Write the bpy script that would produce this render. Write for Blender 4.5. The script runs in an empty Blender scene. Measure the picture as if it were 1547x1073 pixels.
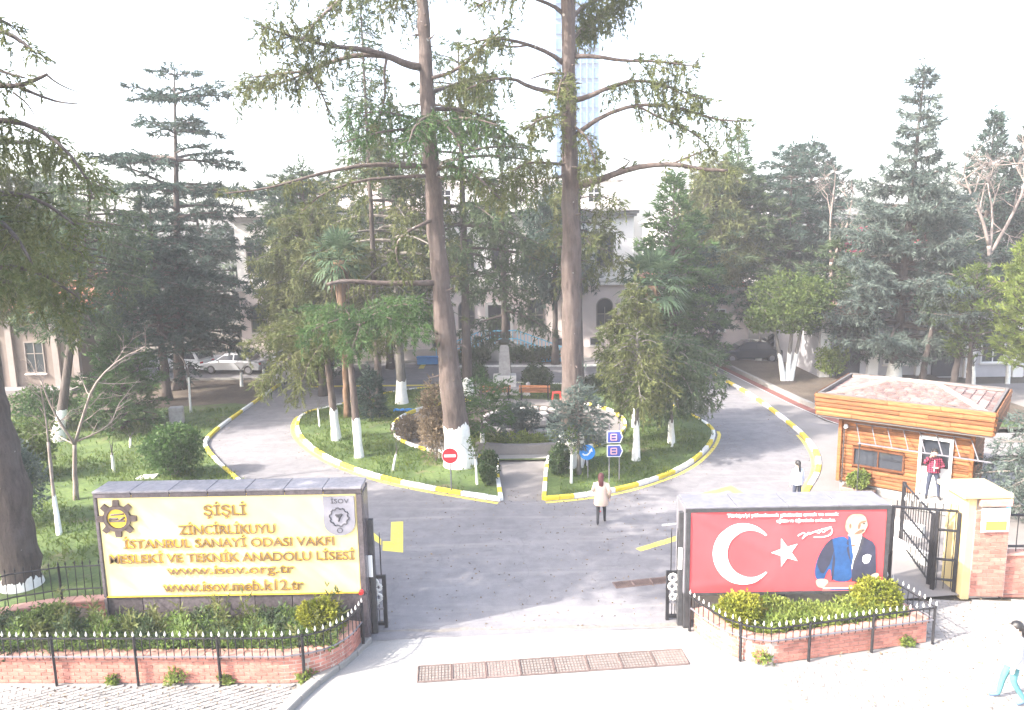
import bpy, bmesh, math, random
import numpy as np
from mathutils import Vector, Matrix

S = bpy.context.scene
COL = S.collection
R = math.radians

# ------------------------------------------------------------------ camera
F_PX, CX, CY = 1150.0, 773.5, 536.5
PITCH, ROLL, CZ = R(9.4), R(1.0), 9.6
cam_d = bpy.data.cameras.new('camera'); cam = bpy.data.objects.new('camera', cam_d); COL.objects.link(cam)
cam_d.sensor_fit = 'HORIZONTAL'; cam_d.sensor_width = 36.0; cam_d.lens = F_PX / 1547.0 * 36.0
cam_d.clip_start = 0.2; cam_d.clip_end = 2000
_u0 = Vector((0, math.sin(PITCH), math.cos(PITCH))); _f = Vector((0, math.cos(PITCH), -math.sin(PITCH)))
_x = Vector((1, 0, 0))
_r = _x * math.cos(ROLL) - _u0 * math.sin(ROLL); _u = _x * math.sin(ROLL) + _u0 * math.cos(ROLL)
M = Matrix.Identity(4)
for i in range(3):
    M[i][0], M[i][1], M[i][2] = _r[i], _u[i], -_f[i]
M.translation = (0, 0, CZ)
cam.matrix_world = M
S.camera = cam

# ------------------------------------------------------------------ sky and sun
SUN_EL = R(37); SUN_DIR = Vector((-0.93, -0.37, 0)).normalized()
world = bpy.data.worlds.new('World'); S.world = world; world.use_nodes = True
nt = world.node_tree
sky = nt.nodes.new('ShaderNodeTexSky'); sky.sky_type = 'NISHITA'; sky.sun_disc = False
sky.sun_elevation = SUN_EL; sky.sun_rotation = math.atan2(SUN_DIR.x, SUN_DIR.y)
sky.air_density = 1.0; sky.dust_density = 4.0; sky.ozone_density = 1.0
mixw = nt.nodes.new('ShaderNodeHueSaturation'); mixw.inputs['Saturation'].default_value = 0.8
bg = nt.nodes['Background']; bg.inputs['Strength'].default_value = 0.15
nt.links.new(sky.outputs[0], mixw.inputs['Color']); nt.links.new(mixw.outputs[0], bg.inputs['Color'])
sun_d = bpy.data.lights.new('sun', 'SUN'); sun = bpy.data.objects.new('sun', sun_d); COL.objects.link(sun)
sun_d.energy = 2.6; sun_d.angle = R(0.6); sun_d.color = (1.0, 0.93, 0.84)
sv = Vector((SUN_DIR.x * math.cos(SUN_EL), SUN_DIR.y * math.cos(SUN_EL), math.sin(SUN_EL)))
sun.rotation_euler = (-sv).to_track_quat('-Z', 'Y').to_euler()
sun.location = (-30, -10, 40)
S.view_settings.view_transform = 'Standard'; S.view_settings.look = 'None'
S.view_settings.exposure = 2.6; S.view_settings.gamma = 1.0; S.view_settings.use_curve_mapping = False
S.cycles.max_bounces = 6; S.cycles.diffuse_bounces = 3; S.cycles.transparent_max_bounces = 8
S.cycles.volume_bounces = 0
S.render.film_transparent = False
HAZE = 0.0012

# pixel of the 1547x1073 photograph -> a point of the place (used for laying out positions)
def _ray(px, py):
    u = (px - CX) / F_PX; v = -(py - CY) / F_PX
    h = u * math.cos(ROLL) + v * math.sin(ROLL); w = -u * math.sin(ROLL) + v * math.cos(ROLL)
    return (h, math.cos(PITCH) + w * math.sin(PITCH), -math.sin(PITCH) + w * math.cos(PITCH))
def G(px, py, z=0.0):
    d = _ray(px, py); t = (z - CZ) / d[2]; return Vector((d[0] * t, d[1] * t, z))
def AT(px, py, y):
    d = _ray(px, py); t = y / d[1]; return Vector((d[0] * t, y, CZ + d[2] * t))
# ------------------------------------------------------------------ helpers
def tag(o, label=None, cat=None, group=None, kind=None):
    if label: o['label'] = label
    if cat: o['category'] = cat
    if group: o['group'] = group
    if kind: o['kind'] = kind
    return o
def thing(name, label, cat, loc=(0, 0, 0), rz=0.0, group=None):
    o = bpy.data.objects.new(name, None); COL.objects.link(o)
    o.location = loc; o.rotation_euler = (0, 0, rz); o.empty_display_size = 0.3
    return tag(o, label, cat, group)
def abs_loc(o):
    v = Vector((0, 0, 0))
    while o is not None:
        v += o.location; o = o.parent
    return v
def link(name, me, parent=None, kind=None):
    o = bpy.data.objects.new(name, me); COL.objects.link(o)
    if parent is not None: o.parent = parent
    if kind: o['kind'] = kind
    return o
def copy_tree(o, parent=None):
    c = o.copy(); COL.objects.link(c)
    if parent is not None: c.parent = parent
    for ch in list(o.children): copy_tree(ch, c)
    return c

class MB:
    """collects shapes, then links them as ONE mesh object"""
    def __init__(s): s.v = []; s.f = []; s.m = []; s.mi = 0
    def add(s, vs, fs):
        b = len(s.v); s.v.extend([tuple(p) for p in vs])
        for f in fs: s.f.append([i + b for i in f]); s.m.append(s.mi)
        return s
    def quad(s, a, b, c, d): return s.add([a, b, c, d], [(0, 1, 2, 3)])
    def box(s, c, d, rz=0.0, ch=0.0):
        cx, cy, cz = c; hx, hy, hz = d[0] / 2, d[1] / 2, d[2] / 2
        if ch <= 0:
            vs = [(x, y, z) for z in (-hz, hz) for y in (-hy, hy) for x in (-hx, hx)]
            fs = [(0, 2, 3, 1), (4, 5, 7, 6), (0, 1, 5, 4), (2, 6, 7, 3), (0, 4, 6, 2), (1, 3, 7, 5)]
        else:
            ch = min(ch, hx * .8, hy * .8, hz * .8); vs = []; idx = {}
            for sx in (-1, 1):
                for sy in (-1, 1):
                    for sz in (-1, 1):
                        for ax in range(3):
                            p = [sx * hx, sy * hy, sz * hz]
                            for k in range(3):
                                if k != ax: p[k] -= (sx, sy, sz)[k] * ch
                            idx[(sx, sy, sz, ax)] = len(vs); vs.append(tuple(p))
            fs = []
            for ax in range(3):
                a1, a2 = (ax + 1) % 3, (ax + 2) % 3
                for sg in (-1, 1):
                    q = []
                    for (p1, p2) in ((-1, -1), (1, -1), (1, 1), (-1, 1)):
                        k = [0, 0, 0]; k[ax] = sg; k[a1] = p1; k[a2] = p2; q.append(idx[(k[0], k[1], k[2], ax)])
                    fs.append(q if sg > 0 else q[::-1])
                for s1 in (-1, 1):          # edges parallel to ax
                    for s2 in (-1, 1):
                        def kk(e, axx):
                            k = [0, 0, 0]; k[ax] = e; k[a1] = s1; k[a2] = s2; return idx[(k[0], k[1], k[2], axx)]
                        q = [kk(-1, a1), kk(1, a1), kk(1, a2), kk(-1, a2)]
                        fs.append(q if s1 * s2 < 0 else q[::-1])
            for sx in (-1, 1):
                for sy in (-1, 1):
                    for sz in (-1, 1):
                        t = [idx[(sx, sy, sz, 0)], idx[(sx, sy, sz, 1)], idx[(sx, sy, sz, 2)]]
                        fs.append(t if sx * sy * sz > 0 else t[::-1])
        c_, s_ = math.cos(rz), math.sin(rz)
        return s.add([(cx + x * c_ - y * s_, cy + x * s_ + y * c_, cz + z) for x, y, z in vs], fs)
    def tube(s, pts, rad, n=8, caps=True):
        pts = [Vector(p) for p in pts]; k = len(pts)
        if not hasattr(rad, '__len__'): rad = [rad] * k
        vs = []; up = None
        for i, p in enumerate(pts):
            t = (pts[min(i + 1, k - 1)] - pts[max(i - 1, 0)])
            if t.length < 1e-9: t = Vector((0, 0, 1))
            t.normalize()
            if up is None: up = Vector((1, 0, 0)) if abs(t.x) < .9 else Vector((0, 1, 0))
            a = (up - t * up.dot(t)).normalized(); b = t.cross(a); up = a
            for j in range(n):
                w = 2 * math.pi * j / n; vs.append(p + a * (rad[i] * math.cos(w)) + b * (rad[i] * math.sin(w)))
        fs = [(i * n + j, i * n + (j + 1) % n, (i + 1) * n + (j + 1) % n, (i + 1) * n + j) for i in range(k - 1) for j in range(n)]
        if caps: fs += [list(range(n))[::-1], list(range((k - 1) * n, k * n))]
        return s.add(vs, fs)
    def bar(s, a, b, w, h=None):
        "square bar"
        return s.tube([a, b], (w if h is None else h) * .7071, 4)
    def lathe(s, prof, c=(0, 0, 0), n=16, sx=1.0, sy=1.0):
        vs = []
        for r, z in prof:
            for j in range(n):
                w = 2 * math.pi * j / n; vs.append((c[0] + sx * r * math.cos(w), c[1] + sy * r * math.sin(w), c[2] + z))
        k = len(prof)
        fs = [(i * n + j, i * n + (j + 1) % n, (i + 1) * n + (j + 1) % n, (i + 1) * n + j) for i in range(k - 1) for j in range(n)]
        fs += [list(range(n))[::-1], list(range((k - 1) * n, k * n))]
        return s.add(vs, fs)
    def prism(s, poly, z0, z1):
        n = len(poly); a = sum(poly[i][0] * poly[(i + 1) % n][1] - poly[(i + 1) % n][0] * poly[i][1] for i in range(n))
        if a < 0: poly = poly[::-1]
        vs = [(p[0], p[1], z0) for p in poly] + [(p[0], p[1], z1) for p in poly]
        fs = [list(range(n))[::-1], list(range(n, 2 * n))] + [(i, (i + 1) % n, n + (i + 1) % n, n + i) for i in range(n)]
        return s.add(vs, fs)
    def sheet(s, poly, z):
        n = len(poly); a = sum(poly[i][0] * poly[(i + 1) % n][1] - poly[(i + 1) % n][0] * poly[i][1] for i in range(n))
        if a < 0: poly = poly[::-1]
        return s.add([(p[0], p[1], z) for p in poly], [list(range(n))])
    def xform(s, m):
        s.v = [tuple(m @ Vector(p)) for p in s.v]; return s
    def mesh(s, name, mats, smooth=False, off=None):
        me = bpy.data.meshes.new(name)
        v = s.v if off is None else [(p[0] - off[0], p[1] - off[1], p[2] - off[2]) for p in s.v]
        me.from_pydata(v, [], s.f)
        if not isinstance(mats, (list, tuple)): mats = [mats]
        for m in mats: me.materials.append(m)
        if len(mats) > 1: me.polygons.foreach_set('material_index', s.m)
        if smooth: me.polygons.foreach_set('use_smooth', [True] * len(s.f))
        me.update(); return me
    def build(s, name, mats, parent=None, smooth=False, kind=None, local=False):
        off = None if (parent is None or local) else abs_loc(parent)
        return link(name, s.mesh(name, mats, smooth, off), parent, kind)
    def solo(s, name, mats, label, cat, base, group=None, smooth=False, kind=None):
        "a thing that is one mesh, origin at its base"
        o = link(name, s.mesh(name, mats, smooth, base)); o.location = base
        return tag(o, label, cat, group, kind)

def arc(cx, cy, r, a0, a1, n): return [(cx + r * math.cos(a0 + (a1 - a0) * i / n), cy + r * math.sin(a0 + (a1 - a0) * i / n)) for i in range(n + 1)]
def resample(pts, step):
    pts = [Vector(p) for p in pts]; out = [pts[0]]; acc = 0.0
    L = sum((pts[i + 1] - pts[i]).length for i in range(len(pts) - 1)); n = max(1, round(L / step)); step = L / n
    i = 0; pos = 0.0; target = step
    segs = [(pts[k + 1] - pts[k]).length for k in range(len(pts) - 1)]
    cum = [0.0]
    for q in segs: cum.append(cum[-1] + q)
    for k in range(1, n + 1):
        t = min(k * step, cum[-1] - 1e-6)
        j = max(q for q in range(len(segs)) if cum[q] <= t)
        out.append(pts[j].lerp(pts[j + 1], (t - cum[j]) / max(segs[j], 1e-9)))
    return out
def smooth_line(pts, it=2, closed=False):
    pts = [Vector(p) for p in pts]
    for _ in range(it):
        q = []
        n = len(pts)
        for i in range(n if closed else n - 1):
            a, b = pts[i], pts[(i + 1) % n]
            q += [a.lerp(b, .25), a.lerp(b, .75)]
        if not closed: q = [pts[0]] + q + [pts[-1]]
        pts = q
    return pts

# ------------------------------------------------------------------ materials
def new_mat(name):
    m = bpy.data.materials.new(name); m.use_nodes = True
    return m, m.node_tree, m.node_tree.nodes['Principled BSDF']
def ramp(nt, fac, stops):
    r = nt.nodes.new('ShaderNodeValToRGB'); e = r.color_ramp.elements
    while len(e) < len(stops): e.new(0.5)
    for k, (p, c) in enumerate(stops):
        e[k].position = p; e[k].color = (*c, 1) if len(c) == 3 else c
    nt.links.new(fac, r.inputs[0]); return r.outputs[0]
def noise(nt, scale, detail=4, rough=.6, coord=None):
    n = nt.nodes.new('ShaderNodeTexNoise'); n.inputs['Scale'].default_value = scale
    n.inputs['Detail'].default_value = detail; n.inputs['Roughness'].default_value = rough
    if coord is not None: nt.links.new(coord, n.inputs['Vector'])
    return n.outputs[0]
def mixc(nt, fac, a, b, mode='MIX'):
    m = nt.nodes.new('ShaderNodeMix'); m.data_type = 'RGBA'; m.blend_type = mode
    for sock, val in ((m.inputs[0], fac), (m.inputs[6], a), (m.inputs[7], b)):
        if hasattr(val, 'is_linked') or hasattr(val, 'links'): nt.links.new(val, sock)
        elif isinstance(val, (int, float)): sock.default_value = val
        else: sock.default_value = (*val, 1)
    return m.outputs[2]
def pos_coord(nt):
    g = nt.nodes.new('ShaderNodeNewGeometry'); return g.outputs['Position']
def vec_scale(nt, v, sc):
    m = nt.nodes.new('ShaderNodeMapping'); m.inputs['Scale'].default_value = sc; nt.links.new(v, m.inputs['Vector']); return m.outputs[0]
def bump(nt, b, h, strength=.4, dist=.02):
    n = nt.nodes.new('ShaderNodeBump'); n.inputs['Strength'].default_value = strength; n.inputs['Distance'].default_value = dist
    nt.links.new(h, n.inputs['Height']); nt.links.new(n.outputs[0], b.inputs['Normal'])
def simple(name, c, rough=.7, var=.18, scale=3.0, metal=0.0, bmp=0.0, rnd=0.0, stretch=None, dirt=None, spec=None):
    "colour with blotchy wear, optional per-object random tone"
    m, nt, b = new_mat(name)
    co = pos_coord(nt)
    if stretch: co = vec_scale(nt, co, stretch)
    f = noise(nt, scale, 5, .62, co)
    lo = tuple(x * (1 - var) for x in c); hi = tuple(min(1, x * (1 + var)) for x in c)
    col = ramp(nt, f, [(.3, lo), (.7, hi)])
    if rnd:
        oi = nt.nodes.new('ShaderNodeObjectInfo')
        col = mixc(nt, 1.0, col, ramp(nt, oi.outputs['Random'], [(0, (1 - rnd,) * 3), (1, (1 + rnd * .5,) * 3)]), 'MULTIPLY')
    if dirt:
        f2 = noise(nt, scale * .35, 6, .7, pos_coord(nt))
        col = mixc(nt, ramp(nt, f2, [(.5, (0, 0, 0)), (.72, (.8, .8, .8))]), col, dirt)
    nt.links.new(col, b.inputs['Base Color'])
    b.inputs['Roughness'].default_value = rough; b.inputs['Metallic'].default_value = metal
    if spec is not None: b.inputs['Specular IOR Level'].default_value = spec
    if bmp: bump(nt, b, noise(nt, scale * 9, 4, .6, co), bmp)
    return m
def foliage(name, a, b_, scale=.9, trans=.35, third=None):
    m, nt, b = new_mat(name)
    co = pos_coord(nt)
    f = noise(nt, scale, 3, .6, co)
    st = [(.32, a), (.66, b_)] if third is None else [(.3, a), (.52, b_), (.7, third)]
    col = ramp(nt, f, st)
    f2 = noise(nt, 14, 2, .5, co)
    col = mixc(nt, 1.0, col, ramp(nt, f2, [(.3, (.7, .7, .7)), (.7, (1.3, 1.3, 1.25))]), 'MULTIPLY')
    nt.links.new(col, b.inputs['Base Color']); b.inputs['Roughness'].default_value = .6
    b.inputs['Specular IOR Level'].default_value = .25
    tr = nt.nodes.new('ShaderNodeBsdfTranslucent'); nt.links.new(col, tr.inputs['Color'])
    mx = nt.nodes.new('ShaderNodeMixShader'); mx.inputs[0].default_value = trans
    out = nt.nodes['Material Output']
    nt.links.new(b.outputs[0], mx.inputs[1]); nt.links.new(tr.outputs[0], mx.inputs[2]); nt.links.new(mx.outputs[0], out.inputs['Surface'])
    return m
def worn_paint(name, c, under=(.16, .16, .165), amount=.5):
    m, nt, b = new_mat(name); co = pos_coord(nt)
    f = noise(nt, 7, 8, .75, co)
    k = ramp(nt, f, [(amount, (0, 0, 0)), (amount + .12, (1, 1, 1))])
    f2 = noise(nt, 1.5, 4, .6, co)
    cc = mixc(nt, ramp(nt, f2, [(.35, (0, 0, 0)), (.7, (1, 1, 1))]), c, tuple(x * .78 for x in c))
    nt.links.new(mixc(nt, k, cc, under), b.inputs['Base Color']); b.inputs['Roughness'].default_value = .75
    return m

def asphalt_mat():
    m, nt, b = new_mat('asphalt'); co = pos_coord(nt)
    big = noise(nt, .35, 5, .6, co); mid = noise(nt, 2.2, 6, .7, co); fine = noise(nt, 60, 2, .5, co)
    col = ramp(nt, big, [(.3, (.140, .136, .148)), (.7, (.190, .183, .192))])
    col = mixc(nt, 1.0, col, ramp(nt, mid, [(.3, (.8, .8, .8)), (.7, (1.15, 1.14, 1.12))]), 'MULTIPLY')
    col = mixc(nt, 1.0, col, ramp(nt, fine, [(.3, (.85, .85, .85)), (.7, (1.12, 1.12, 1.12))]), 'MULTIPLY')
    tr = noise(nt, 1.0, 5, .6, vec_scale(nt, co, (.22, 1.9, 1)))
    col = mixc(nt, ramp(nt, tr, [(.52, (0, 0, 0)), (.70, (.45, .45, .45))]), col, (.27, .255, .245))
    st = noise(nt, .9, 7, .75, vec_scale(nt, co, (1, 1.6, 1)))
    col = mixc(nt, ramp(nt, st, [(.6, (0, 0, 0)), (.74, (.7, .7, .7))]), col, (.075, .075, .085))
    vo = nt.nodes.new('ShaderNodeTexVoronoi'); vo.feature = 'DISTANCE_TO_EDGE'; vo.inputs['Scale'].default_value = .33
    wob = nt.nodes.new('ShaderNodeVectorMath'); wob.operation = 'ADD'
    nz = nt.nodes.new('ShaderNodeTexNoise'); nz.inputs['Scale'].default_value = 1.6; nt.links.new(co, nz.inputs['Vector'])
    nt.links.new(co, wob.inputs[0]); nt.links.new(nz.outputs[1], wob.inputs[1]); nt.links.new(wob.outputs[0], vo.inputs['Vector'])
    col = mixc(nt, ramp(nt, vo.outputs[0], [(.002, (.35, .35, .35)), (.008, (0, 0, 0))]), col, (.09, .09, .095))
    nt.links.new(col, b.inputs['Base Color']); b.inputs['Roughness'].default_value = .85
    bump(nt, b, fine, .25, .01); return m
def concrete_mat(name, c, sc=1.0, stain=(.25, .24, .22)):
    m, nt, b = new_mat(name); co = pos_coord(nt)
    f = noise(nt, .6 * sc, 6, .65, co); g = noise(nt, 25 * sc, 3, .6, co); h = noise(nt, 1.3 * sc, 8, .75, co)
    col = ramp(nt, f, [(.3, tuple(x * .82 for x in c)), (.7, c)])
    col = mixc(nt, 1.0, col, ramp(nt, g, [(.3, (.88, .88, .88)), (.7, (1.08, 1.08, 1.08))]), 'MULTIPLY')
    col = mixc(nt, ramp(nt, h, [(.6, (0, 0, 0)), (.8, (.6, .6, .6))]), col, stain)
    nt.links.new(col, b.inputs['Base Color']); b.inputs['Roughness'].default_value = .85; bump(nt, b, g, .2, .01); return m
def lawn_mat(name, cols, bare, lim=.56):
    m, nt, b = new_mat(name); co = pos_coord(nt)
    f = noise(nt, .8, 5, .65, co); g = noise(nt, 9, 5, .7, co); h = noise(nt, .45, 6, .7, co)
    col = ramp(nt, f, [(.3, cols[0]), (.5, cols[1]), (.7, cols[2])])
    col = mixc(nt, 1.0, col, ramp(nt, g, [(.3, (.6, .6, .6)), (.7, (1.35, 1.35, 1.3))]), 'MULTIPLY')
    col = mixc(nt, ramp(nt, h, [(lim, (0, 0, 0)), (lim + .1, (.9, .9, .9))]), col, bare)
    nt.links.new(col, b.inputs['Base Color']); b.inputs['Roughness'].default_value = .9; bump(nt, b, g, .6, .05); return m
def bark_mat(name, c):
    m, nt, b = new_mat(name); co = pos_coord(nt)
    f = noise(nt, 7, 6, .7, vec_scale(nt, co, (1, 1, .22))); h = noise(nt, 1.3, 4, .6, co)
    col = ramp(nt, f, [(.3, tuple(x * .5 for x in c)), (.55, c), (.75, tuple(x * 1.5 for x in c))])
    col = mixc(nt, ramp(nt, h, [(.5, (0, 0, 0)), (.7, (.6, .6, .6))]), col, tuple(x * .9 + .04 for x in c))
    sp = noise(nt, 3.0, 3, .5, co)
    col = mixc(nt, ramp(nt, sp, [(.70, (0, 0, 0)), (.735, (.7, .7, .7))]), col, (.42, .40, .37))
    nt.links.new(col, b.inputs['Base Color']); b.inputs['Roughness'].default_value = .9; bump(nt, b, f, .9, .06); return m
def glass_mat(name, c=(.03, .035, .045), rough=.08):
    m, nt, b = new_mat(name); b.inputs['Base Color'].default_value = (*c, 1); b.inputs['Roughness'].default_value = rough
    b.inputs['Specular IOR Level'].default_value = .6; return m

MT = {}
MT['asphalt'] = asphalt_mat()
MT['street'] = concrete_mat('street_concrete', (.25, .243, .235), 1.0, (.13, .12, .108))
MT['slab'] = concrete_mat('slab_concrete', (.27, .26, .245), 1.3, (.15, .14, .13))
MT['apron'] = concrete_mat('rough_concrete', (.27, .265, .26), 1.8)
MT['path'] = concrete_mat('path_concrete', (.20, .185, .18), 1.2, (.12, .115, .11))
MT['kerbstone'] = concrete_mat('kerb_stone', (.24, .23, .215), 2, (.14, .13, .12))
MT['ground'] = lawn_mat('earth', [(.05, .045, .03), (.075, .062, .045), (.10, .08, .06)], (.09, .075, .06))
MT['lawn'] = lawn_mat('lawn', [(.035, .065, .016), (.065, .105, .024), (.10, .14, .035)], (.13, .105, .065), .58)
MT['soil'] = lawn_mat('soil', [(.055, .042, .03), (.08, .06, .045), (.10, .078, .055)], (.05, .07, .02), .62)
MT['white_paint'] = worn_paint('white_kerb_paint', (.78, .77, .73), (.36, .34, .3), .60)
MT['yellow_paint'] = worn_paint('yellow_kerb_paint', (.72, .56, .05), (.34, .31, .2), .60)
MT['line_paint'] = worn_paint('yellow_road_paint', (.70, .57, .10), (.2, .195, .18), .56)
MT['white_line'] = worn_paint('white_road_paint', (.6, .6, .58), (.2, .195, .19), .5)
MT['brick'] = simple('red_brick', (.40, .165, .125), .85, .22, 6, bmp=.3, rnd=.28)
MT['mortar'] = simple('mortar', (.40, .33, .29), .9, .15, 8, bmp=.3)
MT['coping'] = simple('brick_coping', (.46, .25, .20), .8, .2, 5, bmp=.2, rnd=.15)
MT['paver'] = simple('grey_paver', (.235, .225, .22), .85, .2, 4, bmp=.2, rnd=.22)
MT['joint'] = simple('sand_joint', (.17, .155, .14), .95, .2, 8)
MT['iron'] = simple('black_iron', (.018, .018, .022), .5, .3, 8, metal=.3)
MT['iron_tip'] = simple('pale_iron_tip', (.55, .54, .52), .5, .2, 8)
MT['granite'] = simple('dark_granite', (.095, .080, .086), .25, .35, 14, rnd=.3)
MT['granite_sky_lit'] = simple('sky_lit_granite', (.19, .18, .195), .45, .25, 10, rnd=.2)  # same granite, lighter: sky reflection and sun on the top slabs put into the colour
MT['alu'] = simple('brushed_metal', (.17, .165, .185), .45, .2, 5, metal=.2)
MT['steel_dark'] = simple('dark_steel', (.06, .06, .065), .5, .25, 6, metal=.4)
MT['sign_yellow'] = simple('cream_yellow_board', (.74, .61, .27), .55, .06, 1.2)
MT['letter'] = simple('brass_letter', (.17, .105, .055), .5, .3, 9, metal=.1)
MT['letter_side'] = simple('brass_letter_edge', (.78, .52, .06), .4, .15, 9, metal=.2)
MT['emblem_dark'] = simple('dark_bronze', (.10, .075, .07), .45, .25, 8, metal=.3)
MT['emblem_grey'] = simple('pale_grey_plaque', (.21, .205, .235), .5, .12, 6)
MT['ink'] = simple('dark_ink', (.05, .05, .06), .7, .1, 6)
def flag_mat():
    m, nt, b = new_mat('red_banner'); co = pos_coord(nt)
    f = noise(nt, .9, 3, .5, vec_scale(nt, co, (1, 1, .6)))
    nt.links.new(ramp(nt, f, [(.3, (.50, .050, .058)), (.7, (.60, .075, .085))]), b.inputs['Base Color']); b.inputs['Roughness'].default_value = .5; return m
MT['flag_red'] = flag_mat()
MT['print_white'] = simple('white_print', (.86, .86, .85), .6, .04, 3)
MT['print_blue'] = simple('blue_print', (.014, .065, .19), .6, .25, 5)
MT['print_navy'] = simple('navy_print', (.028, .03, .055), .6, .25, 5)
MT['print_skin'] = simple('skin_print', (.47, .335, .26), .6, .2, 6)
MT['print_hair'] = simple('fair_hair_print', (.42, .34, .22), .6, .25, 14)
MT['print_shade'] = simple('tan_print', (.22, .125, .075), .6, .2, 9)
MT['wood'] = None
def wood_mat(name, c):
    m, nt, b = new_mat(name); co = pos_coord(nt)
    oi = nt.nodes.new('ShaderNodeObjectInfo')
    f = noise(nt, 2.2, 6, .6, vec_scale(nt, co, (1, 1, 9)))
    col = ramp(nt, f, [(.3, tuple(x * .45 for x in c)), (.55, c), (.75, tuple(min(1, x * 1.3) for x in c))])
    col = mixc(nt, 1.0, col, ramp(nt, oi.outputs['Random'], [(0, (.55, .52, .50)), (1, (1.15, 1.13, 1.1))]), 'MULTIPLY')
    nt.links.new(col, b.inputs['Base Color']); b.inputs['Roughness'].default_value = .7; b.inputs['Specular IOR Level'].default_value = .25; bump(nt, b, f, .7, .03); return m
MT['wood'] = wood_mat('orange_varnished_wood', (.26, .105, .038))
MT['wood_dark'] = wood_mat('brown_varnished_wood', (.20, .075, .03))
MT['bench_wood'] = wood_mat('bench_wood', (.40, .17, .08))
MT['gutter'] = simple('dark_gutter', (.10, .09, .085), .7, .2, 5)
MT['tile_pink'] = simple('faded_roof_tile', (.175, .115, .105), .85, .3, 3, rnd=.4, dirt=(.24, .19, .175))
MT['tile_red'] = simple('red_roof_tile', (.42, .17, .11), .85, .3, 2, dirt=(.25, .17, .14))
MT['ridge'] = simple('mortar_ridge', (.27, .205, .17), .9, .2, 6)
MT['plaster_pink'] = simple('pink_cream_plaster', (.70, .60, .57), .85, .07, .6, dirt=(.63, .53, .50))
MT['plaster_white'] = simple('white_plaster', (.74, .71, .68), .85, .06, .6)
MT['plaster_grey'] = simple('lilac_grey_plaster', (.44, .42, .44), .85, .1, .8, dirt=(.36, .34, .36))
MT['plaster_tan'] = simple('tan_plaster', (.17, .135, .115), .85, .15, .8, dirt=(.13, .10, .088))
MT['plaster_yellow'] = simple('cream_plaster', (.52, .41, .20), .8, .08, 2)
MT['trim'] = simple('pale_trim', (.66, .62, .58), .8, .08, 2)
MT['glass'] = glass_mat('dark_glass')
MT['glass_blue'] = glass_mat('blue_glass', (.06, .15, .27), .2)
MT['tower_blue'] = simple('pale_blue_cladding', (.12, .22, .36), .4, .1, .05)
MT['frame_white'] = simple('white_frame', (.78, .77, .75), .5, .05, 3)
MT['frame_brown'] = simple('brown_grey_frame', (.20, .17, .155), .6, .15, 3)
MT['door_dark'] = simple('dark_door', (.03, .03, .04), .5, .2, 3)
MT['sky_blue'] = simple('sky_blue_paint', (.16, .50, .72), .6, .15, 3)
MT['blue'] = simple('blue_paint', (.03, .22, .55), .55, .15, 3)
MT['sign_red'] = simple('sign_red', (.62, .03, .04), .45, .06, 3)
MT['sign_blue'] = simple('sign_blue', (.02, .22, .62), .45, .06, 3)
MT['sign_navy'] = simple('sign_navy', (.05, .07, .30), .45, .08, 3)
MT['sign_white'] = simple('sign_white', (.82, .82, .82), .45, .04, 3)
MT['whitewash'] = simple('whitewash', (.80, .79, .75), .9, .08, 5, bmp=.5, dirt=(.62, .59, .53))
MT['stone'] = simple('grey_stone', (.34, .32, .31), .85, .2, 5, bmp=.4)
MT['water'] = glass_mat('pond_water', (.012, .018, .022), .06)
MT['bronze'] = simple('bronze', (.05, .055, .045), .45, .3, 8, metal=.5)
MT['bark'] = bark_mat('bark_red_brown', (.100, .074, .064))
MT['bark_dark'] = bark_mat('bark_dark', (.075, .058, .052))
MT['bark_grey'] = bark_mat('bark_grey', (.15, .135, .12))
MT['palm_bark'] = bark_mat('palm_fibre', (.17, .10, .06))
MT['twig'] = simple('bare_twig', (.22, .18, .16), .9, .25, 4)
MT['fol_olive'] = foliage('olive_needles', (.058, .082, .024), (.150, .160, .062), .8, .35)
MT['fol_green'] = foliage('green_needles', (.030, .074, .024), (.082, .145, .044), .8, .35)
MT['fol_dark'] = foliage('dark_needles', (.024, .048, .038), (.056, .092, .072), .7, .25)
MT['fol_blue'] = foliage('blue_grey_needles', (.056, .084, .076), (.135, .168, .146), .8, .3)
MT['fol_mid'] = foliage('mid_needles', (.036, .066, .034), (.096, .132, .066), .8, .3)
MT['fol_bright'] = foliage('bright_leaves', (.10, .155, .028), (.24, .29, .07), 1.6, .4)
MT['fol_leaf'] = foliage('broad_leaves', (.050, .085, .022), (.115, .155, .042), 1.2, .4)
MT['fol_yellow'] = foliage('yellow_green_leaves', (.14, .17, .018), (.34, .34, .045), 2.5, .4)
MT['fol_hedge'] = foliage('hedge_leaves', (.020, .045, .018), (.055, .085, .03), 2.5, .25)
MT['fol_palm'] = foliage('palm_leaves', (.045, .085, .045), (.10, .15, .085), 1.5, .3)
MT['fol_brown'] = foliage('dry_brown', (.13, .095, .06), (.24, .18, .12), 1.5, .2)
MT['grass'] = foliage('grass_blades', (.050, .10, .018), (.14, .18, .04), 1.2, .4)
MT['cover'] = foliage('ground_cover', (.070, .14, .030), (.19, .27, .07), 2.6, .4, (.15, .21, .13))
MT['skin'] = simple('skin', (.55, .36, .27), .55, .05, 6)
MT['hair_black'] = simple('black_hair', (.012, .011, .012), .5, .3, 20)
MT['hair_red'] = simple('dark_red_hair', (.09, .018, .02), .5, .3, 20)
MT['cream_coat'] = simple('cream_coat', (.55, .42, .34), .85, .08, 8)
MT['pale_shirt'] = simple('pale_blue_shirt', (.55, .58, .70), .85, .08, 8)
MT['black_cloth'] = simple('black_cloth', (.02, .02, .024), .85, .2, 8)
MT['navy_cloth'] = simple('navy_cloth', (.03, .038, .065), .85, .2, 8)
MT['plaid'] = None
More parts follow.
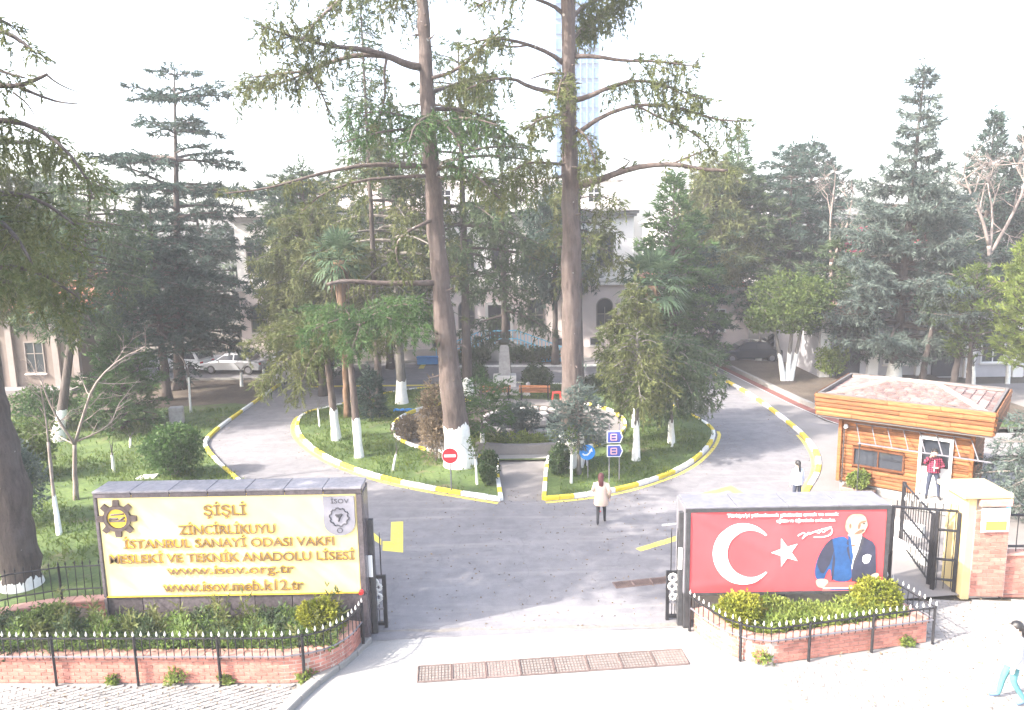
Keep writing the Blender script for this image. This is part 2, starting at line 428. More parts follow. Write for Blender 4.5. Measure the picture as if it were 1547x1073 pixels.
MT['pale_top'] = simple('pale_top_cloth', (.40, .40, .44), .85, .1, 8)
MT['white_cloth'] = simple('white_cloth', (.8, .8, .8), .85, .05, 8)
MT['teal_cloth'] = simple('teal_cloth', (.07, .21, .23), .85, .12, 8)
MT['denim'] = simple('blue_denim', (.08, .14, .25), .85, .2, 8)
MT['rubber'] = simple('black_rubber', (.02, .02, .02), .8, .2, 8)
MT['car_silver'] = simple('silver_paint', (.50, .51, .54), .25, .04, 2, metal=.5)
MT['car_white'] = simple('white_paint', (.72, .72, .72), .25, .04, 2)
MT['car_dark'] = simple('dark_blue_paint', (.03, .036, .05), .15, .1, 2, metal=.3)
MT['car_black'] = simple('black_paint', (.012, .012, .014), .2, .1, 2, metal=.2)
MT['lamp_red'] = simple('red_lamp', (.45, .02, .02), .3, .1, 8)
MT['lamp_clear'] = simple('clear_lamp', (.6, .6, .62), .15, .05, 8)
def plaid_mat():
    m, nt, b = new_mat('red_plaid'); co = nt.nodes.new('ShaderNodeTexCoord').outputs['Object']
    cols = []
    for ax in (0, 2):
        w = nt.nodes.new('ShaderNodeTexWave'); w.bands_direction = 'X' if ax == 0 else 'Z'; w.inputs['Scale'].default_value = 4.5
        nt.links.new(co, w.inputs['Vector']); cols.append(ramp(nt, w.outputs[0], [(.45, (1, 1, 1)), (.6, (.25, .2, .3))]))
    c = mixc(nt, 1.0, cols[0], cols[1], 'MULTIPLY')
    nt.links.new(mixc(nt, 1.0, c, (.42, .04, .09), 'MULTIPLY'), b.inputs['Base Color']); b.inputs['Roughness'].default_value = .85; return m
MT['plaid'] = plaid_mat()
# ------------------------------------------------------------------ the ground
rng = random.Random(7)
def g2(px, py, z=0.0):
    p = G(px, py, z); return (p.x, p.y)
mb = MB(); mb.sheet([(-150, -40), (150, -40), (150, 225), (-150, 225)], -.03)
mb.build('ground', MT['ground'], kind='structure')
mb = MB(); mb.sheet([(-60, -10), (60, -10), (60, 17.2), (-60, 17.2)], -.012); mb.build('street', MT['street'], kind='structure')
# yard asphalt: gate throat, both lanes, far lane and the parking ends
yard = [(-3.75, 16.75), (-4.4, 19), (-5.6, 21.5), (-8, 25), (-11.4, 29.5), (-13.6, 32.8), (-14.6, 34.9), (-14.75, 42), (-14.8, 48.4), (-16.5, 49.6), (-45, 50.2),
        (-45, 55.2), (50, 55.2), (50, 51), (20, 51), (14.5, 52.6), (13.2, 49.7), (13.7, 42), (13.5, 35.6), (13.25, 33), (12.75, 30.6), (11.9, 28.4), (10.55, 26.2), (9.3, 24), (8.8, 21),
        (9.2, 17.3), (4.2, 17.15)]
mb = MB(); mb.sheet(yard, .0); mb.build('road', MT['asphalt'], kind='structure')
# gate threshold slabs and grating
mb = MB(); mb.sheet([g2(553, 978), g2(470, 1062), g2(640, 1032), g2(640, 955)], -.006); mb.build('apron', MT['apron'], kind='structure')
mb = MB(); mb.sheet([g2(641, 958), g2(632, 1028), g2(1040, 1000), g2(1033, 950)], -.004); mb.build('threshold', MT['slab'], kind='structure')
mb = MB()
for (a, b) in ((g2(575, 953), g2(1020, 944)),):
    pass
# crumbling joint between asphalt and slab
pts = [Vector((*g2(570 + 46 * i, 955 - .95 * i + rng.uniform(-2, 3)), .001)) for i in range(11)]
for i in range(10):
    w = rng.uniform(.05, .13); d = Vector((0, w, 0))
    mb.quad(pts[i] - d * .4, pts[i + 1] - d * .4, pts[i + 1] + d, pts[i] + d)
mb.build('road_joint', MT['joint'], kind='structure')

# drain gratings: frame, bars
def grating(name, a, b, depth, n, label):
    a = Vector((*a, 0)); b = Vector((*b, 0)); d = (b - a) / n; nrm = Vector((-d.y, d.x, 0)).normalized() * depth
    root = thing(name, label, 'drain grate', (a.x, a.y, 0))
    pm = simple('rusty_grate', (.13, .092, .085), .8, .3, 6, rnd=.35, metal=.2)
    for k in range(n):
        o = a + d * (k + .02); u = d * .96
        m = MB(); c = [o, o + u, o + u + nrm, o + nrm]
        for i in range(4):
            p, q = c[i], c[(i + 1) % 4]; m.bar(p + Vector((0, 0, .004)), q + Vector((0, 0, .004)), .035, .03)
        for i in range(1, 10):          # crossed bars read as a fish-bone pattern
            t = i / 10
            m.bar(o + u * t + Vector((0, 0, .002)), o + u * t + nrm + Vector((0, 0, .002)), .018, .014)
        for i in range(1, 6):
            t = i / 6
            m.bar(o + nrm * t + Vector((0, 0, .001)), o + nrm * t + u + Vector((0, 0, .001)), .02, .014)
        m.build('grate_panel', pm, root)
    m = MB(); m.quad(a, a + d * n, a + d * n + nrm, a + nrm); m.build('drain_channel', MT['joint'], root)
    for v in root.children[-1].data.vertices: v.co.z += -.003
    return root
grating('drain_grate', g2(630, 1031), g2(1042, 1003), .60, 8, 'long rusty drain grate of eight panels crossing the pale gate threshold')
grating('drain_grate', g2(931, 889), g2(1016, 880), .33, 3, 'short dark drain grate in the asphalt just inside the right gate leaf')

# ---- kerbs
def kerb(name, line, step, pattern, w=.16, h=.15, z=0.0, parent=None, label=None):
    pts = resample([Vector((p[0], p[1], z)) for p in line], step)
    root = bpy.data.objects.new(name, None); COL.objects.link(root); root.location = pts[0]; root['kind'] = 'structure'
    L = (pts[1] - pts[0]).length
    ms = {}
    for k in set(pattern):
        b = MB(); b.box((0, 0, h / 2 - .02), (1.0, w, h + .04), ch=.02)
        ms[k] = b.mesh('kerb_stone', MT[k])
    for i in range(len(pts) - 1):
        a, b = pts[i], pts[i + 1]; d = b - a
        o = link('kerb_stone', ms[pattern[i % len(pattern)]], root)
        o.location = (a + b) / 2 - pts[0] + Vector((0, 0, rng.uniform(-.008, .008)))
        o.rotation_euler = (0, 0, math.atan2(d.y, d.x)); o.scale = ((d.length - .012), 1, 1)
    return root
def band(name, line, off, w, m, z=.004):
    pts = [Vector((p[0], p[1], z)) for p in line]; b = MB(); vs = []
    for i, p in enumerate(pts):
        t = (pts[min(i + 1, len(pts) - 1)] - pts[max(i - 1, 0)]).normalized(); n = Vector((t.y, -t.x, 0))
        vs += [p + n * off, p + n * (off + w)]
    b.add(vs, [(2 * i, 2 * i + 1, 2 * i + 3, 2 * i + 2) for i in range(len(pts) - 1)])
    return b.build(name, m, kind='structure')

# island: closed outline with the path notch at the front
left_side = [g2(757, 757), g2(700, 748), g2(640, 738), g2(580, 725), g2(520, 706), g2(480, 685), g2(455, 664), g2(448, 646), g2(456, 626), (-9.6, 41.5), (-7.6, 44.6), (-4.5, 46.2), (0, 46.8)]
right_side = [g2(822, 756), g2(880, 751), g2(940, 741), g2(990, 726), g2(1032, 709), g2(1060, 688), g2(1076, 668), g2(1080, 650), (9.1, 38), (8.3, 41), (6.6, 44), (4, 46), (0, 46.8)]
ls = [tuple(p[:2]) for p in smooth_line([(*p, 0) for p in left_side], 2)]
rs = [tuple(p[:2]) for p in smooth_line([(*p, 0) for p in right_side], 2)]
PATHL, PATHR = ls[0], rs[0]
isl = ls + rs[::-1][1:]
def bump_sheet(poly, z): return poly
mb = MB()
inner = [(-1.0, 30.2), (1.35, 30.2)]
lawn_poly = ls + rs[::-1] + [(1.35, 30.6), (-.62, 30.6)]
mb.sheet(lawn_poly, .10); mb.build('island_lawn', MT['lawn'], kind='structure')
mb = MB(); mb.sheet([PATHL, PATHR, (1.5, 31.2), (-.72, 31.2)], .004); mb.build('path', MT['path'], kind='structure')
Y, W = 'yellow_paint', 'white_paint'
kerb('kerb', ls, .55, [W, W, W, Y, Y])
kerb('kerb', rs, .55, [Y, Y, W, W, W, Y, Y, W, W])
kerb('kerb', [PATHL, (-.70, 29.2), (-.72, 31.0)], .55, [W, Y, W])
kerb('kerb', [PATHR, (1.28, 29.2), (1.5, 31.0)], .55, [Y, W, W])
band('road_marking', ls[:34], -.34, .17, MT['line_paint']); band('road_marking', rs[:30], .17, .15, MT['line_paint'])
# ring path round the pond, with a low kerb
RC = (-.2, 36.6)
mb = MB(); a = arc(RC[0], RC[1], 5.6, 0, 2 * math.pi, 56)[:-1]; mb.sheet(a, .104); mb.build('ring_path', MT['path'], kind='structure')
mb = MB(); mb.sheet([(-.72, 31.3), (1.5, 31.3), (1.5, 30.75), (-.72, 30.75)], .108); mb.build('path_step', MT['slab'], kind='structure')
kerb('kerb', arc(RC[0], RC[1], 5.7, R(200), R(262), 20), .5, [W, W, Y], .12, .16, .08)
kerb('kerb', arc(RC[0], RC[1], 5.7, R(112), R(190), 20), .5, [Y, Y, W, W], .12, .2, .08)
kerb('kerb', arc(RC[0], RC[1], 5.7, R(290), R(420), 30), .5, [W, Y, W, W, Y], .12, .18, .08)
mb = MB(); mb.sheet(arc(RC[0], RC[1], 4.2, 0, 2 * math.pi, 40)[:-1], .112); mb.build('pond_bed', MT['soil'], kind='structure')
mb = MB(); mb.sheet(arc(.9, 37.1, 2.3, 0, 2 * math.pi, 32)[:-1], .135); mb.build('pond_water', MT['water'], kind='structure')
pr = bpy.data.objects.new('pond_rim', None); COL.objects.link(pr); pr.location = (.9, 37.1, .1); pr['kind'] = 'structure'
rim = []
for k in range(3):
    b = MB(); b.box((0, 0, .06), (.42 + .05 * k, .26, .2), ch=.06); rim.append(b.mesh('rim_stone', MT['stone']))
for k in range(30):
    a_ = 2 * math.pi * k / 30; o = link('rim_stone', rim[k % 3], pr); o.location = (2.42 * math.cos(a_), 2.42 * math.sin(a_), rng.uniform(-.02, .03)); o.rotation_euler = (rng.uniform(-.1, .1), rng.uniform(-.1, .1), a_ + math.pi / 2 + rng.uniform(-.15, .15))
# curved low concrete wall closing the path in front of the pond
b = MB()
for i, (p, q) in enumerate(zip(arc(.5, 36.2, 4.75, R(244), R(290), 10)[:-1], arc(.5, 36.2, 4.75, R(244), R(290), 10)[1:])):
    b.box(((p[0] + q[0]) / 2, (p[1] + q[1]) / 2, .30), (math.dist(p, q) + .02, .28, .42 + .001 * (i % 2)), math.atan2(q[1] - p[1], q[0] - p[0]))
b.solo('low_wall', MT['path'], 'curved low concrete wall closing the island path in front of the pond hedge', 'low wall', (.5, 31.5, .1))

# left garden
lawnL = [(-3.95, 17.9), (-4.5, 19), (-5.7, 21.5), (-8.1, 25), (-11.5, 29.5), (-13.7, 32.8), (-14.75, 34.9), (-14.9, 42), (-15.9, 42.5), (-20, 41.5), (-24, 40), (-60, 40), (-60, 17.6), (-9, 17.6)]
mb = MB(); mb.sheet(lawnL, .06); mb.build('garden_lawn', MT['lawn'], kind='structure')
mb = MB(); mb.sheet([(-15.0, 48.2), (-16.6, 49.5), (-60, 50), (-60, 39.6), (-24, 39.6), (-20, 41.1), (-15.9, 42.1), (-14.95, 41.6)], .05); mb.build('bare_soil', MT['soil'], kind='structure')
kl = [(-5.65, 21.5), (-8.05, 25), (-11.45, 29.5), (-13.65, 32.8), (-14.68, 34.9), (-14.83, 42), (-14.88, 48.3)]
kl = [tuple(p[:2]) for p in smooth_line([(*p, 0) for p in kl], 2)]
kerb('kerb', kl, .6, [W, W, W, Y, Y, Y])
kerb('kerb', [(-14.9, 48.5), (-16.7, 49.7), (-24, 50.0), (-34, 50.2)], .7, ['kerbstone'])

# right side: kerbed walkway, red strip, garden bed
krp = [(13.0, 50.0), (13.62, 42), (13.45, 35.6), (13.2, 33), (12.7, 30.6), (11.85, 28.4), (10.5, 26.2), (9.25, 24), (8.55, 21.2)]
kr = [tuple(p[:2]) for p in smooth_line([(*p, 0) for p in krp], 2)]
kerb('kerb', kr, .55, [W, W, Y, Y, W, W, W, Y, Y], .2)
band('road_marking', [p for p in kr if p[1] < 34], .15, .12, MT['line_paint'])
walk = krp + [(8.6, 18.0), (11.2, 18.3), (60, 18.0), (60, 31), (24, 31), (16.5, 33.5), (15.2, 36), (14.7, 44), (13.9, 52)]
mb = MB(); mb.sheet(walk, .10); mb.build('pavement', MT['path'], kind='structure')
MT['red_strip'] = concrete_mat('red_paint_strip', (.17, .06, .05), 1.5, (.12, .07, .06))
rl = [(13.75, 53.0), (14.35, 46), (14.85, 40), (15.4, 36.2), (15.9, 34.5)]
band('red_channel', [p for p in rl], -.55, .5, MT['red_strip'], .106)
band('white_channel_edge', [p for p in rl], .0, .06, MT['white_line'], .112)
kerb('kerb', [(14.35, 53.2), (14.95, 46), (15.5, 40), (16.05, 36.4), (16.9, 33.9)], .6, ['kerbstone'], .22, .28, .08)
mb = MB(); mb.sheet([(14.45, 53.2), (15.05, 46), (15.6, 40), (16.15, 36.4), (17, 33.9), (26, 33.5), (26, 47), (20, 51), (16, 53)], .22); mb.build('garden_bed', MT['soil'], kind='structure')
mb = MB(); mb.sheet([(15.9, 38), (16.3, 36.4), (17.1, 34.1), (24, 33.9), (22, 39), (18, 41)], .226); mb.build('grass_patch', MT['lawn'], kind='structure')
mb = MB(); mb.sheet([(16.9, 31.2), (60, 31.2), (60, 44.0), (26, 44), (26.1, 33.4), (17.3, 33.4)], .104); mb.build('forecourt', MT['path'], kind='structure')

# road arrows and marks in worn yellow paint
def painted(pix, m=MT['line_paint'], z=.004):
    b = MB(); b.sheet([g2(*p) for p in pix], z); b.build('road_marking', m, kind='structure')
painted([(578, 832), (609, 835), (609, 788), (591, 789), (590, 818), (578, 818)])
painted([(548, 790), (576, 815), (576, 824), (548, 804)], z=.0045)
painted([(1055, 747), (1105, 734), (1126, 746), (1118, 750), (1100, 741), (1060, 752)])
painted([(960, 829), (1022, 810), (1040, 812), (968, 833)])
painted([(1000, 792), (1062, 786), (1062, 789), (1000, 795)], MT['white_line'])
painted([(632, 557), (640, 545), (647, 545), (640, 557)])
painted([(540, 549), (650, 546), (650, 547.5), (540, 550.5)], MT['white_line'])
painted([(690, 552), (905, 551), (905, 554), (690, 555)], MT['white_line'])
painted([(470, 583), (665, 581), (665, 583), (470, 585.5)], MT['line_paint'])
# kerb at the foot of the main building
kerb('kerb', [(-20, 55.3), (14, 55.3)], .8, ['kerbstone'], .3, .14)
mb = MB(); mb.sheet([(-30, 55.2), (16, 55.2), (16, 60), (-30, 60)], .10); mb.build('building_pavement', MT['slab'], kind='structure')

# street pavers: single stones near the camera, the rest as one mesh
def pavers(name, poly, ang, L, Wd, z, maxn, jog):
    root = bpy.data.objects.new(name, None); COL.objects.link(root); root['kind'] = 'structure'
    xs = [p[0] for p in poly]; ys = [p[1] for p in poly]; c = Vector((sum(xs) / len(xs), sum(ys) / len(ys), z)); root.location = c
    def inside(x, y):
        k = False; n = len(poly); j = n - 1
        for i in range(n):
            xi, yi = poly[i]; xj, yj = poly[j]
            if (yi > y) != (yj > y) and x < (xj - xi) * (y - yi) / (yj - yi) + xi: k = not k
            j = i
        return k
    proto = []
    for k in range(3):
        b = MB(); l, w = L - .012, Wd - .012
        if jog:     # wavy interlocking outline
            q = .018
            poly2 = [(-l / 2, -w / 2), (-l / 6, -w / 2 + q), (l / 6, -w / 2 - 0), (l / 2, -w / 2 + q), (l / 2, w / 2 + 0), (l / 6, w / 2 - q), (-l / 6, w / 2), (-l / 2, w / 2 - q)]
            b.prism(poly2, -.02, .012 + .002 * k)
        else: b.box((0, 0, 0), (l, w, .028 + .003 * k), ch=.006)
        proto.append(b.mesh('paver', MT['paver']))
    cand = []
    ca, sa = math.cos(ang), math.sin(ang); rad = max(max(xs) - min(xs), max(ys) - min(ys))
    for r in range(-int(rad / Wd), int(rad / Wd)):
        for q in range(-int(rad / L), int(rad / L)):
            u = (q + (.5 if r % 2 else 0)) * L; v = r * Wd
            x = c.x + u * ca - v * sa; y = c.y + u * sa + v * ca
            if inside(x, y): cand.append((x, y))
    cand.sort(key=lambda p: p[0] ** 2 + p[1] ** 2)
    for i, (x, y) in enumerate(cand[:maxn]):
        o = link('paver', proto[i % 3], root); o.location = (x - c.x, y - c.y, rng.uniform(-.004, .004)); o.rotation_euler = (rng.uniform(-.015, .015), rng.uniform(-.015, .015), ang + rng.uniform(-.02, .02))
    if len(cand) > maxn:
        b = MB()
        for i, (x, y) in enumerate(cand[maxn:]):
            b.box((x, y, z + rng.uniform(-.004, .004)), (L - .014, Wd - .014, .03), ang + rng.uniform(-.02, .02))
        b.build('far_pavers', MT['paver'], root, kind='stuff')
    b = MB(); b.sheet([(p[0], p[1]) for p in poly], z - .010); b.build('paver_joint', MT['joint'], root)
    return root
pavers('left_pavement', [(-12.4, 13.6), (-12.4, 15.12), (-4.75, 14.98), (-4.9, 14.2), (-5.3, 13.6)], R(28), .24, .12, .006, 300, True)
pavers('right_pavement', [(5.3, 13.2), (5.75, 15.3), (9.75, 16.15), (9.4, 18.25), (15.4, 18.05), (13.0, 13.0)], R(-10), .22, .14, .006, 300, False)
kerb('kerb', [(-3.55, 16.75), (-3.85, 15.95), (-4.3, 15.2), (-4.6, 14.5), (-5.0, 13.3)], .6, ['kerbstone'], .25, .13)
# ------------------------------------------------------------------ buildings
def window(parent, x, z0, z1, w, y, arched=False, frame=None, bars=True, m_glass=None, rot=None):
    """recessed window on a wall whose face is at y, looking towards -y"""
    frame = frame or MT['frame_white']; g = m_glass or MT['glass']
    b = MB(); t = .07; r = w / 2
    zt = z1 - r if arched else z1
    b.box((x - r + t / 2, y - .02, (z0 + zt) / 2), (t, .1, zt - z0)); b.box((x + r - t / 2, y - .02, (z0 + zt) / 2), (t, .1, zt - z0))
    b.box((x, y - .02, z0 + t / 2), (w - 2 * t, .098, t))
    if arched:
        for k in range(10):
            a0, a1 = math.pi * k / 10, math.pi * (k + 1) / 10
            p = [(x + (r - t * i) * math.cos(a), zt + (r - t * i) * math.sin(a)) for a in (a0, a1) for i in (0, 1)]
            b.add([(q[0], y - .07, q[1]) for q in (p[0], p[2], p[3], p[1])] + [(q[0], y + .03, q[1]) for q in (p[0], p[2], p[3], p[1])], [(0, 1, 2, 3), (0, 4, 5, 1), (3, 2, 6, 7)])
    else: b.box((x, y - .02, z1 - t / 2), (w - 2 * t, .098, t))
    if bars:
        b.box((x, y - .015, (z0 + zt) / 2), (.05, .07, zt - z0 - 2 * t)); b.box((x, y - .012, z0 + (zt - z0) * .62), (w - 2 * t, .06, .05))
    f = b.build('window', frame, parent)
    b = MB()
    if arched: pl = [(x - r + t, z0 + t), (x + r - t, z0 + t)] + [(x + (r - t) * math.cos(math.pi * k / 12), zt + (r - t) * math.sin(math.pi * k / 12)) for k in range(13)]
    else: pl = [(x - r + t, z0 + t), (x + r - t, z0 + t), (x + r - t, z1 - t), (x - r + t, z1 - t)]
    b.add([(p[0], y - .008, p[1]) for p in pl], [list(range(len(pl)))[::-1]])
    o = b.build('pane', g, parent); o.parent = f
    b = MB(); b.box((x, y - .07, z0 - .05), (w + .16, .2, .08)); o = b.build('sill', MT['trim'], parent); o.parent = f
    return f

MY = 56.0
main = thing('school_building', 'wide pink and white three storey school building behind the central trees', 'building', (-4, MY, 0))
b = MB(); b.box((-5.5, MY + 7, 2.7), (29, 14, 5.4)); b.build('ground_floor_wall', MT['plaster_pink'], main)
b = MB(); b.box((-5.5, MY + 7.03, 8.15), (29, 14, 5.1)); b.build('upper_wall', MT['plaster_white'], main)
b = MB(); b.box((-3.5, MY + 9, 12.15), (24, 9, 2.2)); b.build('attic_wall', MT['plaster_white'], main)
b = MB()
for (z, d, h) in ((5.55, .22, .22), (5.80, .12, .14)): b.box((-5.5, MY + 6.9, z), (29 + d, 14 + d * 2, h))
b.build('string_course', MT['trim'], main)
b = MB()
for (z, d, h) in ((10.45, .3, .2), (10.66, .55, .2), (10.86, .85, .18)): b.box((-5.5, MY + 6.9, z), (29 + d, 14 + d * 2, h))
b.build('cornice', simple('grey_cornice', (.36, .34, .35), .8, .1, 2), main)
b = MB(); b.box((-3.5, MY + 8.9, 13.3), (25, 10, .22)); b.build('attic_roof', MT['trim'], main)
b = MB(); b.box((-5.5, MY - .06, .45), (29.1, .14, .9)); b.build('plinth', simple('plinth_stone', (.46, .40, .37), .85, .12, 1), main)
for k in range(11):
    x = -18.6 + 2.55 * k
    if abs(x + .9) > 1.0 and not -12.5 < x < -6: window(main, x, 2.35, 4.5, 1.25, MY, True, MT['frame_brown'])
    window(main, x, 6.7, 9.2, 1.3, MY + .03, False, MT['frame_brown'])
for x in (-16.5, -11.4, -8.4, -5.5, 3.6, 6.2): window(main, x, .95, 1.55, .8, MY, False, MT['emblem_grey'], False)
for x in (-11.2, -8.6): window(main, x, 2.5, 4.2, 1.2, MY)
for x in (-9, -5, -1, 3, 6.6): window(main, x, 11.5, 12.7, 1.0, MY + 4.5, False, None, True)
b = MB(); b.box((-.9, MY - .05, 2.75), (1.6, .16, 2.7)); d = b.build('door', MT['door_dark'], main)
b = MB(); b.box((-.9, MY - .08, 4.2), (2.0, .25, .2)); b.box((-1.82, MY - .08, 2.7), (.2, .22, 2.8)); b.box((.02, MY - .08, 2.7), (.2, .22, 2.8)); b.build('door_surround', MT['trim'], main)
# low gabled wing in front at left and reddish annexe to the right
wing = thing('gabled_wing', 'pale pink low gabled roof seen between the left trunks', 'building', (-9.5, 60, 10.8))
b = MB(); b.add([(-13.2, 57.2, 10.95), (-5.6, 57.2, 10.95), (-9.4, 57.2, 12.0), (-13.2, 62, 10.95), (-5.6, 62, 10.95), (-9.4, 62, 12.0)], [(0, 1, 2), (0, 2, 5, 3), (1, 4, 5, 2), (3, 5, 4)]); b.build('gable', simple('pink_gable', (.55, .44, .41), .8, .1, 1), wing)
ann = thing('annexe_building', 'low reddish annexe joined to the school beside the right trunk', 'building', (12, 57, 0))
b = MB(); b.box((13.5, 60, 2.4), (8.8, 6, 4.8)); b.build('wall', MT['plaster_pink'], ann)
b = MB(); b.box((13.5, 59.9, 4.9), (9.2, 6.4, .2)); b.build('eaves', MT['trim'], ann)
b = MB(); b.add([(8.9, 56.7, 5.0), (18.1, 56.7, 5.0), (18.1, 63.2, 5.0), (8.9, 63.2, 5.0), (11.5, 60, 6.6), (15.5, 60, 6.6)], [(0, 1, 5, 4), (1, 2, 5), (2, 3, 4, 5), (3, 0, 4)]); b.build('roof', MT['tile_red'], ann)
for x in (10.8, 13.2, 15.6): window(ann, x, 1.7, 3.4, 1.1, 57.0)

# entrance stairs with blue balustrades
st = thing('entrance_stairs', 'pair of school entrance stair flights with light blue balustrades', 'stairs', (-.9, 54.6, .1))
b = MB(); b.box((-.9, 55.3, .75), (3.0, 1.3, 1.3)); b.build('landing', MT['slab'], st)
for sg in (-1, 1):
    for k in range(8):
        b = MB(); h = 1.25 - .155 * k; b.box((-.9 + sg * (1.5 + .36 * (k + .5)), 55.3, .1 + h / 2), (.358, 1.2, h)); b.build('step', MT['slab'], st)
    b = MB(); x0, x1 = -.9 + sg * 1.3, -.9 + sg * 4.6
    for hh in (.35, .95): b.tube([(x0, 54.62, 1.4 + hh), (x1, 54.62, .12 + hh)], .04, 6)
    b.build('handrail', MT['sky_blue'], st)
    for k in range(14):
        t = k / 13; x = x0 + (x1 - x0) * t; z = 1.4 - 1.28 * t
        b = MB(); b.tube([(x, 54.62, z - .05), (x, 54.62, z + .95)], .03, 5); b.build('baluster', MT['sky_blue'], st)
b = MB()
for z in (1.75, 2.35): b.tube([(-2.2, 54.62, z), (.4, 54.62, z)], .04, 6)
for k in range(9): b.tube([(-2.2 + .325 * k, 54.62, 1.4), (-2.2 + .325 * k, 54.62, 2.35)], .028, 5)
b.build('landing_rail', MT['sky_blue'], st)
b = MB(); b.box((3.6, 54.45, .22), (3.0, .16, .34), ch=.02); b.solo('blue_ledge', MT['sky_blue'], 'light blue painted ledge at the foot of the school wall', 'ledge', (3.6, 54.45, .1))
b = MB(); b.box((-6.1, 54.2, .32), (1.5, .5, .5), ch=.05); b.box((-6.1, 54.2, .60), (1.56, .56, .06)); b.solo('planter_box', MT['blue'], 'bright blue box by the school wall left of the leaning trunk', 'planter box', (-6.1, 54.2, .1))

# left building: tan walls, red roof
lb = thing('left_building', 'low tan building with red tiled roof behind the left garden trees', 'building', (-32, 47, 0))
b = MB(); b.box((-34, 51, 2.5), (14, 8, 5.0)); b.build('wall', MT['plaster_tan'], lb)
for x in (-40.6, -37.6, -34.4, -31.2, -28.4, -27.15):
    b = MB(); b.box((x, 46.92, 2.45), (.38, .3, 4.9)); b.build('pilaster', simple('pale_pilaster', (.24, .205, .19), .85, .1, 2), lb)
def tiled_roof(parent, x0, x1, y0, y1, z0, z1, m, rows=14, cols=40):
    b = MB(); dy = (y1 - y0) / rows; dz = (z1 - z0) / rows; dx = (x1 - x0) / cols
    for r in range(rows):
        ya, yb = y0 + r * dy - .05, y0 + (r + 1) * dy; za, zb = z0 + r * dz + .06, z0 + (r + 1) * dz
        for c in range(cols):
            xa = x0 + c * dx; j = rng.uniform(-.012, .012)
            b.add([(xa, ya, za - .03 + j), (xa + dx * .3, ya, za + .05 + j), (xa + dx * .65, ya, za + .05 + j), (xa + dx, ya, za - .03 + j),
                   (xa, yb, zb - .03), (xa + dx * .3, yb, zb + .05), (xa + dx * .65, yb, zb + .05), (xa + dx, yb, zb - .03)],
                  [(0, 1, 5, 4), (1, 2, 6, 5), (2, 3, 7, 6), (0, 3, 2, 1)])
    return b.build('roof_tiles', m, parent, kind='stuff')
tiled_roof(lb, -41.8, -26.4, 46.3, 51, 5.0, 7.4, MT['tile_red'])
b = MB(); b.add([(-41.6, 46.4, 4.98), (-26.6, 46.4, 4.98), (-26.6, 51, 7.3), (-41.6, 51, 7.3), (-26.6, 55.5, 5), (-41.6, 55.5, 5)], [(0, 1, 2, 3), (3, 2, 4, 5), (1, 4, 2), (0, 3, 5)]); b.build('roof', MT['tile_red'], lb)
for x in (-39.1, -36.0, -32.8):
    b = MB(); b.box((x, 46.97, 1.75), (1.6, .14, 3.3)); dd = b.build('door', MT['door_dark'], lb)
    b = MB()
    for s_ in (-.42, .42): b.box((x + s_, 46.9, 2.6), (.55, .05, 1.0))
    o = b.build('door_pane', MT['glass_blue'], lb); o.parent = dd
for x in (-29.8,): window(lb, x, 1.2, 3.2, 1.2, 47.0, False, MT['frame_brown'])
b = MB(); b.box((-34, 46.3, .2), (14, 1.2, .34)); b.build('porch_step', MT['path'], lb)

MT['tile_dull'] = simple('dull_roof_tile', (.24, .155, .135), .85, .3, 2, dirt=(.2, .17, .15))
# right building: lilac grey with pilasters and dark door openings
rb = thing('right_building', 'long lilac grey school wing with white pilasters behind the silver conifer', 'building', (30, 46.5, 0))
b = MB(); b.box((36, 50.5, 2.1), (34, 8, 4.2)); b.build('wall', MT['plaster_grey'], rb)
for k in range(12):
    x = 19.3 + 3.0 * k; b = MB(); b.box((x, 46.4, 2.1), (.62, .36, 4.2)); b.build('pilaster', MT['plaster_white'], rb)
    if k % 2 == 0:
        b = MB(); b.box((x + 1.5, 46.47, 1.7), (1.5, .16, 3.2)); b.build('door', MT['door_dark'], rb)
    else: window(rb, x + 1.5, .9, 3.3, 1.5, 46.5)
tiled_roof(rb, 18.6, 53.4, 46.0, 50.5, 4.2, 5.6, MT['tile_dull'], 10, 70)
b = MB(); b.add([(18.8, 46.1, 4.17), (53.2, 46.1, 4.17), (53.2, 50.5, 5.5), (18.8, 50.5, 5.5), (53.2, 55, 4.17), (18.8, 55, 4.17)], [(0, 1, 2, 3), (3, 2, 4, 5), (1, 4, 2), (0, 3, 5)]); b.build('roof', MT['tile_red'], rb)
# house with a bright red roof far right
hs = thing('far_house', 'white house with bright crimson roof peeping over the right hand conifers', 'house', (31, 66, 0))
b = MB(); b.box((33, 68, 3.6), (9, 7, 7.2)); b.build('wall', MT['plaster_white'], hs)
b = MB(); b.add([(28, 64, 7.2), (38, 64, 7.2), (38, 72, 7.2), (28, 72, 7.2), (31, 68, 9.3), (35, 68, 9.3)], [(0, 1, 5, 4), (1, 2, 5), (2, 3, 4, 5), (3, 0, 4)]); b.build('roof', simple('crimson_roof', (.45, .06, .09), .7, .15, 1), hs)
for x in (30.5, 33, 35.5): window(hs, x, 4.3, 6.0, 1.1, 64.5)
# grey hip roof behind the annexe
gh = thing('far_block', 'grey roofed block beyond the palm and the pointed green tree', 'building', (24, 78, 0))
b = MB(); b.box((22, 83, 5), (14, 8, 10)); b.build('wall', MT['plaster_white'], gh)
b = MB(); b.add([(14.5, 78.5, 10), (29.5, 78.5, 10), (29.5, 87.5, 10), (14.5, 87.5, 10), (18.5, 83, 12.6), (25.5, 83, 12.6)], [(0, 1, 5, 4), (1, 2, 5), (2, 3, 4, 5), (3, 0, 4)]); b.build('roof', simple('grey_roof', (.30, .27, .27), .85, .15, .8), gh)
for x in (17, 20, 23, 26): window(gh, x, 6.5, 8.5, 1.3, 79.0)

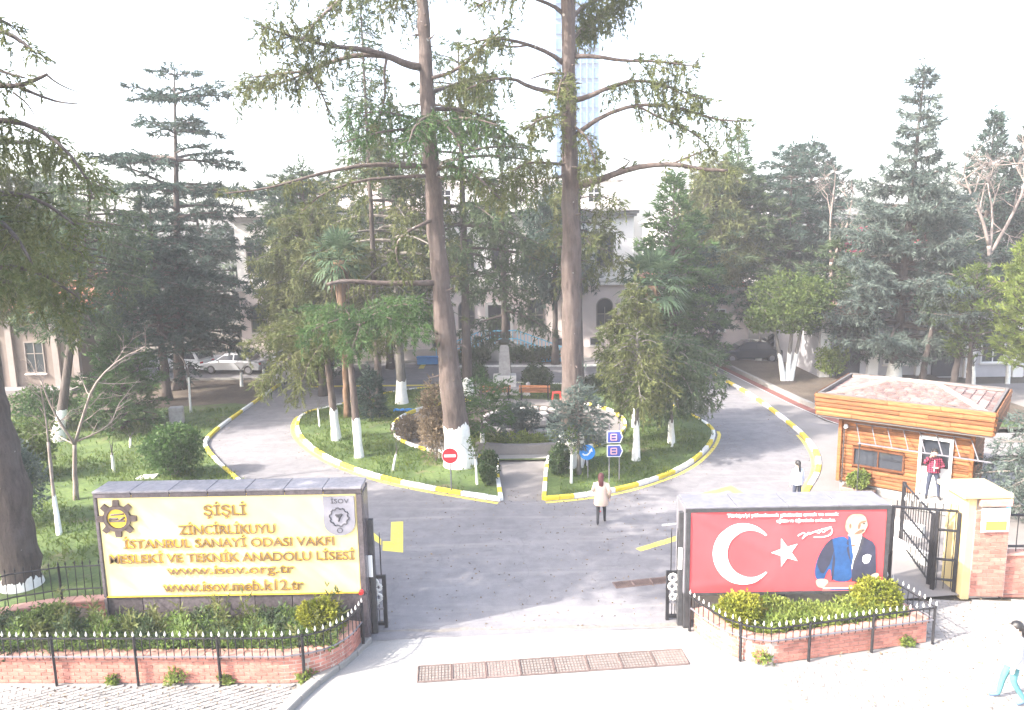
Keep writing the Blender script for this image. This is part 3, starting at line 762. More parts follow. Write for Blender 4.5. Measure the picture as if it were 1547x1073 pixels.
# tower far behind
tw = thing('glass_tower', 'tall pale blue glass tower rising behind the right hand trunk', 'tower', (15.9, 180, 0))
b = MB(); b.box((15.9, 185, 33), (10.2, 9, 66)); b.build('core', MT['tower_blue'], tw)
for k in range(20):
    b = MB(); b.box((15.9, 180.3, 2.4 + 3.2 * k), (10.0, .8, 2.1)); b.build('floor_glazing', MT['glass_blue'], tw)
for k in range(8):
    b = MB(); b.box((11.0 + 1.4 * k, 179.8, 33), (.2, .3, 66)); b.build('mullion', MT['tower_blue'], tw)
# ------------------------------------------------------------------ thin bright haze over the whole place
mh = bpy.data.materials.new('haze'); mh.use_nodes = True; _n = mh.node_tree; _n.nodes.clear()
_o = _n.nodes.new('ShaderNodeOutputMaterial'); _v = _n.nodes.new('ShaderNodeVolumePrincipled')
_v.inputs['Color'].default_value = (.97, .965, 1.0, 1); _v.inputs['Density'].default_value = HAZE; _v.inputs['Anisotropy'].default_value = .0
_n.links.new(_v.outputs[0], _o.inputs['Volume'])
b = MB(); b.box((0, 92, 33.5), (310, 274, 71)); hz_ = b.build('haze', mh, kind='stuff'); hz_['label'] = 'thin bright haze in the air'
from mathutils import noise as bnoise
# ------------------------------------------------------------------ trees
class Fol:
    def __init__(s, seed): s.P = []; s.D = []; s.L = []; s.rg = np.random.default_rng(seed)
    def put(s, P, D, L): s.P.append(np.asarray(P, float).reshape(-1, 3)); s.D.append(np.asarray(D, float).reshape(-1, 3)); s.L.append(np.asarray(L, float).reshape(-1))
    def mesh(s, name, mat, n=5, lw=.04, spread=.6, off=(0, 0, 0), quad=False):
        if not s.P: return bpy.data.meshes.new(name)
        P = np.concatenate(s.P); D = np.concatenate(s.D); L = np.concatenate(s.L); rg = s.rg; N = len(P)
        D = D / np.maximum(np.linalg.norm(D, axis=1, keepdims=True), 1e-6)
        out = []
        for k in range(n):
            f = rg.random(N)[:, None] * .8
            d = D + spread * rg.normal(size=(N, 3)); d /= np.linalg.norm(d, axis=1, keepdims=True)
            l = (L * rg.uniform(.6, 1.15, N))[:, None]
            b = P + D * L[:, None] * f
            r = rg.normal(size=(N, 3)); sd = np.cross(d, r); sd /= np.maximum(np.linalg.norm(sd, axis=1, keepdims=True), 1e-6)
            w = (lw * rg.uniform(.6, 1.3, N))[:, None]
            if quad: out.append(np.stack([b, b + d * l * .5 + sd * w, b + d * l, b + d * l * .5 - sd * w], 1))
            else: out.append(np.stack([b - sd * w * .5, b + sd * w * .5, b + d * l], 1))
        V = np.concatenate(out).reshape(-1, 3) - np.array(off)
        c = 4 if quad else 3; nf = len(V) // c
        me = bpy.data.meshes.new(name)
        me.vertices.add(len(V)); me.vertices.foreach_set('co', V.astype(np.float32).ravel())
        me.loops.add(len(V)); me.loops.foreach_set('vertex_index', np.arange(len(V), dtype=np.int32))
        me.polygons.add(nf); me.polygons.foreach_set('loop_start', np.arange(0, len(V), c, dtype=np.int32))
        me.materials.append(mat); me.update(calc_edges=True); me.validate()
        return me
TRI = [0]
def add_crown(root, fol, mat, name='crown', **k):
    me = fol.mesh(name, mat, off=abs_loc(root), **k); TRI[0] += len(me.polygons)
    return link(name, me, root)

class Tree:
    def __init__(s, name, label, x, y, group=None, seed=1, bark='bark', z=0.1, cat='tree'):
        s.root = thing(name, label, cat, (x, y, z), 0, group); s.x, s.y, s.z = x, y, z
        s.rg = np.random.default_rng(seed); s.fol = Fol(seed + 1000); s.bark = MT[bark]; s.br = MB()
    def trunk(s, pts, rad, n=12, flare=1.5, wash=0.0, name='trunk', jag=.12):
        pts = smooth_line(pts, 1) if len(pts) > 2 else [Vector(p) for p in pts]
        z0, z1 = pts[0].z, pts[-1].z
        P = resample(pts, max(.3, (z1 - z0) / (24 if n < 30 else 60))); rr = []
        pr = np.linspace(0, 1, len(rad))
        for i, p in enumerate(P):
            t = i / (len(P) - 1); r = float(np.interp(t, pr, rad)); h = p.z - z0
            r *= 1 + (flare - 1) * math.exp(-h / .45); r *= 1 + .05 * s.rg.normal() * (0 < i < len(P) - 1); rr.append(r)
            if 0 < i: p.x += s.rg.normal() * r * .06; p.y += s.rg.normal() * r * .06
        P[0].z -= .15
        b = MB(); b.tube(P, rr, n)
        if n > 30:      # furrowed bark: the surface itself is ridged
            q = []
            for vi, v in enumerate(b.v):
                i, j = divmod(vi, n); c = P[min(i, len(P) - 1)]; d = Vector(v) - c; a = math.atan2(d.y, d.x)
                k = bnoise.noise(Vector((a * 3.2, v[2] * .35, s.x))) * .07 + bnoise.noise(Vector((a * 9, v[2] * 1.1, s.x + 9))) * .055
                q.append(tuple(c + d * (1 + k)))
            b.v = q
        b.build(name, s.bark, s.root, smooth=True)
        s.tp = P; s.tr = rr; s.pts = P
        if wash > 0: s.wash(P, rr, wash, n, jag)
        return P
    def at(s, z):
        P = s.tp
        for i in range(len(P) - 1):
            if P[i].z <= z <= P[i + 1].z:
                t = (z - P[i].z) / max(1e-6, P[i + 1].z - P[i].z); return P[i].lerp(P[i + 1], t), s.tr[i] * (1 - t) + s.tr[i + 1] * t
        return (P[-1].copy(), s.tr[-1]) if z > P[-1].z else (P[0].copy(), s.tr[0])
    def wash(s, P, rr, h, n=12, jag=.12):
        z0 = P[0].z + .15; b = MB(); rows = 6; vs = []; f1, f2 = s.rg.random(2) * 6.28; ph = [jag * (.6 * math.sin(6.283 * 3 * q / (n * 2) + f1) + .4 * math.sin(6.283 * 5 * q / (n * 2) + f2) + .35 * s.rg.normal()) for q in range(n * 2)]
        for i in range(rows + 1):
            for j in range(n * 2):
                a = math.pi * j / n; hh = (h + ph[j]) * i / rows
                zz = z0 + hh - .06
                c = None
                for q in range(len(P) - 1):
                    if P[q].z <= zz <= P[q + 1].z:
                        t = (zz - P[q].z) / max(1e-6, P[q + 1].z - P[q].z); c = P[q].lerp(P[q + 1], t); r = rr[q] * (1 - t) + rr[q + 1] * t
                if c is None: c = P[0]; r = rr[0]
                r = r * 1.03 + .008; vs.append((c.x + r * math.cos(a), c.y + r * math.sin(a), zz))
        m = n * 2
        b.add(vs, [(i * m + j, i * m + (j + 1) % m, (i + 1) * m + (j + 1) % m, (i + 1) * m + j) for i in range(rows) for j in range(m)])
        b.build('whitewash_band', MT['whitewash'], s.root, smooth=True)
    def limb(s, pts, r0, r1=.015, own=True, n=7):
        pts = smooth_line(pts, 1) if len(pts) > 2 else [Vector(p) for p in pts]
        k = len(pts); rad = [r0 + (r1 - r0) * i / (k - 1) for i in range(k)]
        if own: b = MB(); b.tube(pts, rad, n); b.build('branch', s.bark, s.root, smooth=True)
        else: s.br.tube(pts, rad, 4 if r0 < .05 else 6, caps=False)
        return pts
    def foliate(s, pts, s0=.3, s1=1.0, step=.22, blen=1.0, ang=58, droop=.15, sstep=.14, sl=.24, weep=0.0, strand=.6, lift=.15, keep=1.0, wood=.4, taper=.7, tilt=.25):
        rg = s.rg; pts = [Vector(p) for p in pts]
        seg = [(pts[i + 1] - pts[i]).length for i in range(len(pts) - 1)]; tot = sum(seg)
        nb = max(2, int(tot * (s1 - s0) / step)); cum = np.concatenate([[0], np.cumsum(seg)])
        A = np.array([tuple(p) for p in pts])
        for i in range(nb):
            if rg.random() > keep: continue
            f = s0 + (s1 - s0) * (i + rg.random()) / nb; dist = f * tot
            p = np.array([np.interp(dist, cum, A[:, k]) for k in range(3)]); q = np.array([np.interp(min(tot, dist + .2), cum, A[:, k]) for k in range(3)]); p0 = np.array([np.interp(max(0, min(dist, tot) - .2), cum, A[:, k]) for k in range(3)])
            t = q - p0; t /= max(1e-6, np.linalg.norm(t)); hz = np.array([t[0], t[1], 0]); hn = np.linalg.norm(hz)
            hz = hz / hn if hn > .2 else np.array([math.cos(i), math.sin(i), 0.])
            side = 1 if i % 2 else -1; a = side * math.radians(ang + rg.normal() * 14)
            d = np.array([hz[0] * math.cos(a) - hz[1] * math.sin(a), hz[0] * math.sin(a) + hz[1] * math.cos(a), rg.normal() * tilt + lift + t[2] * .5])
            u = (f - s0) / max(1e-6, s1 - s0)
            l = blen * (1 - taper * u) * rg.uniform(.55, 1.15) * min(1, .45 + 2.2 * u)
            m = max(2, int(l / sstep)); q_ = (np.arange(m) + rg.random(m) * .8) / m
            B = p + d * l * q_[:, None] + np.array([0, 0, -1]) * (droop * l * q_ ** 2)[:, None] * 1.0
            D = d + np.array([0, 0, -1]) * (2 * droop * q_)[:, None] + rg.normal(size=(m, 3)) * .35
            s.fol.put(B, D, sl * rg.uniform(.7, 1.2, m))
            if rg.random() < wood: s.br.tube([p, p + d * l * .5 + np.array([0, 0, -droop * l * .25]), p + d * l + np.array([0, 0, -droop * l])], [.014, .010, .004], 3, caps=False)
            if weep > 0:
                for b_ in B:
                    if rg.random() < weep:
                        h = strand * rg.uniform(.3, 1.2); w = max(2, int(h / (sstep * 1.0))); qq = (np.arange(w) + rg.random(w)) / w
                        X = b_ + np.stack([rg.normal() * .12 * qq, rg.normal() * .12 * qq, -h * qq], 1)
                        s.fol.put(X, np.array([0, 0, -1.]) + rg.normal(size=(w, 3)) * .3, sl * .9 * rg.uniform(.7, 1.2, w))
        # tip
        s.fol.put(A[-1:] + rg.normal(size=(6, 3)) * .1, np.tile(pts[-1] - pts[-2], (6, 1)), np.full(6, sl))
    def finish(s, mat, crown='crown', **k):
        if s.fol.P: add_crown(s.root, s.fol, MT[mat], crown, **k)
        if s.br.v: s.br.build('twigs', s.bark, s.root, kind='stuff')
        return s.root

def conifer(name, label, x, y, H, r0, z0, prof, nb, mat, seed, lean=(0, 0), e0=(0, 30), droop=.1, up=0.0, wash=0, bark='bark_dark', group=None, lf=dict(), fo=dict(), skip=0.0, z=.1, az=None, tiers=0):
    """prof: list of (t, radius); branches elevated e0[0] deg at the crown base to e0[1] at the top"""
    T = Tree(name, label, x, y, group, seed, bark, z); rg = T.rg
    T.trunk([(x, y, z), (x + lean[0] * .5 + rg.normal() * .05, y + lean[1] * .5, z + H * .5), (x + lean[0], y + lean[1], z + H)], [r0, r0 * .72, r0 * .42, .03], 10, 1.4, wash)
    tt = [p[0] for p in prof]; rr = [p[1] for p in prof]; ga = rg.random() * 6.28; nb = int(nb * DENSE)
    lf = dict(lf, lw=lf.get('lw', .05) * 1.35); fo = dict(fo, sl=fo.get('sl', .24) * 1.12)
    for i in range(nb):
        t = (i + rg.random()) / nb
        if tiers: t = (round(t * tiers) + rg.normal() * .12) / tiers; t = min(.985, max(0, t))
        h = z + z0 + (H - z0) * t; ga += 2.4 + rg.normal() * .35
        if az is not None and rg.random() < .5: ga = az[0] + (az[1] - az[0]) * rg.random()
        if rg.random() < skip: continue
        L = float(np.interp(t, tt, rr)) * rg.uniform(.7, 1.18)
        if L < .15: continue
        el = math.radians(e0[0] + (e0[1] - e0[0]) * t + rg.normal() * 5); c, _ = T.at(h)
        hd = Vector((math.cos(ga), math.sin(ga), 0)); side = Vector((-hd.y, hd.x, 0)) * rg.normal() * .08 * L
        pts = [c + hd * (L * q * math.cos(el)) + side * q * q + Vector((0, 0, L * (math.sin(el) * q - droop * q * q + up * q ** 3))) for q in (0, .25, .5, .75, 1.0)]
        T.limb(pts, max(.02, min(r0 * .38, .022 * L + .012)), .012, own=False)
        f = dict(s0=.16 if L < 2 else .25, step=.20, blen=min(1.5, .42 * L + .18)); f.update(fo)
        T.foliate(pts, **f)
    top, _ = T.at(z + H)
    T.fol.put(np.array(top) + rg.normal(size=(14, 3)) * np.array([.12, .12, .4]), np.tile([0, 0, 1.], (14, 1)) + rg.normal(size=(14, 3)) * .5, np.full(14, .25))
    T.finish(mat, **lf); return T
DENSE = 1.6

# ======== the two tall front cedars, limbs laid out one by one
def px_line(l): return [AT(a, b, c) for a, b, c in l]
T1 = Tree('tall_cedar', 'very tall leaning cedar with the no entry sign in front of its whitewashed root', -2.2, 30.1, 'tall cedars at the island front', 11, 'bark')
T1.trunk([(-2.2, 30.1, .1), (-2.42, 30, 3), (-2.83, 30, 8.3), (-3.0, 30, 13), (-3.1, 30, 18), (-3.2, 30, 27)], [.52, .41, .35, .29, .22, .18, .05], 40, 1.35, 1.75, jag=.14)
def big_limb(T, pix, r0, fo=None, r1=.02, mat=None):
    pts = T.limb(px_line(pix), r0, r1)
    if fo is not None: T.foliate(pts, **fo)
    return pts
def stubs(T, n):
    for k in range(n):
        h = 3.5 + 14 * T.rg.random(); c, r = T.at(h); a = T.rg.random() * 6.28; d = Vector((math.cos(a), math.sin(a), .25 * T.rg.normal())); L = r + .12 + .55 * T.rg.random() ** 2
        T.br.tube([c, c + d * L * .7, c + d * L + Vector((0, 0, .06 * T.rg.normal()))], [.05, .035, .012], 5)
OL = dict(step=.105, blen=1.55, droop=.32, weep=.30, strand=.7, sstep=.14, sl=.22, lift=.08, taper=.3, wood=.9, tilt=.42)
big_limb(T1, [(640, 102, 30), (615, 98, 29.6), (585, 84, 29.2), (545, 74, 28.6), (500, 70, 28), (450, 58, 27.4), (395, 40, 26.8)], .17, dict(OL, s0=.45))
big_limb(T1, [(590, 86, 29.2), (545, 82, 29), (505, 92, 29), (465, 108, 29), (420, 112, 29), (372, 118, 29)], .11, dict(OL, s0=.35))
big_limb(T1, [(462, 108, 29), (480, 130, 29), (490, 150, 29), (497, 172, 29)], .05, dict(OL, s0=.2, blen=.5, keep=.7))
big_limb(T1, [(470, 106, 29), (430, 125, 29.5), (385, 135, 30), (355, 133, 30.4)], .05, dict(OL, s0=.2, blen=.6))
big_limb(T1, [(637, -40, 30), (580, -40, 29), (520, -5, 28), (480, 30, 27.4), (455, 62, 27)], .12, dict(OL, s0=.35, blen=.8))
big_limb(T1, [(637, -60, 30), (560, -60, 29.6), (480, -40, 29), (420, -15, 28.6)], .12, dict(OL, s0=.3, blen=.8))
big_limb(T1, [(585, 84, 29.2), (580, 110, 29), (583, 140, 29), (575, 175, 29), (565, 195, 29)], .06, dict(OL, s0=.2, blen=.8, weep=.3))
big_limb(T1, [(655, 252, 30), (610, 250, 29.3), (560, 248, 28.8), (500, 258, 28.4), (450, 272, 28), (400, 286, 27.8), (340, 292, 27.6)], .11, dict(OL, s0=.5, blen=.45, keep=.5))
big_limb(T1, [(655, 265, 30), (600, 268, 29.5), (545, 272, 29), (490, 290, 28.6), (455, 320, 28.4)], .08, dict(OL, s0=.35, blen=.5, keep=.6))
big_limb(T1, [(668, 427, 30), (620, 428, 29.6), (570, 428, 29.3), (520, 424, 29), (494, 430, 28.8)], .13, None, .06)
for q in range(9):      # dead twigs hanging at the limb end
    x = 490 + 9 * q; T1.br.tube(px_line([(x, 425, 29), (x + 4 - q, 445, 28.9), (x - 6 + 2 * q, 470 + 6 * (q % 3), 28.9)]), [.022, .014, .005], 3, caps=False)
big_limb(T1, [(645, 120, 30), (690, 108, 29.5), (730, 70, 29), (765, 40, 28.6)], .09, dict(OL, s0=.2, blen=.8, weep=.35))
big_limb(T1, [(648, 165, 30), (690, 165, 30.5), (730, 175, 31), (770, 205, 31.4)], .10, dict(OL, s0=.15, blen=1.0, weep=.4, strand=.9))
big_limb(T1, [(650, 140, 30), (680, 130, 31.5), (710, 120, 33), (735, 118, 34)], .09, dict(OL, s0=.2, blen=1.2, weep=.4, strand=.9))
big_limb(T1, [(660, 330, 30), (640, 338, 29.4), (612, 352, 29), (598, 370, 28.8), (600, 400, 28.7), (620, 415, 28.7)], .08, dict(OL, s0=.4, blen=.5, weep=.5, strand=.9))
big_limb(T1, [(658, 255, 30), (690, 250, 29), (720, 265, 28.4), (755, 300, 28)], .08, dict(OL, s0=.2, blen=.8, weep=.5))
for (h, a, L) in ((20, 1, 4), (21, 3, 4), (22, 5, 3.5), (23.5, 2, 3), (24.5, 4, 2.5), (25.5, 0, 1.8), (19, 2, 4), (21.5, 6, 3.5)):
    c, _ = T1.at(h); d = Vector((math.cos(a), math.sin(a), 0)); pts = [c, c + d * L * .5 + Vector((0, 0, .1)), c + d * L + Vector((0, 0, -.5))]
    T1.limb(pts, .09); T1.foliate(pts, **dict(OL, s0=.2))
stubs(T1, 16)
T1.finish('fol_olive', n=9, lw=.042, spread=.6)
# darker green pad of the same tree hanging in front of its trunk
F2 = Tree.__new__(Tree); F2.root = T1.root; F2.rg = np.random.default_rng(5); F2.fol = Fol(55); F2.bark = T1.bark; F2.br = MB()
for pix in ([(652, 190, 29.6), (620, 178, 28.6), (580, 168, 28), (530, 172, 27.4)], [(652, 200, 29.6), (610, 195, 28.6), (570, 200, 28), (520, 215, 27.6)], [(655, 190, 29.6), (690, 178, 28.8), (720, 180, 28.2), (755, 190, 27.8)],
            [(652, 175, 29.6), (640, 178, 28.2), (625, 192, 27), (618, 215, 26.2)], [(655, 180, 29.6), (670, 185, 28.4), (690, 210, 27.5), (700, 240, 27)]):
    pts = px_line(pix); F2.limb(pts, .07, .015); F2.foliate(pts, **dict(OL, s0=.1, step=.12, blen=.9, droop=.45, weep=.5, strand=.5, lift=0))
add_crown(T1.root, F2.fol, MT['fol_green'], 'lower_crown', n=6, lw=.045, spread=.5); F2.br.build('lower_twigs', T1.bark, T1.root, kind='stuff')

T2 = Tree('tall_cedar', 'very tall straight cedar with the round blue sign in front of its whitewashed root', 2.35, 29.9, 'tall cedars at the island front', 12, 'bark')
T2.trunk([(2.35, 29.9, .1), (2.4, 29.9, 3), (2.38, 30, 8), (2.33, 30, 13), (2.3, 30, 18), (2.2, 30, 27)], [.50, .39, .34, .29, .24, .18, .05], 40, 1.3, 1.6, jag=.14)
big_limb(T2, [(850, 20, 30), (835, 8, 29.8), (800, -5, 29.4), (755, -8, 29), (720, 10, 28.6)], .09, dict(OL, s0=.3, blen=.7, weep=.2, keep=.8))
big_limb(T2, [(852, 96, 30), (830, 80, 29.7), (800, 68, 29.4), (770, 60, 29), (735, 58, 28.6), (700, 72, 28.2)], .10, dict(OL, s0=.5, blen=.6, keep=.8))
big_limb(T2, [(800, 68, 29.4), (775, 72, 29.6), (748, 65, 29.8)], .05, dict(OL, s0=.3, blen=.4, keep=.6))
big_limb(T2, [(852, 148, 30), (835, 140, 29.7), (800, 132, 29.4), (775, 118, 29.1), (740, 120, 28.8), (705, 135, 28.4)], .12, dict(OL, s0=.5, blen=.7, keep=.8))
big_limb(T2, [(850, 112, 30), (828, 110, 30.2), (800, 120, 30.5)], .06)
big_limb(T2, [(866, 85, 30), (900, 85, 29.6), (940, 92, 29.2), (985, 92, 28.8), (1050, 100, 28.4)], .10, dict(OL, s0=.45, blen=1.0, weep=.2))
big_limb(T2, [(866, 152, 30), (885, 148, 29.7), (920, 132, 29.3), (960, 120, 29), (1010, 130, 28.6), (1060, 150, 28.2)], .12, dict(OL, s0=.25, blen=1.3, weep=.35))
big_limb(T2, [(868, 205, 30), (910, 175, 29.5), (960, 158, 29), (1020, 160, 28.6), (1075, 180, 28.2), (1125, 184, 28)], .10, dict(OL, s0=.35, blen=.8, keep=.8))
big_limb(T2, [(960, 158, 29), (1000, 180, 28.8), (1040, 195, 28.6), (1075, 225, 28.4)], .05, dict(OL, s0=.2, blen=.7, weep=.2))
big_limb(T2, [(868, 282, 30), (900, 274, 29.6), (935, 260, 29.2), (975, 250, 28.9), (1020, 248, 28.6), (1060, 256, 28.4), (1100, 258, 28.2)], .15, dict(OL, s0=.3, blen=.5, keep=.45, weep=.2), .05)
big_limb(T2, [(1010, 250, 28.7), (1045, 235, 28.5), (1065, 228, 28.4)], .05, dict(OL, s0=.2, blen=.5))
big_limb(T2, [(920, 265, 29.4), (955, 245, 29.3), (940, 238, 29.3)], .05)
big_limb(T2, [(862, 60, 30), (885, 40, 31.5), (910, 20, 33), (930, 10, 34)], .10, dict(OL, s0=.1, blen=1.2, weep=.35))
big_limb(T2, [(862, 30, 30), (880, 10, 31), (920, -10, 32), (950, -5, 33)], .10, dict(OL, s0=.1, blen=1.2, weep=.35))
big_limb(T2, [(862, 110, 30), (850, 118, 28.8), (845, 130, 28), (842, 150, 27.4)], .06, dict(OL, s0=.2, blen=.7, weep=.4))
big_limb(T2, [(862, 165, 30), (840, 175, 29), (815, 180, 28.4), (795, 195, 28)], .07, dict(OL, s0=.2, blen=.9, weep=.5, droop=.4))
big_limb(T2, [(866, 190, 30), (885, 205, 29), (893, 225, 28.5), (900, 250, 28.3)], .06, dict(OL, s0=.2, blen=.7, weep=.4, droop=.4))
big_limb(T2, [(862, 250, 30), (830, 246, 29.4), (795, 245, 29), (770, 262, 28.6)], .07, dict(OL, s0=.2, blen=.8, weep=.6, strand=1.2))
big_limb(T2, [(866, 262, 30), (885, 250, 29.4), (905, 235, 29)], .05, dict(OL, s0=.2, blen=.6, weep=.3))
for (h, a, L) in ((20, 1, 4), (21, 3, 4), (22, 5, 3.5), (23.5, 2, 3), (24.5, 4, 2.5), (25.5, 0, 1.8), (19, 4, 4), (20.5, 5.6, 4)):
    c, _ = T2.at(h); d = Vector((math.cos(a), math.sin(a), 0)); pts = [c, c + d * L * .5 + Vector((0, 0, .1)), c + d * L + Vector((0, 0, -.5))]
    T2.limb(pts, .09); T2.foliate(pts, **dict(OL, s0=.2))
stubs(T2, 18)
T2.finish('fol_olive', n=9, lw=.042, spread=.6)

# ======== left edge big tree
T3 = Tree('old_cedar', 'big leaning dark trunk at the left fence with weeping grey green boughs', -13.75, 19.9, None, 13, 'bark_dark')
b0 = Vector((-13.75, 19.9, .05)); tp = AT(8, 700, 20.0); tp2 = AT(-30, 560, 20.2)
T3.trunk([tuple(b0), tuple(tp), tuple(tp2), (-15.9, 20.4, 10), (-16.2, 20.5, 16), (-16.3, 20.5, 20)], [.50, .44, .40, .35, .28, .18, .05], 40, 1.12, .32, jag=.10)
WEEP = dict(step=.17, blen=1.2, droop=.35, weep=.5, strand=.8, sstep=.14, sl=.22, lift=0, taper=.4)
for pix in ([(-60, 190, 20.3), (0, 180, 20), (50, 190, 19.7), (100, 225, 19.4), (130, 270, 19.2)], [(-60, 230, 20.3), (-10, 215, 21.5), (60, 215, 22.5), (110, 245, 23)], [(-60, 300, 20.3), (0, 290, 19.5), (60, 300, 19), (120, 345, 18.6)],
            [(-60, 360, 20.3), (0, 350, 21), (50, 350, 21.5), (130, 385, 22)], [(-60, 420, 20.3), (0, 400, 20), (60, 410, 19.6), (120, 450, 19.2)], [(-60, 60, 20.3), (-10, 40, 20), (30, 60, 19.7), (55, 82, 19.5)], [(-60, 40, 20.3), (-20, 20, 20.5), (20, 40, 20.7)],
            [(-60, 300, 20.3), (-20, 320, 18.6), (20, 350, 17.6), (50, 400, 17)], [(-60, 430, 20.3), (-10, 420, 21.5), (60, 440, 22.5), (105, 480, 23)]):
    pts = T3.limb(px_line(pix), .10, .02); T3.foliate(pts, **dict(WEEP, s0=.2, **(dict(weep=.2, strand=.3, blen=.8) if pix[0][1] < 80 else {})))
big_limb(T3, [(-60, 130, 20.3), (0, 130, 20), (30, 130, 19.9), (60, 118, 19.8), (72, 112, 19.8)], .09, None, .03)
big_limb(T3, [(30, 132, 19.9), (60, 145, 19.8), (90, 155, 19.7), (118, 157, 19.6)], .05, None, .012)
big_limb(T3, [(70, 113, 19.8), (85, 125, 19.8), (105, 135, 19.8), (122, 140, 19.8)], .03, None, .008)
big_limb(T3, [(20, 140, 19.9), (40, 155, 19.9), (55, 178, 19.9)], .03, None, .008)
big_limb(T3, [(-60, 100, 20.3), (-20, 100, 20), (15, 112, 19.8), (38, 118, 19.7)], .06, dict(WEEP, s0=.3, blen=.5))
for (h, a, L) in ((9, 3, 4), (10, 4, 4), (11, 2.2, 4), (12.5, 3.4, 4), (14, 1.6, 3.5), (15, 4.6, 3), (16.5, 0, 2.2), (17.5, 2, 2), (18.5, 4, 1.4), (13, 5.2, 3)):
    c, _ = T3.at(h); d = Vector((math.cos(a), math.sin(a), 0)); pts = [c, c + d * L * .5 + Vector((0, 0, .2)), c + d * L + Vector((0, 0, -.6))]
    T3.limb(pts, .08); T3.foliate(pts, **dict(WEEP, s0=.2))
T3.finish('fol_olive', n=6, lw=.045, spread=.5)

# ======== left group
CON = dict(n=5, lw=.05, spread=.5)
conifer('dark_cedar', 'tall tiered dark cedar topping the skyline left of the tall trunks', -20.9, 46.8, 19.0, .36, 2.2,
        [(0, 3.6), (.12, 4.6), (.35, 4.3), (.5, 3.6), (.62, 4.4), (.7, 4.4), (.74, 1.9), (.86, 2.8), (.95, 2.4), (1, .7)], 64, 'fol_dark', 21, tiers=10, lean=(1.4, 0), e0=(-4, 12), droop=.10, fo=dict(droop=.12, sl=.34, lift=.05, tilt=.12, sstep=.17, step=.21), lf=dict(CON, n=6, lw=.065))
conifer('dark_cedar', 'dense dark cedar low in the left garden beside the silver car', -20.2, 43.6, 11.6, .26, 3.2, [(0, 2.6), (.3, 3.3), (.6, 2.6), (.85, 1.3), (1, .3)], 66, 'fol_dark', 22, tiers=14, e0=(-6, 10), droop=.08, wash=0, fo=dict(droop=.15, sl=.32, tilt=.12, sstep=.17), lf=dict(CON, n=6, lw=.06))
conifer('whitewashed_cedar', 'slanting thin trunked cedar with a broad whitewashed foot in the left garden', -21.6, 35.0, 12.6, .24, 5.0, [(0, 1.6), (.3, 2.6), (.6, 2.8), (.85, 1.8), (1, .4)], 44, 'fol_mid', 23, lean=(2.0, 2.0), e0=(-8, 12), droop=.2, wash=1.5, fo=dict(droop=.3, weep=.2, sl=.28), lf=CON)
conifer('weeping_cedar', 'grey green weeping cedar hanging over the tan building at far left', -26.5, 38.5, 15.5, .30, 5.5, [(0, 2.2), (.3, 4.0), (.6, 3.8), (.85, 2.2), (1, .5)], 34, 'fol_olive', 24, e0=(5, 30), droop=.42, fo=dict(droop=.4, weep=.4, strand=.8, sl=.3), lf=dict(CON, lw=.06))
conifer('blue_cedar', 'dark bluish cedar behind the left lane with wide flat upper boughs', -15.0, 56.0, 13.8, .34, 3.6, [(0, 3.0), (.3, 3.8), (.6, 3.2), (.75, 4.6), (.86, 3.8), (.93, 1.6), (1, .5)], 66, 'fol_dark', 25, tiers=13, e0=(-4, 10), droop=.06, fo=dict(droop=.1, sl=.36, tilt=.1, sstep=.18), lf=dict(CON, n=6, lw=.065))
conifer('blue_cedar', 'shadowy blue green conifer at the far bend of the left lane', -12.4, 51.0, 8.2, .22, .5, [(0, 1.9), (.3, 2.4), (.7, 1.6), (1, .2)], 52, 'fol_blue', 26, e0=(0, 20), droop=.1, fo=dict(sl=.32, droop=.2), lf=dict(CON, lw=.06))
conifer('garden_conifer', 'bushy dark green conifer on the left garden lawn behind the bare tree', -19.4, 36.9, 4.4, .14, .2, [(0, 2.0), (.3, 2.1), (.7, 1.2), (1, .2)], 50, 'fol_green', 27, e0=(5, 40), droop=.05, fo=dict(sl=.26, step=.16, sstep=.13), lf=dict(CON, n=6))
conifer('weeping_cedar', 'olive cedar filling the far left behind the tan building roof', -33.0, 55.0, 14.5, .3, 2.5, [(0, 3), (.3, 4.8), (.6, 4.0), (.85, 2.2), (1, .5)], 56, 'fol_mid', 28, e0=(0, 25), droop=.3, fo=dict(droop=.3, weep=.3, sl=.38), lf=dict(CON, lw=.07))
conifer('dark_cedar', 'dark cedar closing the gap behind the parked silver car', -23.0, 57.0, 12.5, .3, 1.5, [(0, 3.4), (.3, 4.4), (.6, 3.6), (.85, 2.0), (1, .5)], 60, 'fol_dark', 29, tiers=12, e0=(-4, 12), droop=.1, fo=dict(droop=.15, sl=.4, tilt=.12, sstep=.2), lf=dict(CON, n=6, lw=.075))
conifer('airy_cedar', 'mid green cedar standing tall between the blue cedar and the olive weeping cedar', -12.6, 47.5, 13.4, .28, 2.4, [(0, 2.4), (.3, 3.4), (.6, 3.2), (.85, 2.0), (1, .5)], 52, 'fol_mid', 30, e0=(-4, 20), droop=.25, fo=dict(droop=.3, weep=.3, sl=.32), lf=dict(CON, lw=.06))
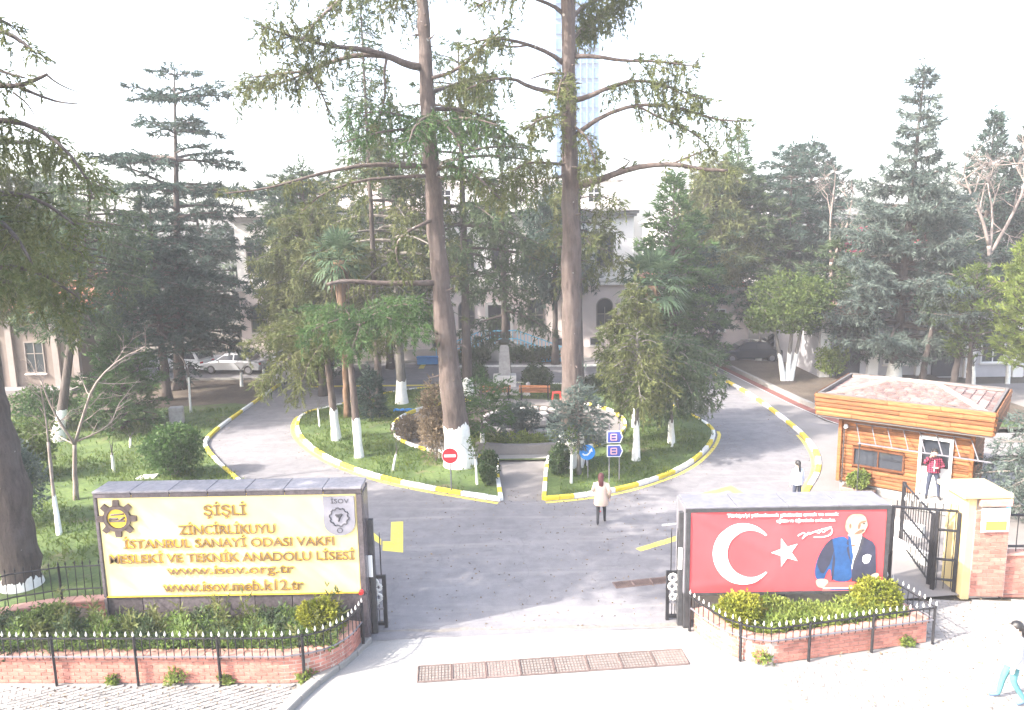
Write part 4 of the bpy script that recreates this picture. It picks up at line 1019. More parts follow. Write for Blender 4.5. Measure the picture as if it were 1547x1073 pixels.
# ======== left of centre weeping cedars
conifer('weeping_cedar', 'tall airy weeping cedar left of the leaning trunk with a whitewashed foot', -6.2, 41.6, 15.6, .27, 4.6, [(0, 2.2), (.2, 3.6), (.45, 4.4), (.7, 3.6), (.88, 2.4), (1, .6)], 42, 'fol_olive', 31, e0=(0, 25), droop=.32, wash=1.35, bark='bark_grey', fo=dict(weep=.3, strand=.9, droop=.35, sl=.28, keep=.65), lf=dict(CON, n=5), skip=.15)
conifer('weeping_cedar', 'light olive weeping cedar with broad drooping crown beside the left lane', -11.3, 44.4, 11.0, .24, 3.0, [(0, 1.8), (.3, 3.2), (.6, 3.6), (.85, 2.4), (1, .6)], 60, 'fol_olive', 32, e0=(5, 35), droop=.42, fo=dict(weep=.5, strand=1.0, droop=.4, sl=.28), lf=CON)
# low spreading pair in the island
def flat_top(name, label, base, limbs, seed, mat, wash, r0, top, lean):
    T = Tree(name, label, base[0], base[1], None, seed, 'bark'); x, y = base
    T.trunk([(x, y, .1), (x + lean[0] * .4, y + lean[1] * .4, top * .5), (x + lean[0], y + lean[1], top)], [r0, r0 * .85, r0 * .6], 9, 1.25, wash)
    for pix in limbs:
        pts = T.limb([T.at(top - .5)[0]] + px_line(pix), .05, .01); pts = [p + Vector((0, 0, .12)) for p in pts]; T.foliate(pts, s0=.05, step=.13, blen=1.2, droop=.3, sl=.24, sstep=.12, weep=.35, strand=.5, lift=.08, taper=.4, tilt=.12)
        pts2 = [p + Vector((0, 0, -.45)) for p in pts]; T.foliate(pts2, s0=.4, step=.24, blen=.9, droop=.3, sl=.24, sstep=.14, weep=.3, strand=.5, lift=.0, taper=.4, tilt=.12, wood=.8)
    T.finish(mat, n=8, lw=.036, spread=.5); return T
flat_top('spreading_cedar', 'low spreading cedar with drooping boughs leaning out over the left lane', (-8.2, 34.2), [[(460, 505, 33.6), (420, 510, 33), (375, 522, 32.4)], [(470, 520, 33), (430, 545, 32), (395, 580, 31.4)], [(480, 500, 34.5), (440, 490, 35), (400, 500, 35.6)], [(500, 505, 33), (470, 540, 31.8), (450, 590, 31)], [(500, 490, 35), (470, 480, 36.5), (430, 478, 37.5)], [(520, 500, 34), (550, 505, 33.6), (585, 520, 33.2)]], 41, 'fol_olive', 1.5, .19, 4.7, (-.3, .1))
flat_top('spreading_cedar', 'flat topped green cedar with a thin whitewashed trunk in the island lawn', (-6.6, 31.4), [[(580, 465, 31.2), (620, 458, 31), (655, 475, 30.8)], [(570, 475, 30.8), (600, 485, 30), (640, 500, 29.4)], [(520, 480, 31), (490, 490, 30.6), (460, 505, 30.2)], [(560, 465, 32), (590, 455, 33), (630, 455, 34)], [(530, 470, 32), (500, 465, 33.2), (470, 470, 34)], [(545, 485, 30.6), (540, 505, 29.8), (530, 530, 29.2)]], 42, 'fol_green', 1.75, .17, 5.9, (-.3, .2))
# ======== between and behind the two tall trunks
conifer('airy_cedar', 'tall airy grey green cedar between the two tall trunks', -2.6, 43.0, 19.6, .30, 6.0, [(0, 2.4), (.2, 4.4), (.5, 4.2), (.75, 3.2), (.9, 2.0), (1, .4)], 46, 'fol_mid', 33, tiers=11, e0=(-4, 20), droop=.25, wash=1.15, bark='bark_dark', fo=dict(weep=.3, strand=.7, droop=.3, sl=.30, keep=.7), lf=dict(CON, n=5, lw=.055), skip=.1)
conifer('airy_cedar', 'slender dark trunked cedar before the school wall just left of the right trunk', 3.1, 53.6, 12.6, .24, 5.6, [(0, 1.4), (.2, 2.6), (.5, 2.6), (.8, 1.8), (1, .3)], 32, 'fol_dark', 34, e0=(-6, 18), droop=.3, fo=dict(weep=.5, strand=1.2, droop=.3, sl=.34), lf=dict(CON, n=5, lw=.06))
conifer('airy_cedar', 'cedar with boughs sweeping low over the bust monument', -.4, 48.6, 14.0, .28, 3.0, [(0, 2.6), (.15, 3.4), (.4, 2.8), (.7, 2.4), (1, .4)], 20, 'fol_mid', 35, tiers=8, e0=(-10, 15), droop=.2, fo=dict(weep=.3, strand=.7, droop=.3, sl=.32), lf=dict(CON, lw=.055))
conifer('airy_cedar', 'dark second trunk standing close behind the right tall cedar', 3.9, 43.0, 13.6, .26, 7.0, [(0, 1.2), (.3, 2.6), (.7, 2.2), (1, .4)], 15, 'fol_olive', 36, e0=(-6, 18), droop=.3, fo=dict(weep=.45, strand=1.0, droop=.3, sl=.3), lf=CON)
conifer('backdrop_cedar', 'cedar filling the gap at the left end of the school roof', -8.6, 53.0, 15.8, .28, 5.0, [(0, 2.4), (.3, 3.6), (.7, 2.8), (1, .4)], 26, 'fol_mid', 37, e0=(-6, 18), droop=.25, fo=dict(weep=.3, droop=.3, sl=.36), lf=dict(CON, lw=.06), skip=.15)
conifer('thin_spruce', 'thin ragged spire behind the left limb of the leaning trunk', -7.2, 40.0, 21.0, .2, 12.5, [(0, 1.8), (.4, 1.3), (.8, .7), (1, .15)], 40, 'fol_mid', 38, e0=(-12, 5), droop=.2, fo=dict(weep=.3, droop=.3, sl=.28, keep=.7), lf=CON)
# ======== right half
conifer('pointed_cedar', 'pointed mid green conifer just right of the right tall trunk', 10.4, 49.0, 12.6, .28, 1.0, [(0, 3.0), (.25, 3.3), (.6, 2.2), (.85, 1.0), (1, .2)], 84, 'fol_green', 51, e0=(0, 35), droop=.08, fo=dict(droop=.2, sl=.32, step=.19), lf=dict(CON, n=6, lw=.06))
conifer('weeping_cedar', 'yellow green weeping young cedar on the right of the island', 5.9, 35.6, 6.9, .15, 2.2, [(0, 1.1), (.3, 1.9), (.6, 1.6), (.85, 1.1), (1, .3)], 30, 'fol_olive', 52, e0=(20, 45), droop=.62, wash=1.1, bark='bark_grey', fo=dict(weep=.55, strand=.9, droop=.4, sl=.24), lf=dict(CON, n=6))
conifer('weeping_cedar', 'grey green weeping cedar with a whitewashed stem beside the blue direction signs', 5.05, 30.3, 5.3, .13, 2.4, [(0, 1.0), (.4, 1.8), (.75, 1.4), (1, .5)], 30, 'fol_olive', 53, e0=(15, 45), droop=.55, wash=1.6, bark='bark_grey', fo=dict(weep=.5, strand=.8, droop=.4, sl=.22), lf=dict(CON, lw=.04))
conifer('weeping_cedar', 'spreading weeping cedar overhanging the right lane kerb', 7.0, 32.7, 4.7, .12, 1.9, [(0, 1.1), (.4, 2.5), (.75, 2.0), (1, .6)], 50, 'fol_mid', 54, e0=(15, 40), droop=.5, wash=1.1, bark='bark_grey', fo=dict(weep=.5, strand=.7, droop=.4, sl=.22), lf=dict(CON, lw=.04))
conifer('layered_cedar', 'broad layered green cedar behind the small round tree by the right lane', 17.0, 58.5, 14.0, .34, 3.2, [(0, 4.0), (.2, 4.8), (.5, 4.6), (.75, 3.4), (.9, 1.8), (1, .4)], 92, 'fol_mid', 55, tiers=16, e0=(-5, 12), droop=.06, fo=dict(droop=.14, sl=.36, tilt=.1, sstep=.18), lf=dict(CON, n=6, lw=.065))
conifer('layered_cedar', 'green cedar crowding in behind the fan palm on the right', 11.9, 52.6, 9.6, .26, 1.0, [(0, 2.6), (.3, 3.2), (.6, 2.4), (.85, 1.3), (1, .3)], 60, 'fol_dark', 60, e0=(0, 25), droop=.1, fo=dict(droop=.2, sl=.34), lf=dict(CON, n=6, lw=.06))
conifer('layered_cedar', 'dusky green young cedar just left of the silver conifer', 20.4, 47.6, 8.6, .22, 2.2, [(0, 1.6), (.3, 2.6), (.6, 2.2), (.85, 1.2), (1, .3)], 50, 'fol_mid', 48, tiers=10, e0=(-4, 12), droop=.08, fo=dict(droop=.15, sl=.32, tilt=.12), lf=dict(CON, n=6, lw=.055))
conifer('layered_cedar', 'dusky layered cedar between the silver conifer and the lilac building', 27.5, 52.5, 10.5, .3, 2.6, [(0, 3.0), (.3, 4.0), (.6, 3.4), (.85, 1.8), (1, .4)], 60, 'fol_mid', 50, tiers=12, e0=(-4, 12), droop=.08, fo=dict(droop=.15, sl=.36, tilt=.12), lf=dict(CON, n=6, lw=.065))
conifer('layered_cedar', 'layered dark cedar left of the silver conifer', 21.6, 59.5, 15.4, .34, 2.6, [(0, 3.6), (.2, 4.4), (.5, 4.0), (.75, 3.0), (.9, 1.8), (1, .5)], 84, 'fol_dark', 56, tiers=16, e0=(-5, 12), droop=.06, fo=dict(droop=.14, sl=.36, tilt=.1, sstep=.18), lf=dict(CON, n=6, lw=.065))
conifer('weeping_cedar', 'olive weeping top rising above the layered cedar right of the long bare limb', 15.2, 57.0, 14.4, .28, 6.0, [(0, 2.2), (.4, 3.0), (.8, 2.2), (1, .6)], 50, 'fol_olive', 57, e0=(10, 40), droop=.5, fo=dict(weep=.5, strand=1.0, droop=.4, sl=.36), lf=dict(CON, lw=.06))
conifer('small_spruce', 'small dark spire on the skyline between the bare limb and the silver conifer', 18.8, 64.0, 17.0, .25, 9.0, [(0, 2.2), (.5, 1.4), (1, .15)], 40, 'fol_green', 58, e0=(0, 15), droop=.1, fo=dict(sl=.4), lf=dict(CON, lw=.07))
conifer('backdrop_cedar', 'rounded dark blue cedar crown on the skyline left of the silver conifer', 25.6, 66.0, 16.0, .34, 4.0, [(0, 4.0), (.3, 4.6), (.65, 3.2), (.9, 1.6), (1, .5)], 70, 'fol_dark', 59, e0=(0, 25), droop=.08, fo=dict(sl=.42, sstep=.22), lf=dict(CON, n=6, lw=.08))
conifer('silver_cedar', 'tall silver green conifer with a narrow spire behind the wooden kiosk', 23.3, 45.6, 18.2, .34, 1.8, [(0, 3.4), (.08, 5.2), (.22, 4.8), (.36, 4.2), (.50, 3.6), (.60, 2.4), (.66, 1.2), (.8, 1.0), (.95, .55), (1, .15)], 110, 'fol_blue', 61, tiers=19, lean=(.6, 0), e0=(-4, 8), droop=.05, up=.14, wash=1.2, fo=dict(droop=.3, sl=.30, tilt=.08, sstep=.13, step=.14, lift=.02, weep=.12, strand=.35), lf=dict(CON, n=6, lw=.055))
conifer('backdrop_cedar', 'dark pointed cypress on the skyline near the right edge of the view', 34.6, 56.0, 16.8, .28, 4.0, [(0, 3.0), (.4, 2.8), (.7, 1.5), (.85, .7), (1, .2)], 70, 'fol_dark', 62, e0=(10, 45), droop=.05, fo=dict(sl=.4), lf=dict(CON, n=6, lw=.07))
conifer('backdrop_cedar', 'second dark cypress at the very right edge of the skyline', 38.0, 57.0, 16.2, .28, 4.0, [(0, 3.0), (.4, 2.8), (.7, 1.6), (.85, .8), (1, .2)], 70, 'fol_dark', 63, e0=(10, 45), droop=.05, fo=dict(sl=.4), lf=dict(CON, n=6, lw=.07))
conifer('bright_pine', 'bright yellow green pine at the right edge behind the kiosk', 27.0, 38.5, 8.6, .2, 1.9, [(0, 1.8), (.3, 2.4), (.6, 2.0), (.85, 1.1), (1, .3)], 74, 'fol_bright', 64, e0=(10, 45), droop=.02, up=.1, wash=1.3, fo=dict(sl=.26, step=.15, sstep=.12, lift=.3, droop=0), lf=dict(CON, n=6))
conifer('young_pine', 'loose mid green pine between the silver conifer and the bright pine', 25.4, 41.5, 6.8, .16, 2.0, [(0, 1.2), (.4, 1.9), (.8, 1.2), (1, .3)], 40, 'fol_leaf', 65, e0=(10, 45), droop=.05, wash=0, fo=dict(sl=.26), lf=CON)
conifer('roadside_cedar', 'grey green boughs of a cedar reaching in at the right edge above the brick pillar', 16.8, 22.4, 3.8, .15, .6, [(0, 1.2), (.4, 2.2), (.8, 1.4), (1, .3)], 56, 'fol_blue', 66, e0=(0, 30), droop=.3, bark='bark_grey', fo=dict(weep=.25, droop=.35, sl=.17, step=.13, sstep=.10, strand=.4), lf=dict(CON, lw=.028))
# street trees standing left of the view, whose shade falls on the gateway
conifer('street_cedar', 'cedar on the street left of the gate whose shade crosses the gateway', -14.3, 15.4, 17.5, .4, 9.3, [(0, 2.6), (.3, 3.5), (.7, 3.0), (1, .5)], 40, 'fol_mid', 67, tiers=6, e0=(-4, 15), droop=.12, fo=dict(weep=.1, droop=.3, sl=.34), lf=dict(CON, lw=.065))
conifer('street_cedar', 'second cedar on the street farther left of the gate', -21.0, 16.5, 19, .4, 8.0, [(0, 3.4), (.3, 4.6), (.7, 3.4), (1, .5)], 56, 'fol_mid', 68, e0=(-4, 15), droop=.15, fo=dict(weep=.2, droop=.3, sl=.36), lf=dict(CON, lw=.07))

# ======== small conifers in front of the pond
conifer('young_fir', 'bushy young fir with layered boughs in front of the pond beside the leaning trunk', -1.35, 31.9, 3.0, .09, .9, [(0, 1.0), (.3, 1.8), (.6, 1.4), (.85, .8), (1, .2)], 19, 'fol_green', 71, e0=(5, 30), droop=.12, wash=.9, bark='bark_grey', fo=dict(sl=.2, step=.12, sstep=.10, droop=.25), lf=dict(CON, n=6, lw=.035))
conifer('young_fir', 'slim young blue green fir in front of the straight tall trunk', 2.55, 28.6, 3.4, .08, 1.3, [(0, .8), (.3, 1.15), (.6, .9), (.85, .5), (1, .1)], 28, 'fol_blue', 72, e0=(0, 30), droop=.15, bark='bark_grey', fo=dict(sl=.19, step=.12, sstep=.10), lf=dict(CON, n=6, lw=.035))
conifer('young_fir', 'small dark fir on the left part of the island lawn', -7.3, 38.2, 2.3, .07, .1, [(0, .7), (.3, .75), (.7, .45), (1, .1)], 34, 'fol_dark', 73, e0=(10, 50), fo=dict(sl=.2, step=.13), lf=dict(CON, n=6))

# ======== broadleaf shapes: leaves scattered through lumps
def leafy(fol, c, rad, n, sl, rg, shell=.55, lumps=9, flat=1.0):
    c = np.array(c); rad = np.array(rad)
    L = rg.normal(size=(lumps, 3)); L /= np.linalg.norm(L, axis=1, keepdims=True); L = L * rad * .55
    k = rg.integers(0, lumps, n); d = rg.normal(size=(n, 3)); d /= np.linalg.norm(d, axis=1, keepdims=True)
    r = (shell + (1 - shell) * rg.random(n))[:, None]
    P = c + L[k] + d * r * rad * .55
    P[:, 2] = np.maximum(P[:, 2], c[2] - rad[2])
    fol.put(P, d + np.array([0, 0, .4]) + rg.normal(size=(n, 3)) * .5, sl * rg.uniform(.6, 1.2, n))
def bush(name, label, x, y, z, rad, mat, n, sl, lw, seed, cat='shrub', group=None, stem=True, lumps=9, shell=.55, leaf='foliage'):
    T = Tree(name, label, x, y, group, seed, 'bark_grey', z, cat); rg = T.rg
    if stem:
        for k in range(5):
            a = 6.28 * k / 5 + rg.random(); T.br.tube([(x, y, z - .05), (x + rad[0] * .3 * math.cos(a), y + rad[1] * .3 * math.sin(a), z + rad[2] * .6), (x + rad[0] * .6 * math.cos(a), y + rad[1] * .6 * math.sin(a), z + rad[2] * 1.2)], [.03, .02, .008], 5)
        T.br.build('stem', T.bark, T.root); T.br = MB()
    leafy(T.fol, (x, y, z + rad[2]), rad, n, sl, rg, shell, lumps)
    add_crown(T.root, T.fol, MT[mat], leaf, n=3, lw=lw, spread=.6, quad=True); return T
# round light green tree with a whitewashed fork
T15 = Tree('round_tree', 'round light green tree with a forked whitewashed trunk in the right garden bed', 16.7, 45.4, None, 81, 'bark_grey', .22)
for (dx, top) in ((-.75, (-.9, 3.6)), (.75, (.8, 3.8)), (.1, (.25, 4.2))):
    P = T15.trunk([(16.7 + dx * .25, 45.4, .22), (16.7 + dx * .7, 45.4 + .2 * dx, 1.6), (16.7 + top[0], 45.4, top[1])], [.15, .12, .08], 8, 1.15, 1.75)
    for k in range(5): T15.br.tube([P[-1], P[-1] + Vector((T15.rg.normal() * .9, T15.rg.normal() * .9, .9 + .3 * k))], [.06, .015], 5)
leafy(T15.fol, (16.5, 45.4, 5.0), (2.6, 2.4, 1.75), 5200, .20, T15.rg, .5, 16); leafy(T15.fol, (14.9, 45.2, 4.0), (1.0, .9, .7), 700, .2, T15.rg, .4, 6)
T15.br.build('branches', T15.bark, T15.root, kind='stuff'); add_crown(T15.root, T15.fol, MT['fol_leaf'], n=3, lw=.06, spread=.6, quad=True)
bush('garden_shrub', 'small yellow green shrub right of the round tree', 19.6, 46.0, .22, (.9, .8, 1.3), 'fol_bright', 700, .2, .06, 82)
bush('round_bush', 'rounded dark green bush on the lawn above the yellow school sign', -13.6, 29.3, .06, (1.15, 1.1, 1.05), 'fol_green', 3600, .15, .03, 83, lumps=14)
bush('garden_shrub', 'loose bluish shrub between the leaning dark trunk and the bare tree', -16.9, 24.6, .06, (1.2, 1.0, 1.6), 'fol_blue', 2400, .14, .035, 84, lumps=14)
bush('garden_shrub', 'yellowish laurel bush at the left edge beside the dark trunk', -19.6, 29.5, .06, (1.3, 1.1, 1.3), 'fol_leaf', 2000, .16, .045, 85, lumps=12)
bush('garden_shrub', 'low green shrub by the tan building in the left garden', -23.6, 37.2, .06, (1.8, 1.2, 1.1), 'fol_green', 2200, .17, .045, 86, lumps=12)
bush('round_bush', 'clipped ball shaped bush right of the monument', 1.45, 44.4, .1, (.85, .85, .80), 'fol_hedge', 2600, .12, .04, 87, lumps=20, shell=.9)
bush('round_bush', 'clipped dark bush half hidden behind the whitewashed trunk left of the monument', -2.3, 44.8, .1, (.75, .75, .85), 'fol_hedge', 2200, .12, .04, 88, lumps=20, shell=.9)
bush('island_shrub', 'low clipped shrub at the right rear of the island', 4.9, 43.6, .1, (.8, .7, .5), 'fol_hedge', 1200, .13, .04, 89)
bush('island_shrub', 'tangled grey brown shrub on the left side of the pond path', -4.8, 33.8, .1, (.75, .6, .6), 'fol_brown', 900, .14, .03, 90)
bush('island_shrub', 'grey leaved shrub beside the pond stones', .2, 34.2, .1, (1.0, .8, .8), 'fol_blue', 1600, .13, .035, 91)
bush('dry_ivy', 'tangle of dry ivy stems clinging to the foot of the leaning trunk', -3.25, 30.6, .1, (.65, .5, 1.75), 'fol_brown', 1900, .2, .02, 92, cat='ivy', lumps=16, shell=.3)
bush('island_shrub', 'small rusty shrub at the right lane edge of the far lawn', 11.2, 49.6, .1, (1.1, .9, 1.2), 'fol_brown', 1400, .2, .05, 93)
bush('clipped_hedge', 'upright clipped bush on the left of the island path entrance', -.95, 28.0, .1, (.33, .85, .55), 'fol_hedge', 2000, .09, .03, 94, lumps=18, shell=.8)
bush('clipped_hedge', 'upright clipped bush on the right of the island path entrance', 1.75, 28.7, .1, (.38, .7, .62), 'fol_hedge', 2000, .09, .03, 95, lumps=18, shell=.8)
# hedge arc in front of the pond
Hh = Tree('pond_hedge', 'curved light green hedge in front of the pond', .6, 32.2, None, 96, 'bark_grey', .1, 'hedge')
for (p, q) in zip(arc(.5, 36.2, 4.25, R(238), R(312), 11)[:-1], arc(.5, 36.2, 4.25, R(238), R(312), 11)[1:]):
    leafy(Hh.fol, ((p[0] + q[0]) / 2, (p[1] + q[1]) / 2, .48), (.42, .38, .42), 420, .11, Hh.rg, .6, 8)
    Hh.br.tube([(p[0], p[1], .08), (p[0] + .05, p[1], .6)], [.02, .01], 5)
Hh.br.build('stem', Hh.bark, Hh.root); add_crown(Hh.root, Hh.fol, MT['fol_bright'], 'foliage', n=3, lw=.03, quad=True)
# hedges by the stairs
for (x, s_) in ((-3.4, 'left'), (1.6, 'right')):
    Hh = Tree('clipped_hedge', 'low hedge before the %s flight of the school stairs' % s_, x, 54.3, None, 97, 'bark_grey', .1, 'hedge')
    for k in range(6): leafy(Hh.fol, (x - 1.4 + .55 * k, 54.25, .65), (.42, .3, .55), 260, .16, Hh.rg, .6, 8); Hh.br.tube([(x - 1.4 + .55 * k, 54.25, .08), (x - 1.4 + .55 * k, 54.25, .8)], [.02, .01], 5)
    Hh.br.build('stem', Hh.bark, Hh.root); add_crown(Hh.root, Hh.fol, MT['fol_hedge'], 'foliage', n=3, lw=.05, quad=True)

# ======== fan palms
def palm(label, x, y, H, seed, R0=1.25):
    T = Tree('fan_palm', label, x, y, 'fan palms before the school', seed, 'palm_bark'); rg = T.rg
    T.trunk([(x, y, .1), (x + .05, y, H * .5), (x, y, H)], [.17, .17, .24, .30], 10, 1.2)
    b = MB()
    for k in range(60):     # old leaf bases and hanging fibre under the crown
        a = rg.random() * 6.28; z = H - rg.random() * 1.1; p = Vector((x + .25 * math.cos(a), y + .25 * math.sin(a), z)); b.tube([p, p + Vector((.22 * math.cos(a), .22 * math.sin(a), -.35 - .3 * rg.random()))], [.05, .015], 4)
    b.build('fibre_skirt', MT['palm_bark'], T.root)
    for k in range(30):
        a = 2.4 * k + rg.normal() * .2; el = math.radians(75 - 4.2 * k + rg.normal() * 6); L = R0 * rg.uniform(.5, .75)
        d = Vector((math.cos(a) * math.cos(el), math.sin(a) * math.cos(el), math.sin(el))); c = Vector((x, y, H + .1)); tip = c + d * L
        m = MB(); m.tube([c, tip], [.03, .014], 4)
        sd = Vector((-math.sin(a), math.cos(a), 0)); up = sd.cross(d) * -1
        for j in range(17):
            w = math.radians(-105 + 210 * j / 16); v = d * math.cos(w) + sd * math.sin(w) + up * .12 * rg.normal(); l = .62 * R0 * (.75 + .25 * math.cos(w))
            q = tip + v * l + Vector((0, 0, -.14 * R0 * (1 - .4 * math.sin(el)))); mid = tip + v * l * .55; pr = v.cross(up).normalized() * .035 * R0
            m.add([tip, mid + pr, q, mid - pr], [(0, 1, 2, 3)])
        m.build('leaf', MT['fol_palm'], T.root)
    return T
palm('big fan palm with a shaggy brown trunk right of the tall trunks', 8.0, 43.0, 6.3, 101, 2.1)
palm('fan palm with a hairy brown trunk left of the leaning trunk', -8.6, 38.5, 8.2, 102, 1.5)

# ======== bare trees
def bare(name, label, x, y, z, segs, seed, r0, wash=0, bark='twig', depth=3, group=None):
    T = Tree(name, label, x, y, group, seed, 'bark_grey', z); T.bark = MT[bark]; rg = T.rg
    def grow(p, d, L, r, k):
        pts = [p]; q = p.copy(); dd = d.copy()
        for _ in range(4):
            dd = (dd + Vector(rg.normal(size=3)) * .12 + Vector((0, 0, .06))).normalized(); q = q + dd * (L / 4); pts.append(q.copy())
        T.br.tube(pts, [r * (1 - .13 * i) for i in range(5)], 5 if k > 1 else 3, caps=False)
        if k <= 0: return
        for j in range(3 if k > 1 else 4):
            i = 1 + int(rg.integers(0, 4)); nd = (dd + Vector(rg.normal(size=3)) * .65).normalized(); grow(pts[i], nd, L * rg.uniform(.5, .8), r * .55, k - 1)
    for s_ in segs:
        own = s_[0] == 't'; pts = s_[1]
        if own: T.trunk(pts, [r0, r0 * .8, r0 * .7], 8, 1.2, wash)
        else:
            l = T.limb(pts, s_[2], s_[2] * .35); dd = (l[-1] - l[-2]).normalized()
            for i in range(2, len(l)): grow(l[i], (dd + Vector(rg.normal(size=3)) * .7).normalized(), s_[3], s_[2] * .4, depth)
    T.finish('twig'); return T
yb = 26.9
bare('bare_tree', 'small leafless fig tree with pale branches on the left lawn', -16.2, yb, .06, [('t', [G(115, 755, .06), AT(113, 715, yb), AT(113, 672, yb)]), ('b', px_line([(113, 672, yb), (95, 645, yb - .3), (75, 610, yb - .5), (62, 575, yb - .6)]), .055, .7), ('b', px_line([(113, 672, yb), (125, 630, yb), (140, 585, yb + .1), (165, 555, yb + .3), (195, 535, yb + .5)]), .06, .8), ('b', px_line([(114, 668, yb), (145, 655, yb), (168, 640, yb + .2), (180, 610, yb + .3)]), .04, .6), ('b', px_line([(113, 672, yb), (90, 660, yb + .3), (75, 650, yb + .6)]), .03, .5)], 111, .10, 0, 'twig', 2)
yb = 24.0
bare('bare_sapling', 'slender leaning sapling with whitewashed stem beside the leaning dark trunk', G(90, 810).x, G(90, 810).y, .06, [('t', [G(90, 808, .06), AT(80, 740, 24), AT(73, 668, 24.2)]), ('b', px_line([(73, 668, 24.2), (70, 640, 24.3), (66, 610, 24.4), (60, 580, 24.4)]), .03, .5)], 112, .07, 1.2, 'twig', 2)
bare('bare_tree', 'tall pale leafless tree at the right edge behind the kiosk', 32.0, 50.0, .1, [('t', [(32.0, 50, .1), (31.6, 50, 4), (31.2, 50, 8)]), ('b', [(31.2, 50, 8), (30.6, 50, 9.8), (29.7, 50, 11.4), (29.2, 50, 12.6)], .12, 1.6), ('b', [(31.3, 50, 7.4), (32.4, 50, 9.6), (33.2, 50, 11.6), (33, 50, 13.2)], .12, 1.8), ('b', [(31.3, 50, 8), (31.6, 50.5, 10), (31.4, 51, 12.0)], .1, 1.6)], 113, .2, 0, 'twig', 3)
bare('bare_tree', 'second pale leafless tree close to the right edge of the view', 35.0, 49.0, .1, [('t', [(35.0, 49, .1), (35.0, 49, 4), (34.6, 49, 8)]), ('b', [(34.6, 49, 8), (34.2, 49, 10), (33.4, 49, 11.6), (32.6, 49, 12.8)], .12, 1.7), ('b', [(34.7, 49, 7), (35.4, 49, 9.4), (35.2, 49, 12), (34.8, 49, 13.8)], .12, 1.7)], 114, .2, 0, 'twig', 3)
bare('bare_tree', 'twiggy leafless tree against the sky above the right end of the long limb', 13.4, 60.0, .1, [('t', [(13.4, 60, .1), (13.4, 60, 5), (13.4, 60, 10)]), ('b', [(13.4, 60, 9), (13.0, 60, 11), (13.2, 60, 13.2)], .1, 1.7), ('b', [(13.4, 60, 10), (14.2, 60, 12), (14.4, 60, 13.6)], .1, 1.6)], 115, .2, 0, 'twig', 3)
bare('bare_tree', 'reddish leafless tree amid the dark cedars right of the round tree', 22.0, 52.0, .1, [('t', [(22, 52, .1), (22, 52, 4), (21.8, 52, 7)]), ('b', [(21.8, 52, 7), (21.4, 51.6, 9.4), (21.5, 51.4, 12)], .1, 1.5), ('b', [(21.8, 52, 7), (22.5, 51.6, 9), (22.7, 51.4, 11)], .1, 1.5)], 116, .18, 0, 'twig', 3)

# ======== whitewashed posts, stumps and saplings
def sapling(label, px, py, ptop, lean=0, seed=1, leaves=0, r=.035, wash=.95):
    g = G(px, py, .1); zt = AT(px + lean, ptop, g.y).z; xt = AT(px + lean, ptop, g.y).x
    T = Tree('sapling', label, g.x, g.y, 'whitewashed saplings', seed, 'bark_grey', .1)
    P = T.trunk([(g.x, g.y, .1), ((g.x + xt) / 2, g.y, (.1 + zt) / 2), (xt, g.y, zt)], [r, r * .9, r * .7], 7, 1.1, (zt - .1) * wash, jag=.03)
    for k in range(4): T.br.tube([P[-1], P[-1] + Vector((T.rg.normal() * .25, T.rg.normal() * .25, .35 + .1 * k))], [r * .4, .004], 3)
    if leaves: leafy(T.fol, (xt, g.y, zt + .4), (.4, .4, .5), leaves, .12, T.rg)
    if T.fol.P: add_crown(T.root, T.fol, MT['fol_leaf'], n=3, lw=.03, quad=True)
    T.br.build('twigs', T.bark, T.root, kind='stuff')
sapling('short leaning whitewashed stick in the front lawn of the island', 593, 712, 682, 6, 121)
sapling('thin whitewashed stem at the left rim of the island lawn', 483, 645, 615, -3, 122)
sapling('whitewashed stem standing close to the left island path bush', 721, 732, 690, -3, 123, 60)
sapling('leaning whitewashed stem against the root of the leaning trunk', 664, 692, 658, -10, 124, 0, .05)
sapling('whitewashed stem left of the round blue sign', 863, 730, 682, 1, 125, 60, .045)
sapling('thin whitewashed stem leaning among the branches at the right rim of the island', 1015, 675, 635, 0, 126, 0, .05)
sapling('small whitewashed stake on the left lawn above the yellow sign', 172, 712, 684, -3, 127, 0, .06)
sapling('tiny whitewashed stake deeper in the left lawn', 197, 675, 660, 0, 128, 0, .05)
sapling('thin whitewashed stem in the bare soil of the left garden', 288, 622, 555, -4, 129, 0, .05, .8)
sapling('whitewashed stem by the silver car', 365, 583, 560, -1, 130, 0, .09)
sapling('second whitewashed stem right of the silver car', 398, 575, 555, 0, 131, 0, .09)
sapling('whitewashed stem behind the left garden soil', 256, 590, 560, -3, 132, 0, .09)
sapling('whitewashed trunk stub left of the forked tree in the right bed', 1146, 545, 515, 2, 133, 0, .2)
sapling('whitewashed stem right of the forked tree', 1250, 555, 528, 0, 134, 0, .1)
sapling('whitewashed young stem among the right forecourt pines', 1470, 582, 550, 0, 135, 0, .12)
sapling('whitewashed young stem at the right edge forecourt', 1522, 580, 545, 2, 136, 0, .12)
for (px, py, lab) in ((1392, 585, 'dark bare trunk before the lilac building right of the silver conifer'), (1440, 588, 'leaning dark trunk before the second pilaster of the lilac building')):
    g = G(px, py, .1); T = Tree('young_tree', lab, g.x, g.y, 'dark trunks before the lilac building', px, 'bark_dark', .1)
    T.trunk([(g.x, g.y, .1), (g.x + .1, g.y, 1.8), (g.x + .5, g.y, 4.2)], [.2, .16, .1], 8, 1.2)
    leafy(T.fol, (g.x + .4, g.y, 4.6), (1.5, 1.2, .9), 900, .22, T.rg); add_crown(T.root, T.fol, MT['fol_mid'], n=3, lw=.05, quad=True)
